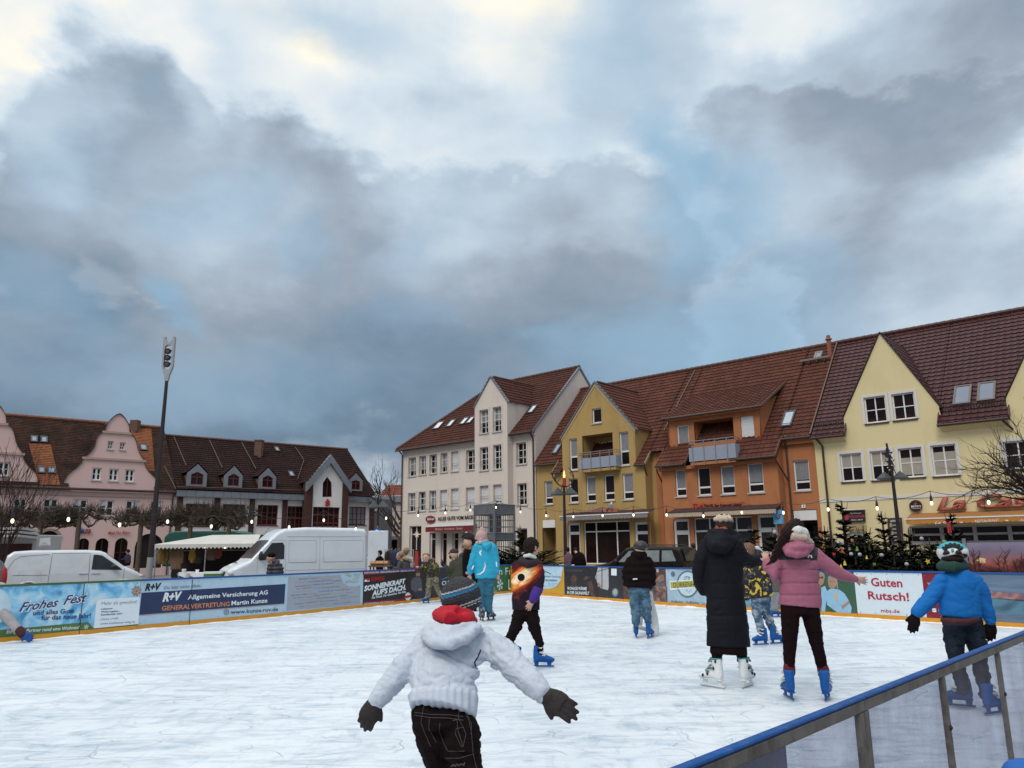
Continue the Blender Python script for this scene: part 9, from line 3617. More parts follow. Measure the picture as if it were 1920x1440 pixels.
p=at(957,1235,D3+.35)
skate(t,(p.x,p.y,.08),(.8,.6),.88,skate_blue)
# ---- 4: child with the black helmet and the white skating aid
D4=onz(1208,1197).y
t,j,p_,Hd=person('child in black padded jacket, black helmet and washed jeans with back turned',D4,(1200,1033,10,13,0),(.35,.94),[(1197,1103,23),(1197,1085,24.5),(1197,1066,24.5),(1198,1050,21),(1199,1042,14),(1200,1036,9)],[[(1180,1054,9.5),(1175,1075,9.5,.03),(1176,1092,9,.1),(1182,1099,7.5,.2)],[(1216,1054,9.5),(1222,1075,9.5,.03),(1221,1092,8.5,.08),(1219,1099,7,.15)]],[[(1189,1108,11),(1190,1130,9.5),(1192,1150,9),(1193,1167,8)],[(1209,1108,11),(1212,1130,9.5),(1213,1150,9),(1215,1164,8)]],.015,black_m,M('washed_denim',(.045,.11,.17),.85,.5,10,dirt=(.16,.24,.30),dscale=5,damt=.7,bump=.3,bscale=50),[],.66,wr=lambda p:.010*math.sin(p.z*55)+wrinkle(.012,7)(p),wrp=wrinkle(.018,9,(1,1,2)),ears=False)
blob(t,'helmet',[(1201,1024,13.5,10,.15,0),(1207,1026,9,7,.10,.05)],M('matt_black_helmet',(.025,.022,.024),.45,.2,8),.013,D4)
blob(t,'neck_warmer',[[(1189,1040,7,-.02),(1198,1042,8,-.08),(1207,1041,7,0)],(1199,1036,11,8,.1,0)],black_m,.014,D4)
mb=MB()
q=drape(world_me(j),dense([(1187,1086),(1195,1085.5)],6),.008)
if len(q)>2:
 mb.tube(q,.011,5)
 mb.build('reflector',refl,j)
for(x,y,td)in((1193,1196,(.05,1)),(1218,1197,(.55,.83))):
 skate(t,onz(x,y),td,.82,skate_blue)
DA=D4+.55
t=thing('skating_aid','white curved plastic skating aid in front of the child with the black helmet','skating aid',onz(1216,1190))
wpm=M('white_moulded_plastic',(.56,.55,.54),.4,.06,3)
mb=MB()
strokes(mb,[(1219,1112,4,.0),(1221,1135,7,.02),(1225,1160,9,.0),(1228,1180,8,-.1),(1226,1190,6,-.3)],DA)
strokes(mb,[(1200,1118,4,.05),(1199,1145,6,.05),(1198,1168,7,0)],DA)
strokes(mb,[(1200,1150,9,.1),(1218,1152,10,.1)],DA)
strokes(mb,[(1196,1176,4,-.2),(1214,1180,4,-.3),(1226,1189,4,-.3)],DA)
link_mesh('shell',mb.fuse(.014,3),wpm,t,True)
mb=MB()
strokes(mb,[(1185,1096,2,-.1),(1202,1094,2,.05),(1219,1096,2,-.1)],DA)
mb.build('grip',M('grey_grip',(.2,.2,.2),.6),t)
# ---- 5: woman in the long dark coat
D5=onz(1355,1290).y
seams=[at(1360,y,D5).z for y in(1058,1092,1122,1152,1182)]
cw5=wrinkle(.010,6)
t,j,p_,Hd=person('woman in an ankle-length dark navy quilted coat and cream beret, arm stretched to the right',D5,(1358,985,14,18,0),(.25,.97),[(1366,1212,40),(1364,1170,38),(1361,1130,36),(1358,1090,34.5),(1356,1050,36),(1354,1022,36),(1354,1004,27),(1356,992,15)],[[(1328,1022,15),(1316,1045,14.5),(1310,1070,13,.02),(1313,1094,12,.07),(1318,1108,10,.1)],[(1378,1024,17,-.05),(1390,1046,16,-.03),(1406,1053,14,.05),(1424,1049,12,.15),(1434,1045,9,.2)]],[[(1347,1205,11),(1344,1232,9.5)],[(1388,1205,11),(1391,1232,9.5)]],.013,navyc,black_m,[],.62,wr=lambda p:quilt(seams,.007,.008)(p)+cw5(p),hair=(M('auburn_hair',(.03,.007,.007),.7,.3,30,bump=.5,bscale=60),.7),jname='coat')
blob(t,'beret',[(1356,973.5,17.5,9,.13,0),(1361,978,13,7,.10,.02)],M('cream_knit',(.50,.40,.30),.95,.2,30,bump=.8,bscale=45),.011,D5,lambda p:.006*math.sin(p.x*120))
blob(t,'scarf',[[(1344,991,5,-.02),(1358,992,6,-.09),(1371,996,5,-.02)]],M('rust_scarf',(.22,.07,.035),.9,.2,20),.011,D5)
blob(t,'hood',[[(1330,1012,11,-.06),(1340,1026,13,-.16),(1356,1028,12,-.17),(1374,1014,10,-.1),(1384,1006,7,-.02)],[(1334,1000,9,-.02),(1356,1000,10,-.10),(1376,1000,8,-.02)],(1354,1014,22,15,.1,-.1)],navyc,.012,D5,wrinkle(.008,10))
mb=MB()
hand(mb,at(1434,1045,D5+.2),at(1444,1046,D5+.22),.95,1,.5)
for(x,y,td)in((1341,1290,(-.62,.78)),(1400,1289,(.62,.78))):
 s_=skate(t,onz(x,y),td,1.0,skate_white,0,skate_white,M('grey_teal_buckle',(.16,.22,.22),.4))
 mb=MB()
 c_=onz(x,y)
 a=math.atan2(td[1],td[0])
 mb.tube([c_+Vector((math.cos(a)*-.035+.06*math.cos(q),math.sin(a)*-.035+.052*math.sin(q),.294))for q in[2*math.pi*k/16 for k in range(16)]],.008,5,close=True)
 o=mb.build('boot_collar',M('teal_buckle',(.02,.22,.22),.4),t)
 mb=MB()
 cdir,sdir=Vector((math.cos(a),math.sin(a),0)),Vector((-math.sin(a),math.cos(a),0))
 for sg_ in(-1,1):
  for(xx,zz)in((-.06,.27),(-.03,.20),(.05,.14),(.11,.12)):
   p=c_+cdir*xx+sdir*sg_*.05+Vector((0,0,zz))
   mb.ball(p,(.012,.012,.018),n=8,m=6)
 mb.build('vent_slots',skate_black,t)
 # ---- 6: small child between the women
def blotch(name,base,spots,sc,thr):
 m=M(name,base,.8,.3,9,bump=.2,bscale=50)
 N,L,b=nodes_of(m)
 src=b.inputs['Base Color'].links[0].from_socket
 tc=next(n for n in N if n.type=='TEX_COORD')
 for i,(c_,s_,t_,of)in enumerate(spots):
  mpp=N.new('ShaderNodeMapping')
  mpp.inputs['Location'].default_value=(of,of*.7,of*1.3)
  L.new(tc.outputs['Object'],mpp.inputs[0])
  nz=N.new('ShaderNodeTexNoise')
  nz.inputs['Scale'].default_value,nz.inputs['Detail'].default_value,nz.inputs['Distortion'].default_value=s_,2.5,1.6
  L.new(mpp.outputs[0],nz.inputs['Vector'])
  mr=N.new('ShaderNodeMapRange')
  mr.inputs[1].default_value,mr.inputs[2].default_value=t_,t_+.02
  L.new(nz.outputs[0],mr.inputs[0])
  mx=N.new('ShaderNodeMix')
  mx.data_type='RGBA'
  L.new(mr.outputs[0],mx.inputs[0])
  L.new(src,mx.inputs[6])
  mx.inputs[7].default_value=c_+(1,)
  src=mx.outputs[2]
 L.new(src,b.inputs['Base Color'])
 return m
yb=blotch('black_jacket_yellow_blotches',(.014,.012,.016),[((.06,.065,.085),9,.60,3.),((.55,.38,.04),8,.575,0.)],8,.5)
D6=onz(1432,1209).y
splash=M('snow_splashed_denim',(.03,.075,.13),.85,.35,9,dirt=(.5,.54,.6),dscale=7,damt=.9,bump=.3,bscale=50)
t,j,p_,Hd=person('small child in black jacket with yellow blotches leaning towards the long dark coat',D6,(1402,1034,11,14,0),(-.75,.35),[(1427,1120,23),(1424,1100,24),(1421,1078,24),(1419,1058,21),(1414,1046,14),(1408,1040,9)],[[(1432,1060,9),(1441,1082,9),(1440,1100,8)],[(1404,1062,9,-.02),(1400,1085,9,-.04),(1398,1112,8,-.03),(1400,1120,6.5,-.03)]],[[(1420,1124,11.5),(1419,1148,9.5),(1424,1168,8.5),(1428,1182,8)],[(1433,1124,11),(1436,1146,9,.05),(1442,1164,8,.08),(1449,1178,7.5,.1)]],.012,yb,splash,[],.66,wr=wrinkle(.012,7),wrp=wrinkle(.012,9,(1,1,2)),hair=(hair_b,.8))
blob(t,'hood',[[(1412,1034,6,.0),(1422,1038,8,-.06),(1428,1044,7,-.04)]],yb,.012,D6)
blob(t,'fur_lining',[[(1413,1028,4,.02),(1420,1028,5,-.02),(1427,1034,3.5,-.02)]],M('pale_blue_fleece',(.45,.52,.62),.95,.1,30),.012,D6)
skate(t,onz(1430,1210),(-.96,-.2),.84,skate_blue)
p=onz(1455,1208)
skate(t,p,(.93,.3),.84,skate_blue)
# ---- 7: child almost hidden behind them
D7=onz(1452,1158).y
t,j,p_,Hd=person('child in grey trousers and blue skates almost hidden behind the yellow-blotched jacket',D7,(1454,1056,8,11,0),(.3,.95),[(1452,1110,14),(1452,1092,15),(1452,1078,14),(1453,1068,8)],[[(1441,1078,6),(1441,1098,5.5),(1444,1110,5)],[(1463,1078,6),(1464,1098,5.5),(1461,1110,5)]],[[(1446,1114,8),(1446,1128,7),(1448,1141,6)],[(1458,1114,8),(1457,1128,7),(1454,1141,6)]],.016,M('grey_green_jacket',(.08,.09,.08),.8),M('light_grey_trousers',(.20,.21,.23),.85,.2,9),[],.62,hair=(hair_b,.8))
skate(t,onz(1452,1158),(.93,.3),.84,skate_blue)
skate(t,onz(1440,1156),(-.5,.8),.84,skate_blue)
# ---- 8: girl in the pink jacket
D8=onz(1520,1312).y
pinkj=M('dusty_pink_jacket',(.30,.095,.145),.6,.08,4,bump=.1,bscale=24,spec=.3)
blk_y=M('black_yoke',(.018,.014,.018),.6,.2,6)
seam8=[(1459,1541,y)for y in(1064,1070,1093,1116)]
w8=wrinkle(.009,8)
t,j,p_,Hd=person('girl in dusty pink padded jacket and black leggings with long dark hair, right arm out',D8,(1492,1005,15,20,.02),(-.45,.88),[(1500,1137,39),(1500,1112,37.5),(1498,1085,36),(1496,1058,38),(1495,1040,36),(1494,1026,24),(1494,1016,14)],[[(1462,1040,14,.0),(1452,1062,15,-.02),(1446,1082,14.5,-.04),(1440,1066,11,-.02),(1438,1056,9,0)],[(1527,1040,15),(1546,1056,14),(1565,1070,12.5),(1584,1080,11),(1602,1085,8)]],[[(1482,1142,18),(1481,1172,16),(1481,1205,13),(1480,1235,11),(1480,1262,9.5)],[(1518,1142,18),(1524,1172,15.5),(1531,1205,12.5),(1538,1235,10.5),(1545,1264,9.5)]],.011,[pinkj,blk_y],M('black_leggings',(.008,.0025,.003),.85,.3,7,spec=.1),[((1438,1056,D8),(1436,1046,D8+.01),.8,-1,1.0,None),((1603,1085,D8),(1613,1087,D8),.85,1,.3,None)],.62,wr=px_fn(lambda x,y,p:(-.014*max(math.exp(-((y-q-.0025*(x-1500)**2/40)/1.5)**2)for q in(1068,1093,1116))if 1458<x<1542 else 0)+w8(p)),wrp=wrinkle(.006,12,(1,1,2.5)),ears=False,pname='leggings')
jm=j.data
jm.transform(Matrix.Translation(root_loc(j)))
paint(jm,[(1457,1016),(1534,1016),(1533,1051),(1500,1049),(1459,1050)],1)
jm.transform(Matrix.Translation(-root_loc(j)))
q=drape(world_me(j),dense([(1515,1045.5),(1517,1041),(1521,1042),(1522,1046)],4),.006)
if len(q)>2:
 mb=MB()
 mb.tube(q,.007,5)
 mb.build('logo',white_ink,j)
blob(t,'hood',[(1494,1027,26,12,.10,-.13),[(1468,1024,6,-.08),(1478,1037,7,-.18),(1494,1041,7,-.2),(1510,1037,7,-.18),(1521,1024,6,-.08)],[(1467,1022,7,-.02),(1494,1018,9,-.14),(1521,1022,7,-.02)]],pinkj,.011,D8,lambda p:wrinkle(.006,14)(p))
blob(t,'scarf',[[(1474,1010,6,-.06),(1488,1006,9,-.14),(1506,1008,10,-.12),(1521,1018,6,-.03)],[(1472,1014,5,-.02),(1494,1015,7,-.12),(1518,1014,6,-.02)]],M('cream_scarf',(.50,.38,.31),.95,.12,20,bump=.6,bscale=60),.011,D8,wrinkle(.008,16))
blob(t,'headband',[[(1486,994,6,-.12),(1496,994,9,-.13),(1507,998,9,-.10),(1513,1006,6,.0)]],M('white_knit_band',(.60,.60,.58),.95,.1,40,bump=.6,bscale=60),.011,D8)
mb=MB()
strokes(mb,[(1493,986,14,-.02),(1484,992,13,-.08),(1474,1002,11,-.1)],D8)
for k in range(9):
 o_=(k-4)*1.6
 strokes(mb,[(1476+o_,996,5,-.1),(1468+o_*.8,1012,4.5,-.12),(1458+o_*.7,1030,3.6,-.11),(1448+o_*.5,1046+abs(o_),2.6,-.08),(1439+o_*.4,1059+rnd.uniform(-3,4),1.2,-.05)],D8,1,8)
mb.ball(at(1491,998,D8+.04),(15*D8/FPX,.09,16*D8/FPX))
me=mb.fuse(.009,2)
displace(me,lambda p:.006*math.sin((p.x*.7-p.z*.7)*260))
link_mesh('long_hair',me,hair_d,t,True)
for(x,y,td,ln_)in((1481,1312,(.02,1),0),(1551,1314,(.5,.86),0)):
 skate(t,onz(x,y),td,.93,skate_blue)
rb=M('dark_red_sock',(.10,.008,.012),.9,.2,20)
for(x0,x1,y)in((1480,1480,1254),(1543,1545,1258)):
 blob(t,'sock',[[(x0,y-5,10.5),(x1,y+6,10.8)]],rb,.011,D8)
 # ---- 9: child in the blue jacket with the white and turquoise helmet
D9=onz(1815,1335).y
bj=M('bright_blue_softshell',(.006,.125,.40),.75,.1,4,bump=.1,bscale=30,spec=.2)
dn=M('dark_navy_trousers',(.009,.012,.021),.85,.25,6,dirt=(.06,.10,.15),dscale=3,damt=.35,spec=.15)
w9=wrinkle(.012,6,(1,1,1.8))
t,j,p_,Hd=person('child in bright blue jacket and white and turquoise cycle helmet by the near barrier',D9,(1786,1042,18,24,.04),(.12,.99),[(1801,1158,37.5),(1801,1135,38),(1800,1112,38.5),(1797,1092,37),(1793,1078,29),(1788,1066,17)],[[(1766,1090,15),(1752,1112,15),(1736,1130,13.5),(1720,1148,11)],[(1828,1090,15),(1842,1115,14.5),(1849,1140,12.5),(1857,1164,10.5)]],[[(1788,1165,21),(1789,1200,18),(1793,1236,15),(1800,1270,13),(1806,1292,12)],[(1821,1165,21),(1829,1200,18),(1836,1236,15),(1843,1275,13),(1848,1300,12)]],.011,bj,dn,[((1716,1153,D9),(1713,1172,D9),.95,1,.25,black_m),((1858,1168,D9),(1857,1186,D9),.95,1,.35,black_m)],.62,wr=lambda p:w9(p),wrp=wrinkle(.014,7,(1,1,2)),ears=True)
blob(t,'neck_warmer',[[(1765,1062,9,.0),(1786,1063,10,-.1),(1808,1062,9,.0)],[(1768,1056,7,.02),(1788,1057,8,-.06),(1806,1056,7,.02)]],M('dark_green_fleece',(.014,.045,.035),.95,.2,30,bump=.5,bscale=80),.010,D9)
kk=(D9+.04)/FPX
cc=at(1786,1036,D9+.04)
mb=MB()
mb.ball(cc,(25*kk,29*kk,20*kk),None,28,18)
me=mb.mesh('helmet')
bm=bmesh.new()
bm.from_mesh(me)
bmesh.ops.bisect_plane(bm,geom=bm.verts[:]+bm.edges[:]+bm.faces[:],plane_co=cc-Vector((0,0,12*kk)),plane_no=Vector((0,-.35,-1)).normalized(),clear_outer=True)
bmesh.ops.solidify(bm,geom=bm.faces[:],thickness=.01)
bm.to_mesh(me)
bm.free()
hw_,ht_,hb_=M('white_helmet_shell',(.62,.63,.64),.35),M('turquoise_helmet_shell',(.015,.33,.42),.35),M('helmet_vent',(.012,.010,.012),.7)
helm=link_mesh('helmet',me,[hw_,ht_],t,True)
off=root_loc(helm)
for f in helm.data.polygons:
 q=f.center+off-cc
 ang_=math.atan2(q.x,q.z)
 f.material_index=1 if q.z>5.5*kk else 0
wh=world_me(helm)
for a_ in(-62,-36,-12,12,36,62):
 q=drape(wh,[(1786+23*math.sin(math.radians(a_))*f,1036-19*math.cos(math.radians(a_)*.9)*f)for f in(.5,.65,.8,.93)],.001)
 if len(q)>2:
  mb=MB()
  mb.tube(q,[.011,.018,.018,.008],6)
  mb.build('vent',hb_,helm)
for s_ in(-1,1):
 q=drape(wh,[(1786+s_*x,y)for x,y in((5.5,1037),(9,1035.5),(13,1036.5),(17,1039))],.0)
 if len(q)>2:
  mb=MB()
  mb.tube(q,[.008,.019,.021,.009],8)
  mb.build('vent',hb_,helm)
q=drape(wh,[(1786,1030),(1786,1033),(1786,1036)],.001)
if len(q)>2:
 mb=MB()
 mb.tube(q,[.012,.013,.004],6)
 mb.build('badge',M('grey_badge',(.16,.19,.17),.4),helm)
blob(t,'hair',[(1786,1048,19,9,.10,.0)],hair_d,.010,D9)
blob(t,'waist_band',[[(1768,1163,5,-.10),(1790,1166,6,-.165),(1812,1166,6,-.165),(1832,1162,5,-.09)]],M('maroon_waistband',(.05,.012,.016),.85),.010,D9)
skate(t,onz(1806,1327),(-.85,.52),.86,skate_blue)
skate(t,onz(1862,1341),(.9,.42),.86,skate_blue)
# ---- 10: laughing boy holding on to the boards
D10=onz(806,1131).y
camo=blotch('khaki_camouflage',(.16,.145,.095),[((.07,.065,.04),9,.54,1.),((.30,.27,.19),11,.60,5.)],9,.5)
camob=blotch('dark_camouflage_jacket',(.018,.016,.012),[((.22,.17,.03),7,.58,2.),((.07,.06,.03),9,.6,7.)],9,.5)
t,j,p_,Hd=person('laughing boy in dark camouflage jacket and khaki trousers facing the camera at the boards',D10,(799,1047,6.6,8.6,0),(-.35,-.93),[(810,1082,12.5),(809,1072,13),(808,1062,12.5),(806,1056,9),(802,1051,5)],[[(798,1060,4.6),(791,1065,4.4),(787,1065,3.8)],[(818,1060,5),(821,1071,4.6),(820,1080,4)]],[[(805,1085,6.4),(804,1100,5.6),(803,1116,5)],[(816,1085,6.4),(818,1100,5.4),(826,1117,4.6)]],.018,camob,camo,[((786,1065,D10),(783,1064,D10),.8,1,.5,None)],.66,wr=wrinkle(.015,5),wrp=wrinkle(.015,6),hair=None)
eyes(t,Hd)
blob(t,'hair',[(799,1041.5,7,4.2,.10,.02),(801,1045,6,6,.06,.07)],hair_b,.014,D10,lambda p:.012*noise.noise(p*40))
blob(t,'hood',[[(793,1055,3,-.02),(799,1058,4,-.07),(807,1055,4,.0),(812,1050,4.5,.03)]],camob,.016,D10)
skate(t,onz(800,1131),(-.75,-.6),.82,skate_blue)
skate(t,onz(828,1128),(.4,-.8),.82,skate_blue)
# ---- 11: person in the olive jacket and cap
D11=20.6
olive=M('olive_parka',(.042,.043,.026),.85,.2,6,bump=.2,bscale=30)
t,j,p_,Hd=person('person in olive parka and dark cap holding twigs, face to the left',D11,(851,1041,7,9.5,0),(-.95,.05),[(857,1088,16.5),(857,1074,17),(857,1062,16.5),(856,1053,12),(853,1048,6)],[[(848,1057,6,-.08),(845,1068,5.6,-.14),(838,1065,5,-.2),(835,1062,4.4,-.22)],[(867,1058,6,.05),(870,1074,5.6,.03),(868,1086,5,0)]],[[(852,1092,8),(852,1110,6.5),(852,1124,5.5)],[(862,1092,8),(862,1110,6.5),(862,1124,5.5)]],.018,olive,black_m,[((834,1062,D11-.22),(831,1059,D11-.22),.9,1,.8,black_m)],.64,wr=wrinkle(.018,5),ears=True)
eyes(t,Hd,False)
blob(t,'face_mask',[(846.5,1044.5,4.5,4,.07,0)],black_m,.012,D11)
blob(t,'cap',[(851.5,1034,8.6,5.4,.12,0),[(846,1037,1.4,-.02),(841,1037.5,1.2,-.02)]],M('dark_brown_cap',(.035,.022,.018),.85,.2,14),.014,D11)
blob(t,'hood',[[(857,1050,4.5,-.05),(863,1050,5,.02),(862,1055,5,-.05)]],olive,.016,D11)
for x in(852,863):
 q=onz(x,1131)
 skate(t,(at(x,1120,D11).x,D11,0),(-.8,.4),1.0,skate_black)
tw=thing('twig_bunch','small bunch of bare twigs held by the person in the olive parka','twigs',at(833,1062,D11-.25))
mb=MB()
for k in range(9):
 mb.tube([at(834,1062,D11-.25),at(834+rnd.uniform(-9,3),1052+rnd.uniform(-4,5),D11-.25)],.008,4)
mb.build('twigs',twig_m,tw)
# ---- 12: person in black with a three-cornered hat
D12=18.6
t,j,p_,Hd=person('person in black costume with a three-cornered hat behind the turquoise jacket',D12,(877,1018,7.5,10,0),(-.93,-.1),[(883,1100,14),(882,1080,14),(881,1060,14.5),(881,1042,14),(880,1032,11),(879,1027,6)],[[(874,1038,5.5,-.08),(872,1054,5,-.1),(875,1066,4.6,-.1)],[(889,1038,5.5,.05),(891,1056,5,.05),(890,1068,4.6,.05)]],[[(880,1104,8),(880,1125,7),(880,1143,6)],[(887,1104,8),(888,1125,7),(888,1143,6)]],.018,black_m,black_m,[((876,1069,D12-.1),(877,1075,D12-.1),.95,1,.4,None)],.62)
eyes(t,Hd,False)
blob(t,'scarf',[(874,1023,6,4.5,.08,0),[(872,1027,3,-.05),(882,1028,3.5,-.06)]],M('brown_patterned_scarf',(.16,.09,.06),.9,.6,25),.014,D12)
hatm=M('black_brown_felt',(.022,.013,.011),.9,.2,12)
blob(t,'three_cornered_hat',[(879,1007,10,5.5,.14,0),[(866,1007.5,2,-.03),(871,1002,3.4,-.05),(878,1002,4.2,-.06),(886,1006,4.2,-.05),(892,1014,3,0)]],hatm,.013,D12)
blob(t,'long_wig',[[(884,1013,4.5,.02),(889,1020,4.5,.02),(891,1028,3.5,.02)]],hair_d,.014,D12)
mb=MB()
mb.ball(at(874.5,999.5,D12),.03)
mb.build('hat_pompom',white_ink,t)
for x in(880,888):
 skate(t,(at(x,1140,D12).x,D12,0),(-.7,.5),1.0,skate_black)
 # ---- people beyond the boards
D13=30
t,j,p_,Hd=person('small figure in dark green coat standing far behind the costume hat',D13,(869,1029,3.4,4.6,0),(-.4,-.9),[(868,1062,6.5),(868,1050,6.5),(868,1040,6),(869,1035,3)],[[(863,1040,2.5),(861,1050,2.2)],[(873,1040,2.5),(875,1050,2.2)]],[[(866,1064,3),(866,1094,2.4)],[(871,1064,3),(871,1094,2.4)]],.03,M('bottle_green_coat',(.02,.05,.045),.85),black_m,[],.6,hair=(hair_d,.8),feet_z=GZ)
D14=21.5
grj=M('dark_grey_puffer',(.035,.033,.038),.6,.2,6,bump=.2,bscale=20)
t,j,p_,Hd=person('man in dark puffer jacket and black beanie walking past the white delivery van',D14,(508,1047,6.6,9,0),(-.95,-.1),[(516,1092,15),(516,1078,15.5),(516,1066,15),(514,1058,11),(511,1054,6)],[[(507,1062,6,-.1),(505,1076,5.6,-.12),(503,1090,5,-.12)],[(524,1062,6,.05),(526,1076,5.6,.05),(525,1090,5,.05)]],[[(512,1096,7.5),(511,1118,6),(510,1138,5)],[(520,1096,7.5),(522,1118,6),(524,1138,5)]],.018,grj,black_m,[],.66,wr=lambda p:.012*math.sin(p.z*60),feet_z=GZ)
eyes(t,Hd)
blob(t,'beanie',[(509,1041.5,7.8,6,.12,0)],black_m,.014,D14)
blob(t,'hood',[[(514,1053,4.5,-.06),(521,1054,5,.0),(519,1058,5,-.06)]],grj,.016,D14)
D15=40
t,j,p_,Hd=person('man in dark blue sitting at a table before the pink house',D15,(239.5,1034,2.9,3.9,0),(-.9,-.2),[(240,1056,5.5),(240,1048,5.5),(240,1042,4.5),(240,1038,2.4)],[[(236,1043,2),(232,1049,1.8),(228,1049,1.6)],[(244,1043,2),(243,1050,1.8),(238,1051,1.6)]],[[(238,1058,2.6),(229,1060,2.4),(228,1074,2)],[(242,1058,2.6),(233,1060,2.4),(232,1074,2)]],.03,M('dark_blue_coat',(.02,.022,.04),.85),black_m,[],.6,hair=(hair_d,.7),feet_z=GZ)
D16=23.0
gc=M('grey_wool_coat',(.06,.055,.055),.9,.2,9)
t,j,p_,Hd=person('blond woman in grey coat with a fur-trimmed hood browsing behind the solar banner',D16,(750,1043,6,8.2,0),(-.93,.15),[(757,1080,12),(757,1068,12.5),(757,1058,11.5),(755,1051,6)],[[(750,1057,5,-.1),(746,1068,4.6,-.15),(740,1066,4,-.2)],[(764,1057,5,.05),(766,1070,4.6,.05)]],[[(754,1084,6),(754,1110,5)],[(760,1084,6),(760,1110,5)]],.018,gc,black_m,[],.64,feet_z=GZ)
eyes(t,Hd)
blob(t,'hair',[(752,1040,6.6,6.5,.12,.0),[(754,1040,5,.02),(757,1046,5,.02),(757,1051,4,.02)]],hair_l,.014,D16,lambda p:.01*noise.noise(p*40))
blob(t,'fur_hood',[[(758,1047,3.6,-.08),(765,1049,3.8,-.04),(769,1053,3.2,.02)]],M('pale_fur',(.36,.28,.20),.95,.4,40,bump=1,bscale=60),.014,D16,lambda p:.016*noise.noise(p*50))
D17=25.5
t,j,p_,Hd=person('person in pale fur jacket half hidden behind the blond woman',D17,(762,1034,5,6.6,0),(.3,.9),[(765,1075,9),(765,1060,9.5),(764,1048,9),(763,1041,4)],[[(757,1048,4),(756,1060,3.6)],[(772,1048,4),(774,1060,3.6)]],[[(763,1078,4.5),(763,1108,4)],[(768,1078,4.5),(768,1108,4)]],.02,M('pale_fur_jacket',(.36,.35,.36),.95,.4,25),black_m,[],.62,hair=(hair_l,.8),feet_z=GZ)
for(x,y,D_,m_,lab)in((712,1037,31,'black','dark-coated shopper left of the clothes rack'),(733,1036,30,'black','shopper with dark hair behind the clothes rack'),(782,1036,31,'navy','shopper in navy right of the red upright banner')):
 t,j,p_,Hd=person(lab,D_,(x,y,3.6,4.8,0),(rnd.uniform(-1,1),-.6),[(x,y+32,7),(x,y+20,7),(x,y+10,6.4),(x,y+5,3)],[[(x-5.5,y+11,2.6),(x-7,y+24,2.3)],[(x+5.5,y+11,2.6),(x+7,y+24,2.3)]],[[(x-2.6,y+34,3.2),(x-2.6,y+56,2.4)],[(x+2.6,y+34,3.2),(x+2.6,y+56,2.4)]],.03,black_m if m_=='black' else M('navy_coat',(.015,.02,.045),.85),black_m,[],.6,hair=(hair_d,.85),feet_z=GZ)
D18=31.5
t,j,p_,Hd=person('hunched figure in black bending before the shop door of the ochre house',D18,(1079,1032,4,5,.3),(-.5,.8),[(1086,1060,11),(1087,1050,11.5),(1085,1042,10),(1081,1036,5)],[[(1078,1045,4,.1),(1074,1055,3.6,.2)],[(1094,1046,4),(1096,1058,3.6)]],[[(1084,1064,4.6),(1084,1090,3.6)],[(1090,1064,4.6),(1090,1090,3.6)]],.025,black_m,black_m,[],.8,hair=(hair_d,.8),feet_z=GZ)
t,j,p_,Hd=person('person in mauve jacket behind the lamp post of the ochre house',33,(1064,1031,3.6,4.6,0),(-.5,.8),[(1066,1060,6.5),(1066,1050,6.8),(1066,1042,6),(1065,1036,3)],[[(1060,1043,2.6),(1060,1054,2.3)],[(1071,1043,2.6),(1072,1054,2.3)]],[[(1064,1062,3),(1064,1088,2.4)],[(1069,1062,3),(1069,1088,2.4)]],.03,M('mauve_jacket',(.14,.07,.09),.85,.2,9),black_m,[],.6,hair=(hair_d,.8),feet_z=GZ)
t,j,p_,Hd=person('dark-haired person behind the rear of the black estate car',33.5,(1299,1024,4,5,0),(-.8,.4),[(1302,1056,9),(1302,1046,9),(1301,1036,8),(1300,1030,4)],[[(1294,1037,3.4),(1293,1050,3)],[(1309,1037,3.4),(1310,1050,3)]],[[(1299,1060,4),(1299,1090,3)],[(1305,1060,4),(1305,1090,3)]],.03,black_m,black_m,[],.62,hair=(M('auburn_hair',(.05,.012,.012),.6),.8),feet_z=GZ)
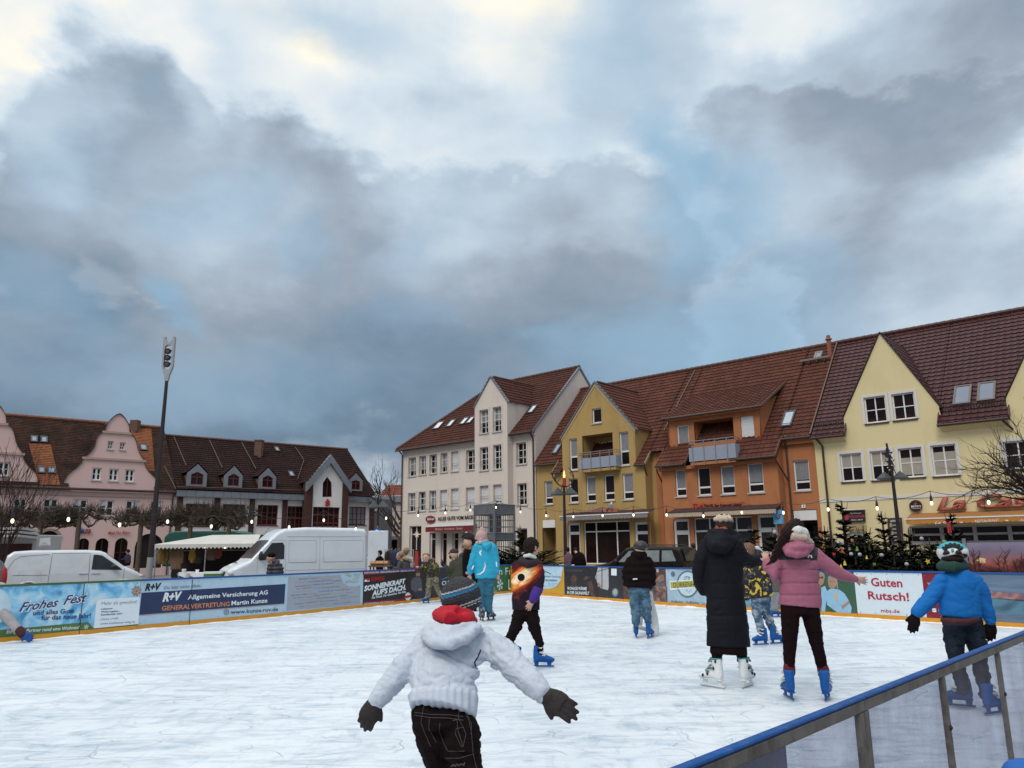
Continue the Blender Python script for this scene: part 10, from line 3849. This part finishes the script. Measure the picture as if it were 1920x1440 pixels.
# ---- child leaning in from the left edge
D20=onz(50,1205).y
fl=M('grey_fleece',(.34,.31,.31),.95,.12,12,bump=.4,bscale=60)
t,j,p_,Hd=person('child in grey fleece reaching a blue-gloved hand to the ice at the left edge',D20,(-28,1098,10.5,14,0),(.85,.3,-.4),[(-78,1142,24),(-60,1132,25),(-40,1122,24),(-24,1114,17),(-22,1108,10)],[[(-14,1128,10),(2,1146,9.5),(18,1163,9),(38,1186,7.5)],[(-40,1130,10,.2),(-38,1160,9,.25),(-34,1188,7.5,.25)]],[[(-82,1150,14),(-70,1176,11),(-92,1205,9)],[(-76,1150,14,.2),(-60,1174,11,.25),(-84,1200,9,.3)]],.013,fl,black_m,[((41,1187,D20),(60,1199,D20),1.3,1,.5,M('blue_glove',(.010,.06,.24),.8,.2,12)),((-33,1190,D20+.25),(-26,1204,D20+.25),1.0,1,.5,_mc.get('blue_glove'))],.7,side=(.3,.4,.85),wr=wrinkle(.012,7))
blob(t,'hood',[(-8,1100,20,9,.14,0),(-20,1096,16,12,.14,0)],fl,.013,D20,wrinkle(.008,12))
blob(t,'cuff',[[(36,1182,8,0),(42,1189,7.6,0)]],M('maroon_cuff',(.05,.015,.018),.9),.011,D20)
skate(t,(at(-92,1220,D20).x,D20,0),(.9,.2),.85,skate_blue)
skate(t,(at(-84,1212,D20+.3).x,D20+.3,0),(.9,.2),.85,skate_blue)
# ---- blue thing cut by the lower right corner (another skater's padded shoulder beside the camera)
pB=at(1935,1445,2.0)
mb=MB()
mb.limb([pB+Vector((-.02,.02,-.02)),pB+Vector((.12,.05,-.06)),pB+Vector((.3,.1,-.14))],[.045,.07,.08],14)
me=mb.fuse(.012,2)
displace(me,wrinkle(.008,14))
o=link_mesh('padded_shoulder',me,M('blue_padded_fabric',(.012,.10,.36),.7,.15,8),None,True)
tag(o,'blue bag just showing in the lower right corner','padded_shoulder')
for _o in list(bpy.data.objects):
 if _o.type=='MESH' and _o.name.split('.')[0]in('gutter','ridge','verge_trim','snow_guard','orange_roof_patch','barge_board','gable_capping','moulding','zinc_fascia','gable_zinc','lightning_wire','post','panel_gap','sill_strip','rub_strip','wheel','bolt','snow','awning','arm','support','wheel_arch','lintel','stitching'):
  split_clusters(_o)
